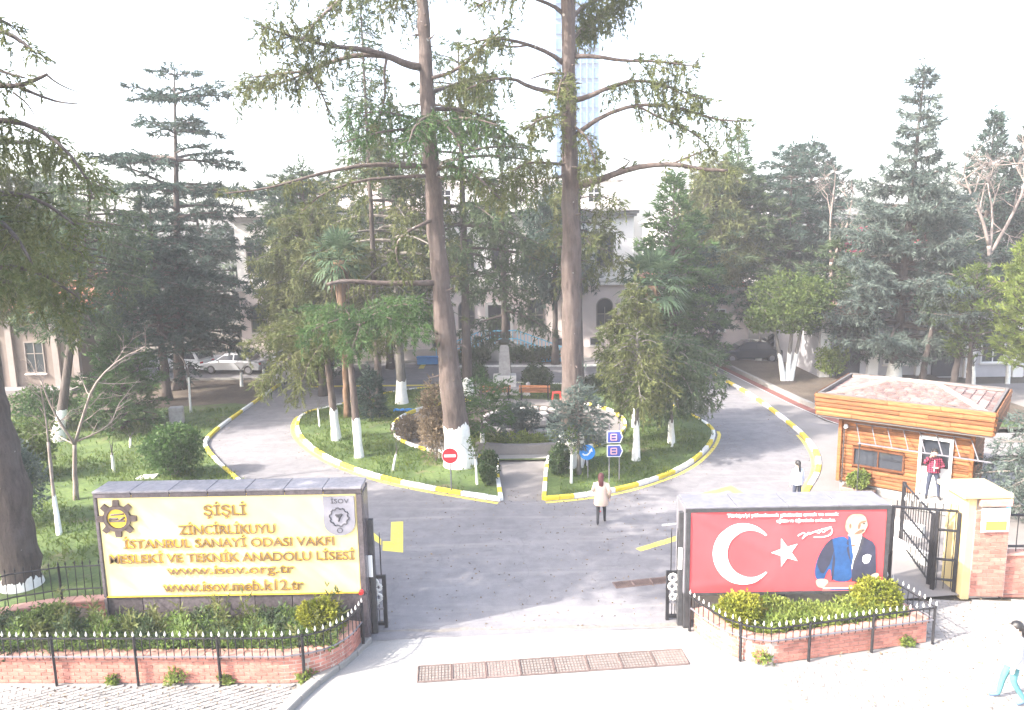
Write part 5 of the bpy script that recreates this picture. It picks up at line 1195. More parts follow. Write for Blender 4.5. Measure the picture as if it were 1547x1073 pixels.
# far tree line closing the horizon
rgf = np.random.default_rng(9); f = Fol(9)
for k in range(60):
    x = -85 + 3.1 * k + rgf.normal() * 1.5; y = 92 + rgf.normal() * 9
    if 0 < x < 2: continue
    h = 8 + rgf.random() * 3.4; leafy(f, (x, y, h * .5), (2.6, 2.4, h * .5), 260, .75, rgf, .6, 9)
o = link('far_trees', f.mesh('far_trees', MT['fol_mid'], n=2, lw=.24, quad=True), None, 'stuff'); tag(o, 'line of far trees behind the school closing the horizon', 'trees')

# ======== grass tufts on the lawns
def tufts(name, poly, n, h, mat, seed, z, label, near=None):
    rg = np.random.default_rng(seed); xs = [p[0] for p in poly]; ys = [p[1] for p in poly]
    X = rg.uniform(min(xs), max(xs), n * 3); Yy = rg.uniform(min(ys), max(ys), n * 3); ins = np.zeros(n * 3, bool); j = len(poly) - 1
    for i in range(len(poly)):
        xi, yi = poly[i]; xj, yj = poly[j]
        c = ((yi > Yy) != (yj > Yy)) & (X < (xj - xi) * (Yy - yi) / (yj - yi + 1e-9) + xi); ins ^= c; j = i
    if near is not None: ins &= near(X, Yy)
    k = np.sin(X * 1.3 + 2 * np.sin(Yy * .7)) + np.sin(Yy * 1.1 + X * .4) + rg.normal(size=n * 3) * .8; ins &= k > -.6
    P = np.stack([X, Yy, np.full(n * 3, z)], 1)[ins][:n]; f = Fol(seed); m = len(P)
    f.put(P, np.tile([0, 0, 1.], (m, 1)) + rg.normal(size=(m, 3)) * .35, h * rg.uniform(.5, 1.3, m))
    o = link(name, f.mesh(name, MT[mat], n=4, lw=.035, spread=.35), None, 'stuff'); tag(o, label, 'grass'); TRI[0] += m * 4
tufts('grass', lawn_poly, 9000, .13, 'grass', 201, .10, 'short grass growing on the round island lawn', lambda X, Y: ((X - RC[0]) ** 2 + (Y - RC[1]) ** 2 > 5.8 ** 2) & ~((X > -.85) & (X < 1.65) & (Y < 31.5)))
tufts('grass', [(-5, 20), (-8.1, 25.2), (-11.5, 29.7), (-13.9, 33), (-15, 35), (-15, 41), (-24, 39), (-26, 30), (-20, 20)], 9000, .15, 'grass', 202, .06, 'short grass growing on the left garden lawn')
tufts('grass', [(16.2, 38), (16.4, 36.4), (17.3, 34.2), (22, 34), (21, 38), (18, 40)], 1200, .14, 'grass', 203, .22, 'grass patch in the right garden bed')
from mathutils.geometry import tessellate_polygon
# ------------------------------------------------------------------ signs, planters, fences, gate, kiosk
def text_mesh(body, w, h, depth, mats, name='lettering', align='CENTER', bold=0.0):
    cu = bpy.data.curves.new(name, 'FONT'); cu.body = body; cu.size = 1; cu.extrude = .02; cu.offset = bold; cu.align_x = 'LEFT'; cu.resolution_u = 3
    o = bpy.data.objects.new(name, cu); COL.objects.link(o)
    dg = bpy.context.evaluated_depsgraph_get(); dg.update(); me = bpy.data.meshes.new_from_object(o.evaluated_get(dg)); bpy.data.objects.remove(o); bpy.data.curves.remove(cu)
    n = len(me.vertices); co = np.empty(n * 3, np.float32); me.vertices.foreach_get('co', co); co = co.reshape(-1, 3)
    lo, hi = co.min(0), co.max(0)
    c = (lo + hi) / 2; s = np.array([w / (hi[0] - lo[0]), h / (hi[1] - lo[1]), depth / max(1e-6, hi[2] - lo[2])]); co = (co - c) * s
    v = np.stack([co[:, 0], -co[:, 2], co[:, 1]], 1)     # stands upright, faces -y
    me.vertices.foreach_set('co', v.astype(np.float32).ravel()); me.materials.clear()
    for m in mats: me.materials.append(m)
    me.update()
    if len(mats) > 1:
        nr = np.empty(len(me.polygons) * 3, np.float32); me.polygons.foreach_get('normal', nr); me.polygons.foreach_set('material_index', (np.abs(nr.reshape(-1, 3)[:, 1]) < .6).astype(np.int32))
    return me
def put_text(body, px, py, wpx, hpx, y, parent, mats, depth=.05, bold=0.0, name='lettering'):
    c = AT(px, py, y); l = AT(px - wpx / 2, py, y); r = AT(px + wpx / 2, py, y); t = AT(px, py - hpx / 2, y); b = AT(px, py + hpx / 2, y)
    me = text_mesh(body, (r - l).length, (t - b).length, depth, mats, name, bold=bold); at_ = Vector((c.x, y - depth / 2, c.z)) - abs_loc(parent)
    n = len(me.vertices); par = list(range(n))      # words become objects of their own
    def find(i):
        while par[i] != i: par[i] = par[par[i]]; i = par[i]
        return i
    for e in me.edges: par[find(e.vertices[0])] = find(e.vertices[1])
    isl = {}
    for v in me.vertices: k = find(v.index); q = isl.setdefault(k, [9e9, -9e9]); q[0] = min(q[0], v.co.x); q[1] = max(q[1], v.co.x)
    order = sorted(isl, key=lambda k: isl[k][0]); hi = None; wd = {}; gaps = []
    m_ = -9e9
    for k in order: gaps.append((isl[k][0] - m_, k)); m_ = max(m_, isl[k][1])
    nw = len(body.split()); cut = {k for _, k in sorted(gaps[1:], key=lambda g: -g[0])[:nw - 1]}; w = 0
    for k in order: w += k in cut; wd[k] = w
    out = []
    for w in range(nw):
        bm = bmesh.new(); bm.from_mesh(me); bm.verts.ensure_lookup_table()
        bmesh.ops.delete(bm, geom=[v for v in bm.verts if wd[find(v.index)] != w], context='VERTS'); m2 = bpy.data.meshes.new(name); bm.to_mesh(m2); bm.free()
        for mm in mats: m2.materials.append(mm)
        o = link(name, m2, parent); o.location = at_; out.append(o)
    return out

# ---- left sign
LY = 16.7
ls_ = thing('school_sign', 'large yellow school name board in a dark granite frame left of the gateway', 'sign', (-6.55, LY, 0))
x0, x1, zt = -9.66, -3.5, 3.84
b = MB(); b.box(((x0 + x1) / 2, LY + .37, zt / 2 - .02), (x1 - x0 - .08, .56, zt - .08)); b.build('core', MT['mortar'], ls_)
n = 7; w = (x1 - x0) / n
gp = {}
def gpanel(c, d, m='granite'):
    k = tuple(round(q, 3) for q in d)
    if k not in gp: q = MB(); q.box((0, 0, 0), d, ch=.008); gp[k] = q.mesh('granite_panel', MT[m])
    o = link('granite_panel', gp[k], ls_); o.location = Vector(c) - abs_loc(ls_)
for k in range(n):
    gpanel((x0 + w * (k + .5), LY + .33, zt - .02), (w - .012, .74, .05), 'granite_sky_lit')
    gpanel((x0 + w * (k + .5), LY + .03, zt - .105), (w - .012, .10, .115))
    gpanel((x0 + w * (k + .5), LY + .06, .62), (w - .012, .05, 1.20))
    for z in (.65, 1.9, 3.1): gpanel((x0 + w * (k + .5), LY + .68, z), (w - .012, .05, 1.22))
for z in (.62, 1.86, 3.06):
    gpanel((x1 - .065, LY + .03, z), (.125, .10, 1.21)); gpanel((x1 - .015, LY + .37, z), (.04, .56, 1.21)); gpanel((x0 + .04, LY + .03, z), (.07, .10, 1.21)); gpanel((x0 + .015, LY + .37, z), (.04, .56, 1.21))
b = MB(); b.box(((-9.58 - 3.64) / 2, LY + .05, (1.25 + 3.72) / 2), (5.94, .06, 2.47), ch=.01); b.build('name_board', MT['sign_yellow'], ls_)
b = MB(); zz = 1.25
for (c, d) in (((-6.61, LY + .02, 1.255), (5.98, .05, .03)), ((-6.61, LY + .02, 3.722), (5.98, .05, .03))): b.box(c, d)
b.build('board_edge', MT['letter_side'], ls_)
ty = LY + .018
LM = [MT['letter'], MT['letter_side']]
for body, px, py, wp, hp in (('ŞİŞLİ', 340, 770, 64, 25), ('ZİNCİRLİKUYU', 343, 797, 146, 19), ('İSTANBUL SANAYİ ODASI VAKFI', 346, 817, 318, 18), ('MESLEKİ VE TEKNİK ANADOLU LİSESİ', 351, 839, 370, 18), ('www.isov.org.tr', 349, 862, 192, 17), ('www.isov.meb.k12.tr', 353, 884, 212, 16)):
    put_text(body, px, py, wp, hp, ty, ls_, LM, .05, .012)
# cog emblem
c = AT(178, 783, ty); r = .30; b = MB()
b.mi = 0
for k in range(24):
    a0, a1 = 2 * math.pi * k / 24, 2 * math.pi * (k + 1) / 24
    p = [(c.x + rr * math.cos(a), c.z + rr * math.sin(a)) for a in (a0, a1) for rr in (r * .78, r * 1.05)]
    q = [p[0], p[1], p[3], p[2]]
    b.add([(v[0], ty - .06, v[1]) for v in q] + [(v[0], ty, v[1]) for v in q], [(0, 1, 2, 3), (1, 5, 6, 2), (0, 3, 7, 4)])
b.build('cog_ring', MT['emblem_dark'], ls_)
for k in range(8):
    a = math.pi / 4 * k + math.pi / 2; t = MB(); d = Vector((math.cos(a), 0, math.sin(a))); s = Vector((-math.sin(a), 0, math.cos(a))); o = Vector((c.x, 0, c.z))
    vs = [o + d * (r * 1.0) - s * .075, o + d * (r * 1.0) + s * .075, o + d * (r * 1.48) + s * .062, o + d * (r * 1.48) - s * .062]
    t.add([(v.x, ty - .06, v.z) for v in vs] + [(v.x, ty, v.z) for v in vs], [(0, 1, 2, 3), (0, 4, 5, 1), (1, 5, 6, 2), (2, 6, 7, 3), (3, 7, 4, 0)]); t.build('cog_tooth', MT['emblem_dark'], ls_)
b = MB(); vs = [(c.x + r * .76 * math.cos(2 * math.pi * k / 24), ty - .02, c.z + r * .76 * math.sin(2 * math.pi * k / 24)) for k in range(24)]; b.add(vs, [list(range(24))]); b.build('cog_disc', MT['letter_side'], ls_)
b = MB()
for (u0, v0, u1, v1, h) in ((-.14, .09, .16, .11, .045), (-.17, .0, .02, .0, .05), (-.17, -.06, .17, -.06, .05), (.02, -.06, .17, .03, .05), (-.17, .0, -.17, -.06, .05)):
    b.bar((c.x + u0, ty - .035, c.z + v0), (c.x + u1, ty - .035, c.z + v1), h, h * .7)
b.build('cog_monogram', MT['emblem_dark'], ls_)
# grey shield plaque with cog and bird
c = AT(513, 779, ty); hw, hh = .36, .47; b = MB()
pl = [(c.x - hw, c.z + hh), (c.x - hw, c.z - hh * .35)] + [(c.x + hw * math.cos(a), c.z - hh * .35 + hh * .65 * math.sin(a)) for a in np.linspace(math.pi, 2 * math.pi, 11)[1:-1]] + [(c.x + hw, c.z - hh * .35), (c.x + hw, c.z + hh)]
b.add([(p[0], ty - .05, p[1]) for p in pl] + [(p[0], ty, p[1]) for p in pl], [list(range(len(pl)))] + [(i, i + len(pl), (i + 1) % len(pl) + len(pl), (i + 1) % len(pl)) for i in range(len(pl))]); b.build('shield_plaque', MT['emblem_grey'], ls_)
b = MB()
for k in range(20):
    a0, a1 = 2 * math.pi * k / 20, 2 * math.pi * (k + .55) / 20; rr = .225 if k % 2 else .20
    b.bar((c.x + rr * math.cos(a0), ty - .055, c.z - .02 + rr * math.sin(a0)), (c.x + rr * math.cos(a0 + .314), ty - .055, c.z - .02 + rr * math.sin(a0 + .314)), .03, .022)
for (u0, v0, u1, v1) in ((-.09, .05, .07, .07), (.07, .07, .02, -.0), (.02, 0, -.02, -.1), (-.02, .06, .0, -.04), (-.06, .02, .05, .03)): b.bar((c.x + u0, ty - .056, c.z - .02 + v0), (c.x + u1, ty - .056, c.z - .02 + v1), .04, .028)
for k in range(8):
    a = k * math.pi / 4; b.bar((c.x + .06 * math.cos(a), ty - .054, c.z - .34 + .06 * math.sin(a)), (c.x + .06 * math.cos(a + .78), ty - .054, c.z - .34 + .06 * math.sin(a + .78)), .015, .012)
b.build('shield_emblem', MT['ink'], ls_)
put_text('İSOV', 513, 756, 27, 9, ty - .05, ls_, [MT['ink']], .008)
# red lamp on the corner post
p = AT(546, 898, LY - .1); b = MB(); b.lathe([(.05, 0), (.065, .02), (.06, .09), (.02, .12)], p, 10); b.solo('warning_lamp', MT['lamp_red'], 'small red gate lamp on the right edge of the yellow sign', 'lamp', p)

# ---- right sign: metal box with a printed banner
RY = 17.1
rs_ = thing('banner_box', 'red banner with white crescent and star in a grey metal box right of the gateway', 'sign', (6.45, RY, 0))
b = MB(); b.box((6.45, RY + .46, 1.96), (4.80, .80, 2.12)); b.build('box_body', MT['alu'], rs_)
for k in range(4):
    b = MB(); b.box((4.05 + 1.2 * (k + .5), RY + .44, 3.04), (1.185, .94, .04), ch=.008); b.build('top_sheet', MT['alu'], rs_)
b = MB(); b.box((4.035, RY + .44, 1.96), (.04, .90, 2.16), ch=.008); b.build('side_sheet', MT['alu'], rs_)
b = MB(); b.box((6.45, RY - .01, 2.985), (4.84, .09, .085)); b.box((4.10, RY - .01, 1.89), (.09, .088, 2.1)); b.box((8.82, RY - .01, 1.89), (.09, .088, 2.1)); b.box((6.45, RY - .01, .88), (4.84, .086, .06)); b.build('banner_frame', MT['steel_dark'], rs_)
for x in (4.09, 6.4, 8.8):
    for yy in (.05, .8): b = MB(); b.box((x, RY + yy, .45), (.12, .12, .90)); b.build('leg', MT['steel_dark'], rs_)
b = MB(); b.box((6.45, RY + .5, .44), (4.5, .3, .84)); b.build('base_wall', MT['mortar'], rs_)
# the banner hangs with slight folds, so it is a real grid
by = RY - .012
def fold(x, z):
    u = (x - 4.15) / 4.65; v = (z - .9) / 2.05
    f = .020 * math.exp(-((v - (1.0 - 1.25 * u)) / .06) ** 2) * (u < .42) + .007 * math.exp(-((u - .46 + .16 * (v - .5) ** 2 * 2) / .03) ** 2) * (v < .75) + .006 * math.sin(7 * u + 3 * v) + .015 * math.exp(-((v - .08 - .2 * u) / .05) ** 2) * (u < .35)
    return by - .012 - f
b = MB(); nx, nz = 60, 28
vs = [(4.15 + 4.62 * i / nx, 0, .915 + 2.02 * j / nz) for j in range(nz + 1) for i in range(nx + 1)]; vs = [(x, fold(x, z), z) for x, _, z in vs]
b.add(vs, [(j * (nx + 1) + i, j * (nx + 1) + i + 1, (j + 1) * (nx + 1) + i + 1, (j + 1) * (nx + 1) + i) for j in range(nz) for i in range(nx)]); bn = b.build('banner', MT['flag_red'], rs_, smooth=True)
def ptb(zx, zy): p = AT(1040 + zx / 4.834, 740 + zy / 4.834, by); return (p.x, p.z)
def print_poly(pts, mat, lift=.004, name='print', strip=None):
    """thin print following the banner's folds"""
    me = bpy.data.meshes.new(name); bm = bmesh.new(); vv = [bm.verts.new((p[0], 0, p[1])) for p in pts]
    for t in (strip or tessellate_polygon([[Vector((p[0], p[1], 0)) for p in pts]])): bm.faces.new([vv[i] for i in t])
    bmesh.ops.recalc_face_normals(bm, faces=bm.faces[:]); bm.normal_update()
    if sum(f.normal.y for f in bm.faces) > 0: bmesh.ops.reverse_faces(bm, faces=bm.faces[:])
    off = abs_loc(rs_)
    for v in bm.verts: v.co = Vector((v.co.x, fold(v.co.x, v.co.z) - lift - .010, v.co.z)) - off
    bm.to_mesh(me); bm.free(); me.materials.append(mat); o = link(name, me, rs_); o.parent = bn; return o
# crescent
oc, orr = (398, 465), 222; ic, ir = (452, 465), 170
A_ = [(oc[0] + orr * math.cos(a), oc[1] + orr * math.sin(a)) for a in np.linspace(R(38), R(322), 44)]
B_ = [(ic[0] + ir * math.cos(a), ic[1] + ir * math.sin(a)) for a in np.linspace(R(50), R(310), 44)]
print_poly([ptb(*p) for p in A_ + B_], MT['print_white'], .005, 'crescent', [(i, i + 1, 45 + i, 44 + i) for i in range(43)])
st_ = []
for k in range(10):
    a = math.pi + k * math.pi / 5; rr = 108 if k % 2 == 0 else 43; st_.append((708 + rr * math.cos(a), 455 + rr * math.sin(a)))
print_poly([ptb(*p) for p in st_], MT['print_white'], .005, 'star')
SUIT = [([(1045, 350), (1160, 330), (1172, 450), (1190, 580), (1188, 668), (1042, 668), (1036, 560), (1000, 610), (990, 655), (925, 655), (918, 575), (950, 470), (1000, 390)], 'print_blue', .005),
        ([(1000, 392), (1045, 352), (1060, 440), (1030, 540), (985, 610), (960, 600), (935, 540), (955, 470)], 'print_navy', .007),
        ([(1262, 332), (1340, 375), (1362, 410), (1366, 600), (1300, 668), (1189, 668), (1191, 580), (1225, 460)], 'print_navy', .005),
        ([(1160, 325), (1264, 325), (1228, 455), (1190, 580), (1176, 470)], 'print_white', .008),
        ([(1160, 330), (1178, 332), (1200, 480), (1189, 560), (1172, 450)], 'print_blue', .009),
        ([(1185, 395), (1215, 392), (1212, 412), (1188, 414)], 'print_shade', .010),
        ([(1270, 480), (1300, 465), (1330, 475), (1325, 500), (1310, 530), (1280, 535), (1265, 515)], 'print_white', .009),
        ([(1150, 215), (1175, 185), (1215, 175), (1262, 178), (1290, 195), (1298, 225), (1305, 258), (1292, 280), (1282, 305), (1255, 322), (1255, 345), (1170, 345), (1165, 310), (1145, 290), (1142, 250)], 'print_skin', .011),
        ([(1146, 240), (1155, 205), (1180, 180), (1220, 172), (1265, 176), (1280, 188), (1240, 195), (1210, 215), (1200, 250), (1185, 285), (1165, 305), (1145, 295), (1140, 260)], 'print_hair', .013),
        ([(1248, 228), (1292, 218), (1296, 228), (1268, 240), (1252, 244)], 'print_shade', .014),
        ([(1268, 240), (1284, 238), (1286, 247), (1270, 249)], 'ink', .015),
        ([(1240, 236), (1252, 232), (1254, 262), (1238, 290), (1228, 270)], 'print_shade', .0145),
        ([(1262, 290), (1284, 286), (1285, 291), (1262, 296)], 'ink', .015),
        ([(1168, 248), (1182, 240), (1188, 262), (1178, 282), (1168, 272)], 'print_shade', .015),
        ([(1250, 285), (1282, 282), (1275, 300), (1250, 318), (1200, 325), (1215, 308)], 'print_shade', .013),
        ([(925, 655), (960, 645), (1010, 650), (1022, 672), (1000, 690), (985, 715), (950, 712), (930, 690)], 'print_skin', .010),
        ([(1300, 645), (1335, 612), (1370, 600), (1388, 610), (1382, 630), (1350, 655), (1320, 665)], 'print_skin', .010)]
SUIT += [([(1165, 340), (1180, 330), (1198, 470), (1188, 545), (1160, 470), (1150, 420), (1168, 405), (1150, 392)], 'print_navy', .0085),
         ([(1262, 335), (1278, 342), (1270, 395), (1252, 410), (1262, 420), (1192, 575), (1200, 520), (1240, 420)], 'ink', .0085),
         ([(1060, 440), (1068, 520), (1052, 660), (1042, 660), (1044, 560)], 'print_navy', .0062)]
def rounded(pts): return [(p.x, p.y) for p in smooth_line([(a, c, 0) for a, c in pts], 2, True)]
for pts, m, l in SUIT:
    if m in ('print_skin', 'print_hair', 'print_shade') or len(pts) > 8: pts = rounded(pts)
    print_poly([ptb(*p) for p in pts], MT[m], l, 'printed_figure')
MT['podium'] = simple('podium_red', (.66, .12, .11), .5, .1, 3)
print_poly([ptb(*p) for p in [(985, 672), (1215, 668), (1215, 745), (970, 748)]], MT['podium'], .008, 'printed_podium')
print_poly([ptb(*p) for p in [(980, 712), (1205, 708), (1205, 716), (980, 720)]], MT['print_white'], .010, 'printed_podium')
print_poly([ptb(*p) for p in [(1030, 722), (1180, 719), (1180, 728), (1030, 731)]], MT['print_blue'], .010, 'printed_podium')
for body, zx, zy, wp, hp in (("Türkiye'yi yükseltecek gücümüz; ancak ve ancak", 690, 186, 815, 34), ('eğitim ve öğretimin ordusudur.', 858, 225, 430, 34)):
    o = put_text(body, 1040 + zx / 4.834, 740 + zy / 4.834, wp / 4.834, hp / 4.834, by - .045, rs_, [MT['print_white']], .004, .03, 'quotation')
# flowing signature stroke
def stroke(pp, w):
    b = MB(); pts = [Vector((ptb(*p)[0], 0, ptb(*p)[1])) for p in pp]; pts = smooth_line(pts, 2); pts = [Vector((p.x, fold(p.x, p.z) - .006, p.z)) for p in pts]; b.tube(pts, w, 4); b.build('signature', MT['print_white'], rs_)
stroke([(800, 335), (830, 315), (850, 312), (845, 345), (825, 358), (855, 335), (880, 310)], .014)
stroke([(880, 325), (930, 300), (950, 318), (965, 295), (985, 312), (1005, 290), (1040, 275), (1050, 300), (1035, 330), (980, 345), (915, 345)], .014)
stroke([(890, 315), (960, 290), (1040, 270)], .010)

# ---- bricks and planters
def brick_face(root, line, z0, courses, bl, bh, depth=.10, joint=.012, cap=None, name='brick', single=True):
    """courses of single bricks along a line (outer face on its right-hand side), over a mortar core"""
    P = [Vector((p[0], p[1], 0)) for p in line]; off = abs_loc(root)
    pr = MB(); pr.box((0, 0, 0), (1.0, depth, bh - joint), ch=.006); me = pr.mesh(name, MT['brick'])
    for c in range(courses):
        pts = resample(P, bl)
        if c % 2: pts = [pts[0]] + [pts[i].lerp(pts[i + 1], .5) for i in range(len(pts) - 1)] + [pts[-1]]
        for i in range(len(pts) - 1):
            a, q = pts[i], pts[i + 1]; d = q - a
            if d.length < .05: continue
            o = link(name, me, root); m = (a + q) / 2; n = Vector((d.y, -d.x, 0)).normalized()
            o.location = m + n * (rng.uniform(-.003, .004)) + Vector((0, 0, z0 + bh * (c + .5))) - off; o.rotation_euler = (0, 0, math.atan2(d.y, d.x)); o.scale = (d.length - joint, 1, 1)
    b = MB(); H = bh * courses
    for i in range(len(P) - 1):
        a, q = P[i], P[i + 1]; d = q - a; n = Vector((d.y, -d.x, 0)).normalized(); m = (a + q) / 2 - n * .075
        b.box((m.x, m.y, z0 + H / 2 - .002), (d.length + .03, .22, H - .004), math.atan2(d.y, d.x))
    b.build('mortar_core', MT['mortar'], root)
    if cap:
        pr = MB(); pr.box((0, 0, 0), (1.0, .32, .06), ch=.012); me = pr.mesh('coping_stone', MT['coping'])
        pts = resample(P, cap)
        for i in range(len(pts) - 1):
            a, q = pts[i], pts[i + 1]; d = q - a; n = Vector((d.y, -d.x, 0)).normalized(); m = (a + q) / 2 - n * .07
            o = link('coping_stone', me, root); o.location = m + Vector((0, 0, z0 + H + .03)) - off; o.rotation_euler = (0, 0, math.atan2(d.y, d.x)); o.scale = (d.length - .008, 1, 1)
def fence(name, label, line, zg, zr, ztop, picket, posts, tip='iron_tip', group=None, rails=None, outset=.0, tilt=0.0):
    P = [Vector((p[0], p[1], 0)) for p in line]; root = thing(name, label, 'fence', (P[0].x, P[0].y, zr), 0, group); off = abs_loc(root)
    pk = MB(); pk.tube([(0, 0, 0), (0, 0, ztop - zr - .10)], .011, 5); pkm = pk.mesh('picket', MT['iron'])
    tk = MB(); tk.lathe([(.012, 0), (.026, .035), (.016, .07), (.003, .115)], (0, 0, 0), 5); tkm = tk.mesh('spear_tip', MT[tip])
    for p in resample(P, picket):
        o = link('picket', pkm, root); o.location = p + Vector((0, 0, zr)) - off; o.rotation_euler = (rng.uniform(-.02, .02), rng.uniform(-.02, .02), 0)
        t = link('spear_tip', tkm, o); t.location = (0, 0, ztop - zr - .11)
    for z in (rails or (zr + .06, ztop - .16)):
        b = MB(); b.tube([p + Vector((0, 0, z)) for p in P], .02, 5); b.build('rail', MT['iron'] if z > zr + .1 or name == 'iron_fence' else MT['alu'], root)
    for p in resample(P, posts):
        b = MB(); b.bar(p + Vector((0, 0, zg)), p + Vector((0, 0, ztop - .12)), .05); b.build('post', MT['iron'], root)
    return root
frontL = [(-13.6, 15.42), (-11.35, 15.33), (-8, 15.22), (-5.0, 15.13)] + [(-5.0 + 1.25 * math.sin(a), 16.38 - 1.25 * math.cos(a)) for a in np.linspace(.15, 1.25, 6)] + [(-3.70, 16.5)]
pl_ = thing('brick_planter', 'long red brick planter bed under the yellow school sign', 'planter', (-8, 15.3, 0))
brick_face(pl_, frontL, 0.0, 7, .25, .085, cap=.42)
soilL = frontL + [(-3.7, 16.68), (-9.7, 16.68), (-10.3, 17.4), (-11.4, 17.7), (-12.4, 17.3), (-13.6, 16.4)]
b = MB(); b.sheet([(p[0], p[1] + .1) for p in soilL], .52); b.build('soil', MT['soil'], pl_)
fence('planter_fence', 'low black picket fence round the left brick planter', [(p[0] * 1.0, p[1] - .14) if p[0] < -4.9 else (p[0] + .12, p[1] - .08) for p in frontL], .0, .62, 1.26, .17, 1.7)
backL = [(-14.2, 15.9), (-13.3, 16.75), (-12.4, 17.5), (-11.4, 17.85), (-10.2, 17.95), (-9.7, 17.95)]
bw = thing('brick_wall', 'low curved red brick wall under the iron fence at far left', 'wall', (-12, 17.5, 0))
brick_face(bw, backL, .0, 5, .27, .11, cap=.45)
fence('iron_fence', 'tall black iron fence on the curved brick wall left of the yellow sign', [(p[0], p[1] + .07) for p in backL], .5, .66, 1.62, .19, 1.9, 'iron', rails=(.86, 1.46))
b = MB(); v = [(-10.75, 19.3), (-9.3, 19.3), (-9.3, 20.3), (-10.75, 20.3)]; b.prism(v, .05, 1.35); b.prism([(q[0] + (.08 if q[0] > -10 else -.08), q[1]) for q in v], 1.352, 1.44)
b = MB(); b.add([(-10.9, 19.2, .05), (-9.2, 19.2, .05), (-9.2, 19.2, 2.0), (-9.6, 19.2, 2.05), (-10.9, 19.2, 1.15), (-10.9, 20.4, .05), (-9.2, 20.4, .05), (-9.2, 20.4, 2.0), (-9.6, 20.4, 2.05), (-10.9, 20.4, 1.15)], [(0, 1, 2, 3, 4), (9, 8, 7, 6, 5), (0, 4, 9, 5), (4, 3, 8, 9), (3, 2, 7, 8), (1, 6, 7, 2)])
kk = thing('lean_to', 'grey lean to with a white sloping edge behind the yellow sign', 'shed', (-10, 19.8, .05)); b.build('wall', simple('blue_grey_panel', (.26, .27, .31), .8, .1, 2), kk)
b = MB(); b.tube([(-11.0, 19.14, 1.12), (-9.6, 19.14, 2.1), (-9.1, 19.14, 2.05)], .07, 4); b.tube([(-10.9, 19.14, .05), (-10.9, 19.14, 1.15)], .045, 4); b.build('white_edge', MT['frame_white'], kk)

frontR = [(4.30, 17.0), (4.45, 16.6), (4.75, 16.0), (5.15, 15.66), (5.6, 15.53), (7.4, 15.9), (9.45, 16.32)]
pr_ = thing('brick_planter', 'smaller pale red brick planter bed under the red banner', 'planter', (6.8, 16, 0))
brick_face(pr_, frontR, 0.0, 6, .25, .085, cap=.42)
brick_face(pr_, [(9.45, 16.32), (9.1, 17.6)], 0.0, 6, .25, .085, cap=.42)
b = MB(); b.sheet([(p[0] + .05, p[1] + .1) for p in frontR[:-1]] + [(9.3, 16.42), (8.98, 17.6), (8.9, 17.05), (4.3, 17.05)], .46); b.build('soil', MT['soil'], pr_)
fence('planter_fence', 'low black picket fence round the right brick planter', [(4.15, 16.95), (4.33, 16.5), (4.66, 15.9), (5.08, 15.54), (5.6, 15.40), (7.45, 15.77), (9.6, 16.2), (9.22, 17.7)], .0, .54, 1.05, .17, 1.5)
# planting
def ground_cover(name, label, polyfn, n, h, mats, seed, sl=.13):
    rg = np.random.default_rng(seed); root = None
    f = Fol(seed); P = polyfn(rg, n); m = len(P); bumpy = (np.sin(P[:, 0] * 3.1 + seed) + np.sin(P[:, 0] * 7 + P[:, 1] * 5)) * .25 + .6
    P[:, 2] += h * bumpy * rg.random(m); f.put(P, np.array([0, -.2, .8]) + rg.normal(size=(m, 3)) * .5, sl * rg.uniform(.5, 1.3, m))
    o = link(name, f.mesh(name, MT[mats], n=3, lw=.022, spread=.6, quad=True), None, 'stuff'); tag(o, label, 'plants'); TRI[0] += m * 3
    return o
def bedL(rg, n): x = rg.uniform(-12.6, -4.0, n); lo = 15.42; return np.stack([x, rg.uniform(lo, 16.62, n), np.full(n, .52)], 1)
ground_cover('bed_plants', 'mixed weeds and ground cover filling the left brick planter', bedL, 11000, .42, 'cover', 301)
ground_cover('bed_plants', 'taller feathery green weeds scattered in the left brick planter', lambda rg, n: bedL(rg, n)[lambda P: np.sin(P[:, 0] * 4 + 1) > .2] if False else (lambda P: P[np.sin(P[:, 0] * 4 + P[:, 1] * 3) > .3])(bedL(rg, n)), 5000, .62, 'fol_mid', 302, .18)
def bedR(rg, n): x = rg.uniform(4.7, 9.1, n); y = rg.uniform(15.75, 17.0, n); k = (y > 15.75 + np.maximum(0, (x - 5.6) * .2)) & (y > 16.6 - (x - 4.7) * 1.1); return np.stack([x, y, np.full(n, .46)], 1)[k]
ground_cover('bed_plants', 'bright green leafy ground cover in the right brick planter', bedR, 9000, .36, 'fol_bright', 303, .12)
ground_cover('bed_plants', 'pale feathery sprigs standing above the left bed plants', (lambda rg, n: (lambda P: P[np.sin(P[:, 0] * 9 + P[:, 1] * 7) > .72])(bedL(rg, n))), 4500, .95, 'fol_olive', 304, .2)
bush('planter_bush', 'yellow green bush at the right end of the left planter', -4.45, 16.15, .52, (.52, .42, .42), 'fol_yellow', 3000, .09, .022, 311, lumps=14)
bush('planter_bush', 'dark green bush at the left end of the left planter', -10.75, 16.3, .52, (.62, .48, .36), 'fol_leaf', 2600, .10, .025, 312, lumps=14)
bush('planter_bush', 'rounded yellow bush in front of the crescent on the red banner', 5.15, 16.35, .46, (.46, .40, .40), 'fol_yellow', 2600, .09, .022, 313, lumps=14)
bush('planter_bush', 'rounded yellow bush below the printed figure on the red banner', 8.45, 16.75, .46, (.55, .42, .42), 'fol_yellow', 3000, .09, .022, 314, lumps=14)
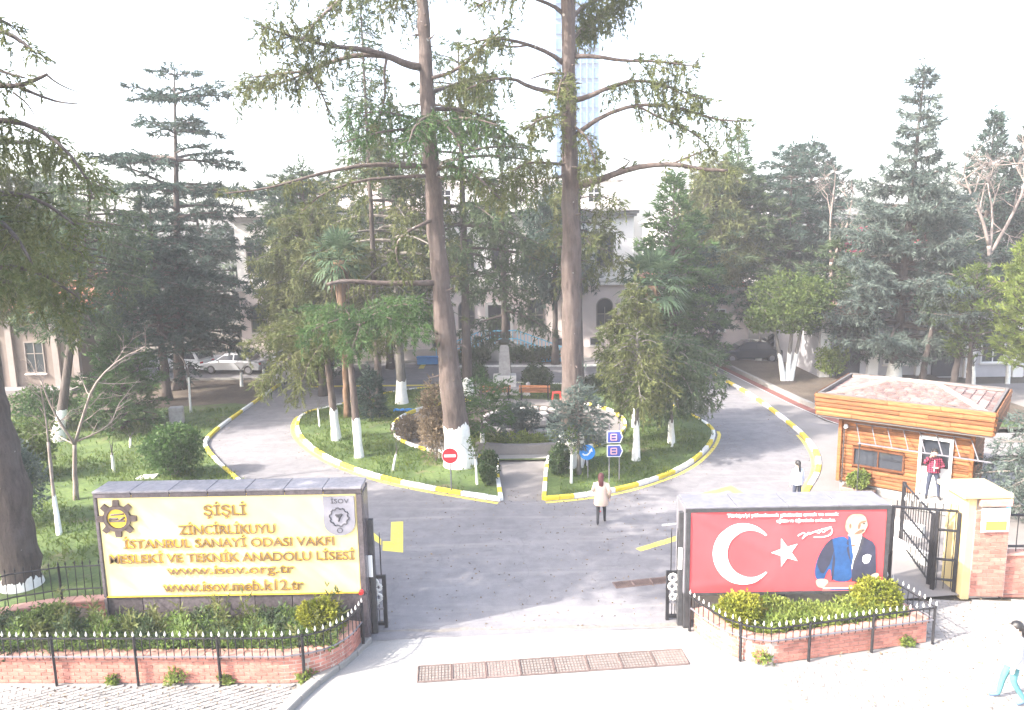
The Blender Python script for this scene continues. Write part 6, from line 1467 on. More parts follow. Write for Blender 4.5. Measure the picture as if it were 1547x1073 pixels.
for i, (px, py, w, lab) in enumerate(((175, 1030, .12, 'small weed tuft at the foot of the left planter by its third fence post'), (268, 1031, .22, 'biggest weed tuft at the foot of the left planter'), (345, 1031, .14, 'weed tuft growing from the pavement joint below the sign name board'), (460, 1027, .18, 'weed tuft at the rounded corner of the left planter'), (1150, 1000, .18, 'weed tuft at the rounded corner of the right planter'), (1370, 975, .16, 'weed tuft by the last fence post of the right planter'))):
    g = G(px, py); bush('weed', lab, g.x, g.y, 0, (w, w, w * .7), 'fol_bright', 240, .10, .02, 320 + i, 'weed', stem=True, lumps=5)

# ---- gateway: sliding gate leaves
def gate_leaf(label, xa, xb, y, zt, pk, post_x, bright):
    r = thing('gate_leaf', label, 'gate', ((xa + xb) / 2, y, 0)); t = .075
    b = MB()
    b.box((xa, y, zt / 2), (t, t, zt)); b.box((xb, y, zt / 2 + .001), (t, t, zt)); b.box(((xa + xb) / 2, y, zt - t / 2), (xb - xa, t - .004, t)); b.box(((xa + xb) / 2, y, .1), (xb - xa, t - .004, t)); b.build('frame', MT['iron'], r)
    b = MB(); b.box(((xa + xb) / 2, y, zt * .36), (xb - xa - t, .03, .05)); b.build('cross_bar', MT['alu'], r)
    n = 4
    for k in range(n):
        x = xa + (xb - xa) * (k + .5) / n; b = MB(); b.tube([(x, y + .01, .1), (x, y + .01, zt)], .011, 5); b.build('bar', MT['iron'], r)
    for k in range(pk):
        x = xa + (xb - xa) * (k + .5) / pk; b = MB(); b.tube([(x, y, zt), (x, y, zt + .95), (x, y, zt + 1.1)], [.014, .014, .004], 5); b.build('spear', MT['iron'], r)
    b = MB(); cx, cz = (xa + xb) / 2, zt * .68      # pale cast ornament: stacked scrolls
    for (u, v, rr) in ((-.03, .26, .09), (.06, .14, .08), (-.04, .03, .09), (.05, -.12, .09), (-.02, -.24, .07)):
        b.tube([(cx + u + rr * math.cos(a), y - .04, cz + v + rr * math.sin(a)) for a in np.linspace(0, 6.0, 9)], .034, 5)
    b.build('ornament', MT['iron_tip'], r)
    b = MB(); b.box((post_x, y - .25, 1.45), (.12, .12, 2.9), ch=.01); b.build('post', MT['steel_dark'], r)
    b = MB(); b.box((post_x + (.03 if xa > post_x else -.03), y - .34, 1.75), (.10, .03, .55), ch=.01); b.build('white_plate', MT['frame_white'], r)
    return r
gate_leaf('half open black gate leaf with pale scrolls beside the yellow sign', -3.62, -3.20, 17.38, 1.36, 3, -3.42, 0)
gate_leaf('half open black gate leaf with pale scrolls beside the red banner', 3.72, 4.02, 17.5, 1.28, 2, 3.97, 0)

# ---- pedestrian gate, pillar and right hand fence
pg = thing('pedestrian_gate', 'open black iron pedestrian gate right of the red banner', 'gate', (10.2, 19, .1))
def bars(root, a, b_, z0, z1, n, rails, tip=True, post=True):
    a = Vector((*a, 0)); b_ = Vector((*b_, 0)); off = abs_loc(root)
    pk = MB(); pk.tube([(0, 0, 0), (0, 0, z1 - z0)], .012, 5); m = pk.mesh('bar', MT['iron']); tk = MB(); tk.lathe([(.012, 0), (.032, .04), (.018, .08), (.003, .14)], (0, 0, 0), 5); tm = tk.mesh('spear_tip', MT['iron_tip'])
    for k in range(n):
        p = a.lerp(b_, (k + .5) / n); o = link('bar', m, root); o.location = p + Vector((0, 0, z0)) - off
        if tip: t = link('spear_tip', tm, o); t.location = (0, 0, z1 - z0)
    for z in rails:
        q = MB(); q.bar(a + Vector((0, 0, z)), b_ + Vector((0, 0, z)), .05); q.build('rail', MT['iron'], root)
    if post:
        for p in (a, b_): q = MB(); q.bar(p + Vector((0, 0, z0 - .05)), p + Vector((0, 0, z1)), .09); q.build('post', MT['iron'], root)
bars(pg, (8.9, 18.9), (9.95, 19.05), .15, 2.25, 7, (.35, .95, 2.05))
bars(pg, (11.35, 21.2), (10.85, 18.75), .25, 2.15, 12, (.3, .75, 1.3, 2.1), tip=False)
bars(pg, (9.95, 19.05), (11.5, 18.6), 2.2, 2.42, 9, (2.24,), post=False)
bars(pg, (10.9, 18.65), (11.38, 18.5), .15, 2.25, 3, (.4, .95, 1.75), tip=False)
pi_ = thing('gate_pillar', 'cream and red brick gate pillar with a white and yellow notice', 'pillar', (11.9, 18.6, 0))
brick_face(pi_, [(11.62, 18.27), (12.45, 18.22)], .1, 22, .28, .105)
b = MB(); b.box((12.02, 18.72, 1.35), (.82, .80, 2.7)); b.build('shaft', MT['mortar'], pi_)
b = MB(); b.box((11.52, 18.70, 1.38), (.22, .92, 2.76), ch=.015); b.build('plaster_edge', MT['plaster_yellow'], pi_)
b = MB(); b.box((11.85, 18.75, 2.80), (1.25, 1.25, .12), ch=.02); b.add([(11.25, 18.15, 2.86), (12.45, 18.15, 2.86), (12.45, 19.35, 2.86), (11.25, 19.35, 2.86), (11.85, 18.75, 3.0)], [(0, 1, 4), (1, 2, 4), (2, 3, 4), (3, 0, 4)]); b.build('cap', MT['plaster_yellow'], pi_)
b = MB(); b.box((12.06, 18.17, 2.63), (.80, .12, .18), ch=.015); b.build('cap_band', MT['coping'], pi_)
nb = MB(); nb.box((12.06, 18.14, 2.18), (.70, .03, .62), ch=.006); nbo = nb.build('notice', MT['sign_white'], pi_)
nb = MB(); nb.box((12.08, 18.118, 2.04), (.52, .012, .24)); o = nb.build('notice_print', simple('yellow_print', (.72, .70, .06), .5, .1, 4), pi_); o.parent = nbo
wr = thing('brick_wall', 'low red brick wall under iron railings at the right edge', 'wall', (14, 18.4, 0))
brick_face(wr, [(12.5, 18.36), (15.6, 18.28)], 0, 11, .28, .105, cap=.5)
fr = thing('iron_railing', 'black iron railings on the brick wall right of the cream pillar', 'fence', (14, 18.45, 1.2))
bars(fr, (12.5, 18.42), (15.6, 18.34), 1.22, 2.25, 14, (1.36, 2.2), tip=False)
cw = MB(); pts = [(12.4 + .2 * k + .22 * math.cos(k * 1.05), 18.5 + .22 * math.sin(k * 1.3) * .5, 2.55 + .24 * math.sin(k * 1.05)) for k in range(30)]
cw.tube(smooth_line(pts, 2), .009, 4); cw.solo('wire_coil', MT['alu'], 'loose coil of wire along the top of the right hand railings', 'wire', (12.4, 18.5, 2.3))
sb = MB(); p = AT(1518, 762, 19.6); sb.box((p.x, 19.6, p.z), (.34, .05, .62), ch=.01); sb.bar((p.x, 19.66, .1), (p.x, 19.66, p.z + .3), .05); so = thing('small_board', 'small blue and white board behind the right hand railings', 'sign', (p.x, 19.6, .1)); sb.build('board', MT['sign_white'], so)
sb = MB(); sb.box((p.x, 19.57, p.z - .14), (.3, .02, .26)); sb.build('blue_half', MT['sky_blue'], so)

# ---- kiosk
KA = Vector((11.73, 26.39, .1)); KR = R(-38)
ki = thing('guard_kiosk', 'orange timber clad guard kiosk with a tiled roof beside the right lane', 'kiosk', tuple(KA), KR)
WX, WD, WT = 4.05, 3.3, 2.86
b = MB(); b.box((WX / 2, WD / 2, .12), (WX - .06, WD - .06, .36)); b.build('plinth', MT['slab'], ki, local=True)
b = MB(); b.box((WX / 2, WD / 2, 1.55), (WX - .14, WD - .14, 2.6)); b.build('wall_core', MT['wood_dark'], ki, local=True)
pm = {}
def plank(L, m='wood', h=.128):
    k = (round(L, 3), m, h)
    if k not in pm:
        q = MB(); prof = [(-.5 * h, .0), (-.5 * h, -.042), (-.38 * h, -.056), (.0 * h, -.052), (.5 * h, -.022), (.5 * h, 0)]; n_ = len(prof)
        vs = [(x, p[1], p[0]) for x in (-L / 2, L / 2) for p in prof]; q.add(vs, [(i, i + 1, n_ + i + 1, n_ + i) for i in range(n_ - 1)] + [list(range(n_))[::-1], list(range(n_, 2 * n_))]); pm[k] = q.mesh('plank', MT[m])
    return pm[k]
def lay(me, x, y, z, rz=0.0):
    o = link('plank', me, ki); o.location = (x, y, z); o.rotation_euler = (rng.uniform(-.006, .006), rng.uniform(-.004, .004), rz); return o
DX0, DX1, DZ0, DZ1 = 2.52, 3.52, .36, 2.42; WX0, WX1, WZ0, WZ1 = .42, 2.10, .98, 1.68
ph = .137
for c in range(18):
    z = .34 + ph * (c + .5)
    segs = [(0, WX)]
    if z < DZ1 + .05: segs = [(0, DX0), (DX1, WX)]
    if WZ0 - .05 < z < WZ1 + .05: segs = [(0, WX0), (WX1, DX0), (DX1, WX)] if z < DZ1 else [(0, WX0), (WX1, WX)]
    for s0, s1 in segs:
        cut = s0 + (s1 - s0) * (.35 + .1 * (c % 4)) if s1 - s0 > 1.2 else None
        for p0, p1 in ([(s0, cut - .004), (cut + .004, s1)] if cut else [(s0, s1)]): lay(plank(p1 - p0), (p0 + p1) / 2, .035 + rng.uniform(-.008, .008), z)
    lay(plank(WD), .035, WD / 2, z, R(-90)); lay(plank(WD), WX - .035, WD / 2, z, R(90))
for (x, y) in ((-.02, -.02), (WX + .02, -.02)):
    b = MB(); b.box((x, y, 1.58), (.13, .13, 2.5), ch=.02); b.build('corner_post', MT['wood'], ki, local=True)
# window
b = MB(); w_, h_ = WX1 - WX0, WZ1 - WZ0; xm, zm = (WX0 + WX1) / 2, (WZ0 + WZ1) / 2
for (c, d) in (((xm, .01, WZ0 + .03), (w_, .12, .06)), ((xm, .01, WZ1 - .03), (w_, .12, .06)), ((WX0 + .03, .011, zm), (.06, .118, h_ - .12)), ((WX1 - .03, .011, zm), (.06, .118, h_ - .12)), ((xm, .02, zm), (.04, .09, h_ - .12))): b.box(c, d)
f = b.build('window', MT['wood_dark'], ki, local=True)
b = MB(); b.box((xm, .03, zm), (w_ - .1, .02, h_ - .1)); o = b.build('pane', MT['glass'], ki, local=True); o.parent = f
# door opening: white jambs, white lower leaf, glazed upper part
b = MB()
for (c, d) in (((DX0 + .045, -.02, (DZ0 + DZ1) / 2), (.09, .16, DZ1 - DZ0)), ((DX1 - .045, -.02, (DZ0 + DZ1) / 2), (.09, .16, DZ1 - DZ0)), (((DX0 + DX1) / 2, -.02, DZ1 - .05), (DX1 - DX0 - .18, .158, .10))): b.box(c, d)
b.build('door_frame', MT['frame_white'], ki, local=True)
b = MB(); b.box(((DX0 + DX1) / 2, .05, DZ0 + .50), (DX1 - DX0 - .18, .05, .98), ch=.01); dr = b.build('door', MT['frame_white'], ki, local=True)
b = MB(); b.box(((DX0 + DX1) / 2, .06, DZ0 + 1.50), (DX1 - DX0 - .18, .02, .98)); o = b.build('door_pane', MT['glass'], ki, local=True); o.parent = dr
b = MB(); b.box(((DX0 + DX1) / 2, -.35, .19), (1.3, .8, .34), ch=.02); b.build('step', MT['slab'], ki, local=True)
# fascia boards and roof
OV = .58; fz0, fz1 = 2.82, 3.6; fx0, fx1, fy0, fy1 = -.72, WX + .58, -OV, WD + .5
for c in range(5):
    z = fz0 + .155 * (c + .5); ov = .012 * c
    q0, q1 = fx0 - ov, fx1 + ov; ca, cb = q0 + (q1 - q0) * (.22 + .07 * ((c * 2) % 5)), q0 + (q1 - q0) * (.60 + .06 * ((c * 3) % 5))
    for p0, p1 in ((q0, ca - .004), (ca + .004, cb - .004), (cb + .004, q1)): lay(plank(p1 - p0, 'wood', .15), (p0 + p1) / 2, fy0 - ov + rng.uniform(-.012, .012), z + rng.uniform(-.006, .006))
    lay(plank(fy1 - fy0, 'wood', .15), fx0 - ov, (fy0 + fy1) / 2, z, R(-90)); lay(plank(fy1 - fy0, 'wood', .15), fx1 + ov, (fy0 + fy1) / 2, z, R(90)); lay(plank(fx1 - fx0, 'wood', .15), (fx0 + fx1) / 2, fy1 + ov, z, R(180))
b = MB()
for (c, d) in ((((fx0 + fx1) / 2, fy0 + .05, 3.18), (fx1 - fx0, .08, .86)), (((fx0 + fx1) / 2, fy1 - .05, 3.18), (fx1 - fx0, .08, .86)), ((fx0 + .05, (fy0 + fy1) / 2, 3.181), (.08, fy1 - fy0 - .17, .86)), ((fx1 - .05, (fy0 + fy1) / 2, 3.181), (.08, fy1 - fy0 - .17, .86))): b.box(c, d)
b.build('parapet', MT['gutter'], ki, local=True)
b = MB(); b.box(((fx0 + fx1) / 2, (fy0 + fy1) / 2, 2.83), (fx1 - fx0 - .1, fy1 - fy0 - .1, .06)); b.build('soffit', MT['wood_dark'], ki, local=True)
ax, ay, az = (fx0 + fx1) / 2, (fy0 + fy1) / 2, 3.86; rx0, rx1, ry0, ry1, rz0 = fx0 + .1, fx1 - .1, fy0 + .1, fy1 - .1, 3.40
r0_, r1_ = Vector((ax - .7, ay, az)), Vector((ax + .7, ay, az)); C4 = [Vector((rx0, ry0, rz0)), Vector((rx1, ry0, rz0)), Vector((rx1, ry1, rz0)), Vector((rx0, ry1, rz0))]
b = MB(); b.add(C4 + [r0_, r1_], [(0, 1, 5, 4), (1, 2, 5), (2, 3, 4, 5), (3, 0, 4)]); b.build('roof_deck', MT['mortar'], ki, local=True)
tm = []
for k in range(2):
    q = MB(); q.add([(-.5, -.5, 0), (-.25, -.5, .035), (.25, -.5, .035), (.5, -.5, 0), (-.5, .5, 0), (-.25, .5, .03), (.25, .5, .03), (.5, .5, 0), (-.5, -.5, -.03), (.5, -.5, -.03)], [(0, 1, 5, 4), (1, 2, 6, 5), (2, 3, 7, 6), (8, 9, 3, 2, 1, 0)]); tm.append(q.mesh('roof_tile', MT['tile_pink']))
def slope(e0, e1, t0, t1, rows, tw):
    for r in range(rows):
        u = (r + .5) / rows; a = e0.lerp(t0, u); c = e1.lerp(t1, u); L = (c - a).length; n_ = max(1, int(L / tw)); ex = (c - a).normalized(); up = ((t0 + t1) / 2 - (e0 + e1) / 2); lr = up.length / rows; ey = (up - ex * up.dot(ex)).normalized(); ez = ex.cross(ey)
        for k in range(n_):
            p = a + ex * (L * (k + .5) / n_) + ez * .03; o = link('roof_tile', tm[k % 2], ki)
            m = Matrix.Identity(4); ty_ = (ey - ez * .10).normalized(); tz_ = ex.cross(ty_)
            for i in range(3): m[i][0], m[i][1], m[i][2] = ex[i] * (L / n_ * .98), ty_[i] * lr * 1.12, tz_[i]
            m.translation = p + Vector((0, 0, rng.uniform(-.004, .006))); o.matrix_basis = m
slope(C4[0], C4[1], r0_, r1_, 8, .34); slope(C4[1], C4[2], r1_, r1_, 7, .36); slope(C4[3], C4[0], r0_, r0_, 7, .36)
slope(C4[2], C4[3], r1_, r0_, 5, .6)
b = MB()
for a, c in ((C4[0], r0_), (C4[1], r1_), (C4[2], r1_), (C4[3], r0_), (r0_, r1_)):
    pts = [a.lerp(c, k / 8) + Vector((0, 0, .05 + .012 * (k % 2))) for k in range(9)]; b.tube(pts, [.085 + .02 * (k % 3 == 0) for k in range(9)], 6)
b.build('ridge', MT['ridge'], ki, local=True)
# bare awning frame
b = MB(); ax0, ax1 = .45, 4.35
b.tube([(ax0, -.02, 2.52), (ax1 - .3, -.02, 2.52)], .022, 5); b.tube([(ax0 + .3, -.75, 2.02), (ax1 + .35, -.75, 2.02)], .028, 5)
for k in range(8):
    x = ax0 + .05 + .5 * k; b.tube([(x, -.02, 2.52), (x + .32, -.75, 2.03)], .020, 5)
b.build('awning_frame', MT['alu'], ki, local=True)
b = MB(); b.lathe([(.06, 0), (.075, .03), (.07, .12), (.03, .15)], (.18, -.12, 2.33), 10); b.bar((.18, -.02, 2.42), (.18, -.14, 2.42), .03); b.build('camera_dome', MT['lamp_clear'], ki, local=True)
b = MB(); b.tube([(.13, -.10, .3), (.13, -.10, 2.3)], .022, 6); b.build('drain_pipe', MT['steel_dark'], ki, local=True)
# planter tub with clipped bush by the kiosk
g = G(1296, 748, .1)
tb = thing('planter_tub', 'brown wooden tub under the kiosk window', 'planter', (g.x, g.y, .1)); b = MB(); b.box((g.x, g.y, .235), (1.1, .5, .27), KR, ch=.03); b.build('box', simple('tub_brown', (.20, .13, .11), .7, .2, 5), tb)
b = MB(); b.box((g.x, g.y, .375), (1.0, .42, .02), KR); b.build('soil', MT['soil'], tb)
bush('tub_bush', 'round bright green bush in the tub under the kiosk window', g.x, g.y, .36, (.36, .35, .31), 'fol_bright', 1500, .09, .025, 331, lumps=12)
lp = G(1294, 752, .1); b = MB(); b.tube([(lp.x, lp.y, .1), (lp.x, lp.y, 2.0)], .025, 6); b.lathe([(.09, 0), (.09, .04), (.03, .06)], (lp.x, lp.y, .1), 10); b.lathe([(.03, 0), (.05, .03), (.05, .12), (.01, .15)], (lp.x, lp.y, 1.98), 8); b.solo('thin_post', MT['steel_dark'], 'thin dark post standing before the kiosk window', 'post', (lp.x, lp.y, .1))
# ramp rails between the pedestrian gate and the kiosk
b = MB()
for (a, c) in ((G(1330, 820, .1), G(1400, 855, .1)), (G(1320, 790, .1), G(1395, 812, .1))):
    b.box(((a.x + c.x) / 2, (a.y + c.y) / 2, .28), ((c - a).length, .16, .36), math.atan2(c.y - a.y, c.x - a.x))
b.solo('ramp_kerb', MT['white_paint'], 'white ramp kerbs seen through the pedestrian gate', 'kerb', (11, 22, .1))
# ------------------------------------------------------------------ people
def person(label, x, y, z, rz, H, J=None, mats=None, scale_w=1.0):
    """one continuous skinned body; mats: top, arm, hand, leg, shoe, head"""
    root = thing('person', label, 'person', (x, y, z), rz)
    k = H / 1.70; J = J or {}
    base = dict(pel=(0, 0, .93), sp=(0, .0, 1.10), ch=(0, .0, 1.28), nk=(0, .0, 1.44), hb=(0, .02, 1.535), hd=(0, .025, 1.61), ht=(0, .01, 1.665), ns=(0, .13, 1.585),
                sl=(-.17, 0, 1.385), sr=(.17, 0, 1.385), el=(-.22, -.02, 1.13), er=(.22, -.02, 1.13), wl=(-.23, .05, .90), wr=(.23, .05, .90), pl=(-.235, .07, .83), pr=(.235, .07, .83),
                hl=(-.085, 0, .90), hr=(.085, 0, .90), kl=(-.095, .01, .50), kr=(.095, .01, .50), al=(-.10, -.03, .09), ar=(.10, -.03, .09), tl=(-.115, .13, .035), tr=(.115, .13, .035))
    base.update(J)
    rad = dict(pel=(.145, .105), sp=(.125, .095), ch=(.155, .105), nk=(.058, .058), hb=(.068, .078), hd=(.080, .098), ht=(.062, .075), ns=(.012, .012), sl=(.062, .06), sr=(.062, .06), el=(.046, .046), er=(.046, .046), wl=(.030, .030), wr=(.030, .030), pl=(.036, .020), pr=(.036, .020),
               hl=(.088, .09), hr=(.088, .09), kl=(.058, .062), kr=(.058, .062), al=(.040, .042), ar=(.040, .042), tl=(.040, .025), tr=(.040, .025))
    edges = [('pel', 'sp', 'top'), ('sp', 'ch', 'top'), ('ch', 'nk', 'top'), ('nk', 'hb', 'head'), ('hb', 'hd', 'head'), ('hd', 'ht', 'head'), ('hb', 'ns', 'head'), ('ch', 'sl', 'top'), ('ch', 'sr', 'top'), ('sl', 'el', 'arm'), ('sr', 'er', 'arm'), ('el', 'wl', 'arm'), ('er', 'wr', 'arm'), ('wl', 'pl', 'hand'), ('wr', 'pr', 'hand'),
             ('pel', 'hl', 'leg'), ('pel', 'hr', 'leg'), ('hl', 'kl', 'leg'), ('hr', 'kr', 'leg'), ('kl', 'al', 'leg'), ('kr', 'ar', 'leg'), ('al', 'tl', 'shoe'), ('ar', 'tr', 'shoe')]
    names = list(base); V = [Vector(base[n]) for n in names]; RR = [rad[n] for n in names]; E = [(names.index(a), names.index(b_), m) for a, b_, m in edges]
    for s in 'lr':      # five fingers and a thumb leaving the side of the palm
        p = Vector(base['p' + s]); w = Vector(base['w' + s]); d = (p - w).normalized(); sd = Vector((0, 1, 0)) if abs(d.y) < .8 else Vector((1, 0, 0)); sd = (sd - d * sd.dot(d)).normalized(); up = d.cross(sd); ip = names.index('p' + s)
        for q, (o, l) in enumerate(((-.027, .062), (-.009, .074), (.009, .078), (.027, .068))):
            i = len(V); V += [p + sd * o * -1 + d * .032, p + sd * o * -1 + d * (.032 + l * .55) + up * .006, p + sd * o * -1 + d * (.028 + l) + up * .020]; RR += [(.010, .010), (.009, .009), (.007, .007)]; names += ['f'] * 3; E += [(ip, i, 'hand'), (i, i + 1, 'hand'), (i + 1, i + 2, 'hand')]
        i = len(V); V += [p + sd * .040 - d * .005, p + sd * .055 + d * .03]; RR += [(.012, .012), (.008, .008)]; names += ['f'] * 2; E += [(ip, i, 'hand'), (i, i + 1, 'hand')]
    me = bpy.data.meshes.new('body'); me.from_pydata([v * k for v in V], [(a, b_) for a, b_, _ in E], []); o = link('body', me, root)
    sk = o.modifiers.new('skin', 'SKIN'); sk.use_smooth_shade = True; sk.branch_smoothing = .3
    for i, v in enumerate(me.skin_vertices[0].data): v.radius = (RR[i][0] * k * scale_w, RR[i][1] * k * scale_w); v.use_root = (i == 0)
    ss = o.modifiers.new('sub', 'SUBSURF'); ss.levels = 1; ss.render_levels = 1
    dg = bpy.context.evaluated_depsgraph_get(); dg.update(); m2 = bpy.data.meshes.new_from_object(o.evaluated_get(dg)); o.modifiers.clear(); o.data = m2; m2.name = 'body'
    mats = mats or {}; keys = ['top', 'arm', 'hand', 'leg', 'shoe', 'head']; m2.materials.clear()
    for q in keys: m2.materials.append(MT[mats.get(q, 'skin')])
    seg = [(V[a] * k, V[b_] * k, keys.index(t)) for a, b_, t in E]; mi = []
    for p in m2.polygons:
        c = Vector(p.center); best, bm_ = 9, 0
        for a, b_, t in seg:
            ab = b_ - a; u = max(0, min(1, (c - a).dot(ab) / max(1e-9, ab.length_squared))); dd = (a + ab * u - c).length
            if dd < best: best, bm_ = dd, t
        mi.append(bm_)
    m2.polygons.foreach_set('material_index', mi); m2.polygons.foreach_set('use_smooth', [True] * len(mi)); m2.update()
    # eyes
    hb = Vector(base['hb']) * k
    for s in (-1, 1):
        b = MB(); b.lathe([(.001, -.010), (.010, -.005), (.012, 0), (.010, .005), (.001, .010)], (hb.x + s * .032 * k, hb.y + .075 * k, hb.z + .055 * k), 6); e = b.build('eye', MT['ink'], root, local=True)
        b = MB(); b.lathe([(.004, -.03), (.016, -.018), (.018, .0), (.014, .02), (.004, .03)], (hb.x + s * .082 * k, hb.y - .0, hb.z + .045 * k), 6); b.build('ear', MT[mats.get('head', 'skin')], root, local=True)
    b = MB(); b.box((hb.x, hb.y + .085 * k, hb.z - .005), (.045 * k, .012, .010), ch=.003); b.build('mouth', MT['lamp_red'], root, local=True)
    return root, k, base
def hair(root, k, base, m, long=0.0, tail=False):
    hd = Vector(base['hd']) * k; b = MB(); vs = []; n = 14
    prof = [(.002, .112), (.05, .105), (.085, .075), (.102, .03), (.104, -.01), (.098, -.05)]
    for r, z in prof:
        for j in range(n):
            a = 2 * math.pi * j / n; front = max(0, math.sin(a)); rz_ = z if z > .02 else z + front * (.05 - z) * .9
            vs.append((hd.x + r * k * .92 * math.cos(a), hd.y - .012 * k + r * k * 1.08 * math.sin(a), hd.z + rz_ * k))
    b.add(vs, [(i * n + j, i * n + (j + 1) % n, (i + 1) * n + (j + 1) % n, (i + 1) * n + j) for i in range(len(prof) - 1) for j in range(n)] + [list(range(n))])
    b.build('hair', MT[m], root, smooth=True, local=True)
    if long > 0:
        b = MB(); L = long * k
        w0 = .05 if tail else .092
        pts = [(hd.x, hd.y - .085 * k, hd.z + .02 * k), (hd.x, hd.y - .13 * k, hd.z - .10 * k), (hd.x + .01, hd.y - .14 * k, hd.z - .10 * k - L * .5), (hd.x + .015, hd.y - .13 * k, hd.z - .10 * k - L)]
        pts = smooth_line(pts, 2); q = len(pts)
        vs = []; n = 10
        for i, p in enumerate(pts):
            t = i / (q - 1); w = w0 * k * (1 - .5 * t ** 2); d = .045 * k * (1 - .6 * t)
            for j in range(n): a = 2 * math.pi * j / n; vs.append((p.x + w * math.cos(a), p.y + d * math.sin(a), p.z))
        b.add(vs, [(i * n + j, (i + 1) * n + j, (i + 1) * n + (j + 1) % n, i * n + (j + 1) % n) for i in range(q - 1) for j in range(n)] + [list(range(n)), list(range((q - 1) * n, q * n))[::-1]]); b.build('long_hair', MT[m if not tail else 'hair_black'], root, smooth=True, local=True)
def coat(root, k, rings, m, name='coat', n=20):
    b = MB(); vs = []
    for (z, rx, ry, ox, oy) in rings:
        for j in range(n):
            a = 2 * math.pi * j / n; f = 1 + .03 * math.sin(a * 5) * (z < 1.0); vs.append((ox * k + rx * k * f * math.cos(a), oy * k + ry * k * f * math.sin(a), z * k))
    q = len(rings); b.add(vs, [(i * n + j, i * n + (j + 1) % n, (i + 1) * n + (j + 1) % n, (i + 1) * n + j) for i in range(q - 1) for j in range(n)]); return b.build(name, MT[m], root, smooth=True, local=True)
# woman in a pale coat walking away across the yard
g = G(908, 793)
W_, k, bs = person('woman in a cream coat with dark red hair walking across the yard', g.x, g.y, 0, R(-12), 1.74,
    dict(al=(-.09, -.18, .13), kl=(-.095, .02, .50), tl=(-.10, -.05, .035), ar=(.10, .16, .09), kr=(.095, .14, .50), tr=(.115, .32, .04), er=(.27, -.02, 1.13), wr=(.25, .08, .92), pr=(.25, .10, .85), el=(-.25, -.03, 1.14), wl=(-.20, .16, 1.10), pl=(-.16, .22, 1.12)),
    dict(top='cream_coat', arm='cream_coat', hand='skin', leg='black_cloth', shoe='black_cloth', head='skin'))
coat(W_, k, [(1.44, .07, .07, 0, 0), (1.40, .17, .11, 0, 0), (1.28, .205, .15, 0, 0), (1.08, .185, .145, 0, 0), (.92, .215, .175, 0, 0), (.70, .24, .21, 0, .01), (.68, .225, .195, 0, .01)], 'cream_coat')
for s, a in (('l', 'l'), ('r', 'r')):
    b = MB(); p = [Vector(bs[j + s]) * k for j in ('s', 'e', 'w')]; b.tube([p[0], p[1], p[2]], [.078 * k, .066 * k, .052 * k], 9); b.build('sleeve', MT['cream_coat'], W_, smooth=True, local=True)
hair(W_, k, bs, 'hair_black', .30); 
for c_ in W_.children:
    if c_.name.split('.')[0] in ('hair', 'long_hair'): c_.data.materials[0] = MT['hair_red']
# person with black ponytail behind the red banner
g = G(1203, 766)
P_, k, bs = person('person with a long black ponytail and a pale blue top behind the red banner', g.x, g.y, 0, R(8), 1.64, None, dict(top='pale_shirt', arm='pale_shirt', hand='skin', leg='navy_cloth', shoe='black_cloth', head='skin'), 1.05)
coat(P_, k, [(1.44, .07, .07, 0, 0), (1.40, .18, .11, 0, 0), (1.28, .21, .15, 0, 0), (1.05, .19, .15, 0, 0), (.86, .20, .165, 0, 0)], 'pale_shirt', 'blouse')
hair(P_, k, bs, 'hair_black', .42, True)
# guard in the kiosk doorway
def kpt(x, y, z): c, s = math.cos(KR), math.sin(KR); return (KA.x + x * c - y * s, KA.y + x * s + y * c, KA.z + z)
gx, gy, gz = kpt(3.03, -.30, .36)
Gd, k, bs = person('guard in dark red plaid shirt with a hand at the face in the kiosk doorway', gx, gy, gz, R(158), 1.72,
    dict(er=(.30, .10, 1.20), wr=(.14, .20, 1.46), pr=(.11, .19, 1.53), el=(-.29, .06, 1.14), wl=(-.10, .20, 1.12), pl=(-.03, .21, 1.12), hl=(-.10, 0, .90), kl=(-.17, .03, .50), al=(-.21, -.02, .09), tl=(-.25, .13, .035), kr=(.13, .03, .50), ar=(.15, -.02, .09), tr=(.18, .13, .035)),
    dict(top='plaid', arm='plaid', hand='skin', leg='navy_cloth', shoe='black_cloth', head='skin'), 1.12)
hair(Gd, k, bs, 'hair_black')
b = MB(); b.tube([(0, .145 * k, .93 * k), (0, .16 * k, 1.1 * k), (0, .15 * k, 1.36 * k)], .012, 5); b.build('zip', MT['frame_white'], Gd, local=True)
coat(Gd, k, [(1.43, .08, .08, 0, 0), (1.39, .20, .12, 0, 0), (1.26, .22, .15, 0, 0), (1.06, .20, .155, 0, 0), (.92, .21, .16, 0, 0)], 'plaid', 'shirt')
# passer-by cut by the right edge
g = G(1527, 1062)
E_, k, bs = person('passer-by in a white top and teal trousers at the lower right edge', g.x, g.y, 0, R(70), 1.75,
    dict(al=(-.09, -.20, .14), kl=(-.095, .02, .50), tl=(-.10, -.06, .05), ar=(.10, .20, .09), kr=(.095, .14, .50), tr=(.115, .36, .04)), dict(top='pale_top', arm='pale_top', hand='skin', leg='teal_cloth', shoe='denim', head='skin'), 1.08)
coat(E_, k, [(1.44, .07, .07, 0, 0), (1.40, .18, .12, 0, 0), (1.28, .22, .16, 0, 0), (1.05, .20, .16, 0, 0), (.84, .215, .18, 0, 0)], 'pale_top', 'top')
hair(E_, k, bs, 'hair_black', .22)
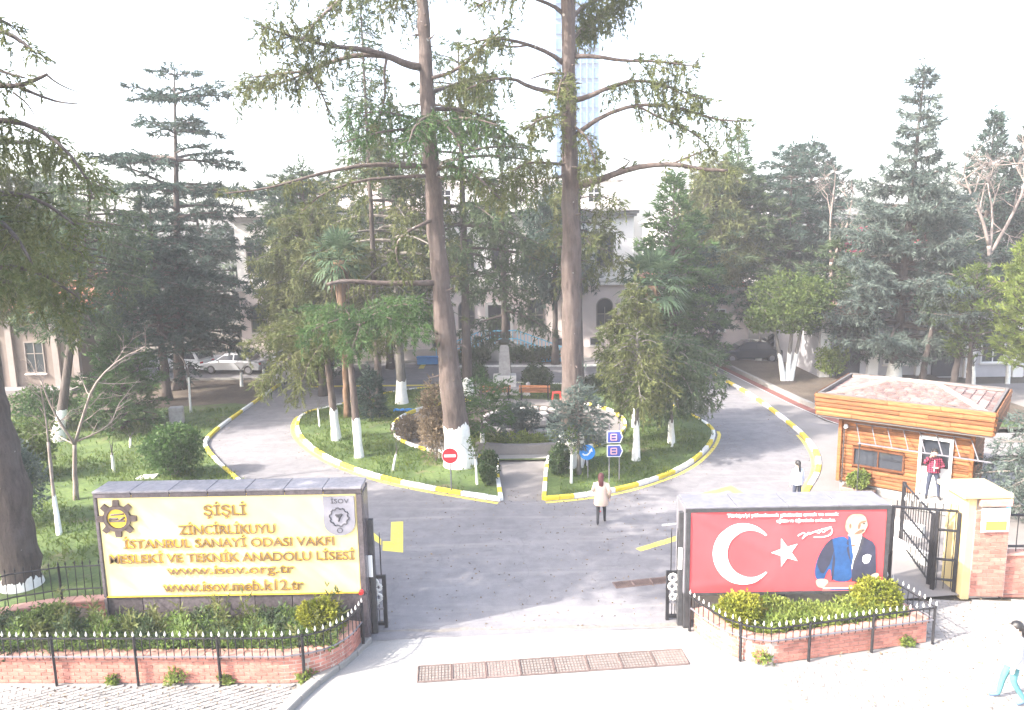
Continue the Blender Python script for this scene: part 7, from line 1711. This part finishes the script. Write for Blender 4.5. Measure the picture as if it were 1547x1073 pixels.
# ------------------------------------------------------------------ parked cars
def car(label, x, y, z, rz, paint, L=4.4, W=1.76, H=1.46, hatch=0):
    root = thing('parked_car', label, 'car', (x, y, z), rz, 'cars parked round the yard')
    hw = W / 2; sx = L / 4.4
    low = [(-2.18, .34), (-2.2, .62), (-2.12, .86), (-1.45, .93), (-.6, .95), (.75, .96), (1.45, .90), (2.05, .76), (2.2, .58), (2.16, .32)]
    b = MB(); ws = [(.80, 0), (.97, .0), (1.0, 0), (.93, 0)]
    # lower body: outline extruded with a tumblehome
    pts = [(p[0] * sx, p[1]) for p in low]; n = len(pts)
    secs = [(-hw, .86), (-hw * .96, .97), (-hw * .86, 1.0), (hw * .86, 1.0), (hw * .96, .97), (hw, .86)]
    vs = []
    for (yy, f) in secs:
        for (px_, pz) in pts: vs.append((px_ * (1 - (1 - f) * .25), yy, .32 + (pz - .32) * f))
    m = len(secs); fs = [(i * n + j, i * n + (j + 1) % n, (i + 1) * n + (j + 1) % n, (i + 1) * n + j) for i in range(m - 1) for j in range(n)] + [list(range(n))[::-1], list(range((m - 1) * n, m * n))]
    b.add(vs, fs); b.build('body', MT[paint], root, smooth=False, local=True)
    # cabin
    rear = -1.95 if hatch else -1.55
    cab = [(rear * sx, .92), ((rear + .5) * sx, H - .05), ((-.35) * sx, H), (.35 * sx, H - .02), (1.15 * sx, .94)]
    b = MB(); vs = []
    for (yy, f) in ((-hw * .92, 0), (-hw * .74, 1), (hw * .74, 1), (hw * .92, 0)):
        for (px_, pz) in cab: vs.append((px_, yy if pz < 1 else yy * (1 if f else .82), pz if (f or pz < 1) else pz - .06))
    n = 5; fs = [(i * n + j, i * n + j + 1, (i + 1) * n + j + 1, (i + 1) * n + j) for i in range(3) for j in range(4)] + [list(range(5))[::-1], list(range(15, 20))]
    b.add(vs, fs); b.build('roof', MT[paint], root, local=True)
    for s in (-1, 1):
        for (u0, u1, v0, v1) in (((rear + .55), -.32, (rear + .25), -.32), (-.24, .36, -.24, .95)):
            b = MB(); y0, y1 = s * (hw * .92 + .004), s * (hw * .755 + .006)
            q = [(v0 * sx, y0 * .985, 1.0), (v1 * sx, y0 * .985, 1.0), (u1 * sx, y1, H - .11), (u0 * sx, y1, H - .11)]; b.add(q if s < 0 else q[::-1], [(0, 1, 2, 3)]); b.build('side_window', MT['glass'], root, local=True)
        b = MB(); b.box((.85 * sx, s * (hw + .07), 1.0), (.12, .18, .12), ch=.03); b.build('mirror', MT[paint], root, local=True)
        b = MB(); b.box((2.12 * sx, s * hw * .72, .66), (.14, .36, .14), ch=.03); b.build('headlight', MT['lamp_clear'], root, local=True)
        b = MB(); b.box((-2.12 * sx, s * hw * .74, .74), (.14, .32, .16), ch=.03); b.build('tail_light', MT['lamp_red'], root, local=True)
        for xx in (-1.35, 1.38):
            b = MB(); prof = [(.20, -.10), (.30, -.11), (.325, -.07), (.325, .07), (.30, .11), (.20, .10)]; b.lathe(prof, (0, 0, 0), 18); b.xform(Matrix.Translation((xx * sx, s * (hw - .09), .325)) @ Matrix.Rotation(R(90), 4, 'X')); w = b.build('wheel', MT['rubber'], root, local=True)
            b = MB(); b.lathe([(.03, .115), (.20, .105), (.205, .08)], (0, 0, 0), 10); b.lathe([(.03, -.115), (.20, -.105), (.205, -.08)], (0, 0, 0), 10); b.xform(Matrix.Translation((xx * sx, s * (hw - .09), .325)) @ Matrix.Rotation(R(90), 4, 'X')); r = b.build('rim', MT['alu'], root, local=True); r.parent = w
    b = MB(); q = [(1.12 * sx, -hw * .78, .985), (1.12 * sx, hw * .78, .985), (.41 * sx, hw * .66, H - .07), (.41 * sx, -hw * .66, H - .07)]; b.add([(p[0] + .03, p[1], p[2] + .02) for p in q], [(0, 1, 2, 3)]); b.build('windscreen', MT['glass'], root, local=True)
    b = MB(); q = [((rear + .03) * sx, -hw * .78, .985), ((rear + .03) * sx, hw * .78, .985), ((rear + .44) * sx, hw * .66, H - .1), ((rear + .44) * sx, -hw * .66, H - .1)]; b.add([(p[0] - .03, p[1], p[2] + .02) for p in q][::-1], [(0, 1, 2, 3)]); b.build('rear_window', MT['glass'], root, local=True)
    b = MB(); b.box((2.17 * sx, 0, .42), (.1, W * .9, .16), ch=.03); b.box((-2.17 * sx, 0, .45), (.1, W * .9, .16), ch=.03); b.build('bumper', MT['rubber'] if paint == 'car_white' else MT[paint], root, local=True)
    b = MB(); b.box((2.235 * sx, 0, .44), (.02, .5, .11)); b.build('number_plate', MT['sign_white'], root, local=True); return root
car('silver saloon car parked at the far left of the yard', -19.4, 52.6, 0, R(172), 'car_silver')
car('white hatchback mostly hidden at the left behind the silver car', -23.4, 53.6, 0, R(165), 'car_white', 3.9, 1.7, 1.5, 1)
car('pale grey car half hidden by the weeping cedar at the left bend', -16.2, 54.0, 0, R(175), 'car_silver', 4.1, 1.7, 1.48, 1)
car('dark blue car parked at the right end of the yard nearest the red strip', 16.9, 53.6, 0, R(180), 'car_dark', 4.5, 1.8, 1.48)
car('black car parked behind the dark blue one on the right', 19.8, 55.6, 0.05, R(178), 'car_black', 4.5, 1.8, 1.55, 1)
car('grey estate car far right behind the forked round tree', 23.0, 57.6, 0.05, R(182), 'car_dark', 4.4, 1.8, 1.5, 1)
# ------------------------------------------------------------------ island furniture and road signs
def disc(b, c, r, d, n=24, y0=0):
    vs = [(c[0] + r * math.cos(2 * math.pi * k / n), c[1] + yy, c[2] + r * math.sin(2 * math.pi * k / n)) for yy in (-d / 2, d / 2) for k in range(n)]
    b.add(vs, [list(range(n)), list(range(n, 2 * n))[::-1]] + [(k, n + k, n + (k + 1) % n, (k + 1) % n) for k in range(n)])
g = G(682, 742, .1); top = AT(680, 688, g.y)
ne = thing('no_entry_sign', 'round red no entry sign with a white bar before the leaning trunk', 'road sign', tuple(g))
b = MB(); b.tube([g, (g.x, g.y, top.z + .2)], .025, 8); b.build('pole', MT['alu'], ne)
b = MB(); disc(b, (top.x, g.y - .05, top.z), .30, .02); pl2 = b.build('plate', MT['sign_white'], ne)
b = MB(); disc(b, (top.x, g.y - .065, top.z), .285, .012); o = b.build('red_disc', MT['sign_red'], ne); o.parent = pl2
b = MB(); b.box((top.x, g.y - .077, top.z), (.42, .014, .10)); o = b.build('white_bar', MT['sign_white'], ne); o.parent = pl2
g = G(888, 722, .1); top = AT(887, 683, g.y)
bs_ = thing('turn_sign', 'round blue turn sign with a white arrow before the straight trunk', 'road sign', tuple(g))
b = MB(); b.tube([g, (g.x, g.y, top.z + .15)], .025, 8); b.build('pole', MT['alu'], bs_)
b = MB(); disc(b, (top.x, g.y - .05, top.z), .30, .02); pl2 = b.build('plate', MT['sign_blue'], bs_)
b = MB(); Y_ = g.y - .066
pts = [(-.18, -.05), (-.10, -.11), (0, -.10), (.08, -.02), (.12, .06)]; b.tube([(top.x + u, Y_, top.z + v) for u, v in pts], .032, 4)
b.add([(top.x + .05, Y_ - .02, top.z + .06), (top.x + .2, Y_ - .02, top.z + .03), (top.x + .17, Y_ - .02, top.z + .18)], [(0, 1, 2)]); o = b.build('arrow', MT['sign_white'], bs_); o.parent = pl2
g = G(925, 728, .1)
ds = thing('direction_sign', 'two stacked navy arrow signs on thin poles right of the round blue sign', 'road sign', tuple(g))
for dx in (-.12, .26): b = MB(); b.tube([(g.x + dx, g.y, .1), (g.x + dx, g.y, 2.35)], .022, 6); b.build('pole', MT['alu'], ds)
for (py, sc, txt) in ((660, 1.0, 'P'), (681, .94, 'P')):
    c = AT(928, py, g.y); w, h = .28, .23
    pl3 = [(-w, h), (w * .8, h), (w * 1.15, 0), (w * .8, -h), (-w, -h)]
    for (f, dy, m, nm) in ((1.0, -.04, 'sign_white', 'plate'), (.88, -.052, 'sign_navy', 'face')):
        b = MB(); vs = [(c.x + p[0] * f, g.y + dy, c.z + p[1] * f) for p in pl3] + [(c.x + p[0] * f, g.y + dy + .02, c.z + p[1] * f) for p in pl3]; b.add(vs, [(4, 3, 2, 1, 0), (5, 6, 7, 8, 9)] + [(i, (i + 1) % 5, 5 + (i + 1) % 5, 5 + i) for i in range(5)]); o = b.build(nm, MT[m], ds)
        if nm == 'plate': par = o
        else: o.parent = par
    b = MB()
    for (u0, v0, u1, v1) in ((-.13, .11, .08, .11), (-.13, -.11, .08, -.11), (-.13, .0, .08, .0), (-.13, .11, -.13, -.11), (.08, .11, .08, -.11)): b.bar((c.x + u0, g.y - .066, c.z + v0), (c.x + u1, g.y - .066, c.z + v1), .035, .03)
    o = b.build('pictogram', simple('pale_red_print', (.55, .32, .36), .5, .1, 5), ds); o.parent = par
# monument
mx, my = -.45, 44.0
mo = thing('bust_monument', 'grey stone monument with a dark bust behind the island benches', 'monument', (mx, my, .1))
b = MB(); b.box((mx, my, .20), (2.6, 1.9, .22), ch=.02); b.box((mx, my, .40), (1.9, 1.4, .20), ch=.02); b.build('steps', MT['stone'], mo)
b = MB(); b.box((mx, my, .82), (1.35, .95, .66), ch=.03); b.build('pedestal', simple('light_stone', (.48, .46, .44), .8, .12, 4, bmp=.2), mo)
b = MB(); b.prism([(mx - .34, my - .3), (mx + .34, my - .3), (mx + .34, my + .3), (mx - .34, my + .3)], 1.152, 1.153)
vs = [(mx + s * .36, my + t * .3, 1.15) for s, t in ((-1, -1), (1, -1), (1, 1), (-1, 1))] + [(mx + s * .27, my + t * .24, 2.75) for s, t in ((-1, -1), (1, -1), (1, 1), (-1, 1))] + [(mx + s * .16, my + t * .16, 2.95) for s, t in ((-1, -1), (1, -1), (1, 1), (-1, 1))]
b = MB(); b.add(vs, [(0, 1, 5, 4), (1, 2, 6, 5), (2, 3, 7, 6), (3, 0, 4, 7), (4, 5, 9, 8), (5, 6, 10, 9), (6, 7, 11, 10), (7, 4, 8, 11), (8, 9, 10, 11)]); b.build('shaft', MT['stone'], mo)
b = MB(); b.lathe([(.10, 0), (.30, .02), (.36, .16), (.30, .30), (.10, .36), (.085, .44), (.12, .52), (.13, .60), (.10, .70), (.02, .74)], (mx, my, 2.94), 14, 1, .75); b.build('bust', MT['bronze'], mo, smooth=True)
for (dx, lab) in ((-1.55, 'left'), (1.35, 'right')):
    b = MB(); b.lathe([(.14, 0), (.16, .05), (.10, .12), (.09, .6), (.13, .66), (.12, .72), (.02, .8)], (mx + dx, my - 1.0, .1), 10); b.solo('stone_bollard', MT['stone'], 'small stone bollard on the %s of the monument steps' % lab, 'bollard', (mx + dx, my - 1.0, .1))
# benches on the rear rim of the ring path
def bench(x, y, rz, label):
    r = thing('park_bench', label, 'bench', (x, y, .1), rz, 'benches facing the pond')
    for k in range(3): b = MB(); b.box((0, -.16 + .16 * k, .45), (1.75, .14, .045), ch=.01); b.build('seat_slat', MT['bench_wood'], r, local=True)
    for k in range(2): b = MB(); b.box((0, .27 + .02 * k, .62 + .17 * k), (1.75, .04, .14), ch=.01); b.build('back_slat', MT['bench_wood'], r, local=True)
    for s in (-1, 1): b = MB(); b.bar((s * .75, -.2, 0), (s * .75, -.2, .43), .06); b.bar((s * .75, .24, 0), (s * .75, .30, .86), .06); b.bar((s * .75, -.2, .40), (s * .75, .26, .40), .05); b.build('leg', MT['iron'], r, local=True)
bench(-1.0, 42.1, R(185), 'left of the two brown wooden benches in front of the monument'); bench(1.25, 42.0, R(175), 'right of the two brown wooden benches in front of the monument')
r = thing('red_stool', 'small bright red plastic stool at the end of the right bench', 'stool', (2.45, 41.6, .1))
MT['red_plastic'] = simple('red_plastic', (.62, .05, .035), .4, .05, 3)
b = MB(); b.box((2.45, 41.6, .56), (.50, .42, .06), ch=.02); b.build('seat', MT['red_plastic'], r)
for s in (-1, 1):
    for t in (-1, 1): b = MB(); b.bar((2.45 + s * .24, 41.6 + t * .2, .1), (2.45 + s * .20, 41.6 + t * .17, .54), .055); b.build('leg', MT['red_plastic'], r)
b = MB(); c = Vector((1.1, 36.0, .12)); b.box((c.x, c.y, .34), (1.1, .7, .46), .1, ch=.12); b.box((c.x + .2, c.y + .2, .64), (.8, .5, .2), .3, ch=.06); b.solo('pond_rock', MT['stone'], 'flat topped grey rock standing in the pond', 'rock', tuple(c))
g = G(612, 622, .1); b = MB(); nx = 8
vs = [(g.x - .6 + 1.2 * i / nx, g.y - .25 + .5 * j / 4, .14 + .10 * abs(math.sin(i * 1.3 + j))) for j in range(5) for i in range(nx + 1)]; b.add(vs, [(j * (nx + 1) + i, j * (nx + 1) + i + 1, (j + 1) * (nx + 1) + i + 1, (j + 1) * (nx + 1) + i) for j in range(4) for i in range(nx)])
b.add([(v[0], v[1], .09) for v in (vs[0], vs[nx], vs[-1], vs[-1 - nx])], [(3, 2, 1, 0)]); b.solo('blue_tarp', MT['blue'], 'crumpled blue tarp at the foot of the whitewashed trunk in the island', 'tarp', tuple(g))
g = G(846, 790); b = MB(); b.box((g.x + 1.4, g.y + .9, .02), (.12, .06, .03), .5, ch=.01); b.solo('litter', MT['sign_red'], 'scrap of red litter on the asphalt right of the walking woman', 'litter', (g.x + 1.4, g.y + .9, 0))
g = G(222, 722, .06); b = MB(); b.prism([(g.x - .35, g.y - .2), (g.x + .35, g.y - .1), (g.x + .30, g.y + .35), (g.x - .3, g.y + .25)], .06, .11); b.solo('white_slab', MT['frame_white'], 'small white slab lying on the lawn just above the yellow sign', 'slab', tuple(g))
g = G(268, 640, .06); b = MB(); b.box((g.x, g.y, .5), (.7, .35, .9), .2, ch=.05); b.solo('stone_block', MT['stone'], 'pale stone block standing in the left garden behind the round bush', 'stone', tuple(g))

# fallen leaves and bits along the kerbs and on the street
rgl = np.random.default_rng(77); f = Fol(77); P = []
for line, n, w in ((ls[:36], 700, .9), (rs[:32], 500, .9), (kr, 500, .7), (kl, 400, .7)):
    L = np.array([p[:2] for p in line]); k = rgl.integers(0, len(L) - 1, n); t = rgl.random(n)[:, None]
    P.append(np.concatenate([L[k] * (1 - t) + L[k + 1] * t + rgl.normal(size=(n, 2)) * w * .5, np.full((n, 1), .012)], 1))
P.append(np.stack([rgl.uniform(-3.4, 8.5, 700), rgl.uniform(17.2, 26, 700), np.full(700, .012)], 1))
P.append(np.stack([rgl.uniform(5.6, 12.5, 420), rgl.uniform(13.4, 18.2, 420), np.full(420, .03)], 1)); P.append(np.stack([rgl.uniform(-11, -4.8, 160), rgl.uniform(13.8, 15.0, 160), np.full(160, .03)], 1))
P = np.concatenate(P); f.put(P, np.concatenate([rgl.normal(size=(len(P), 2)), rgl.uniform(-.02, .12, (len(P), 1))], 1), rgl.uniform(.03, .09, len(P)))
o = link('fallen_leaves', f.mesh('fallen_leaves', MT['fol_brown'], n=1, lw=.022, spread=.12, quad=True), None, 'stuff'); tag(o, 'fallen leaves scattered along kerbs and over the pavement', 'leaves')
# parts that only carry flat tones need nothing more
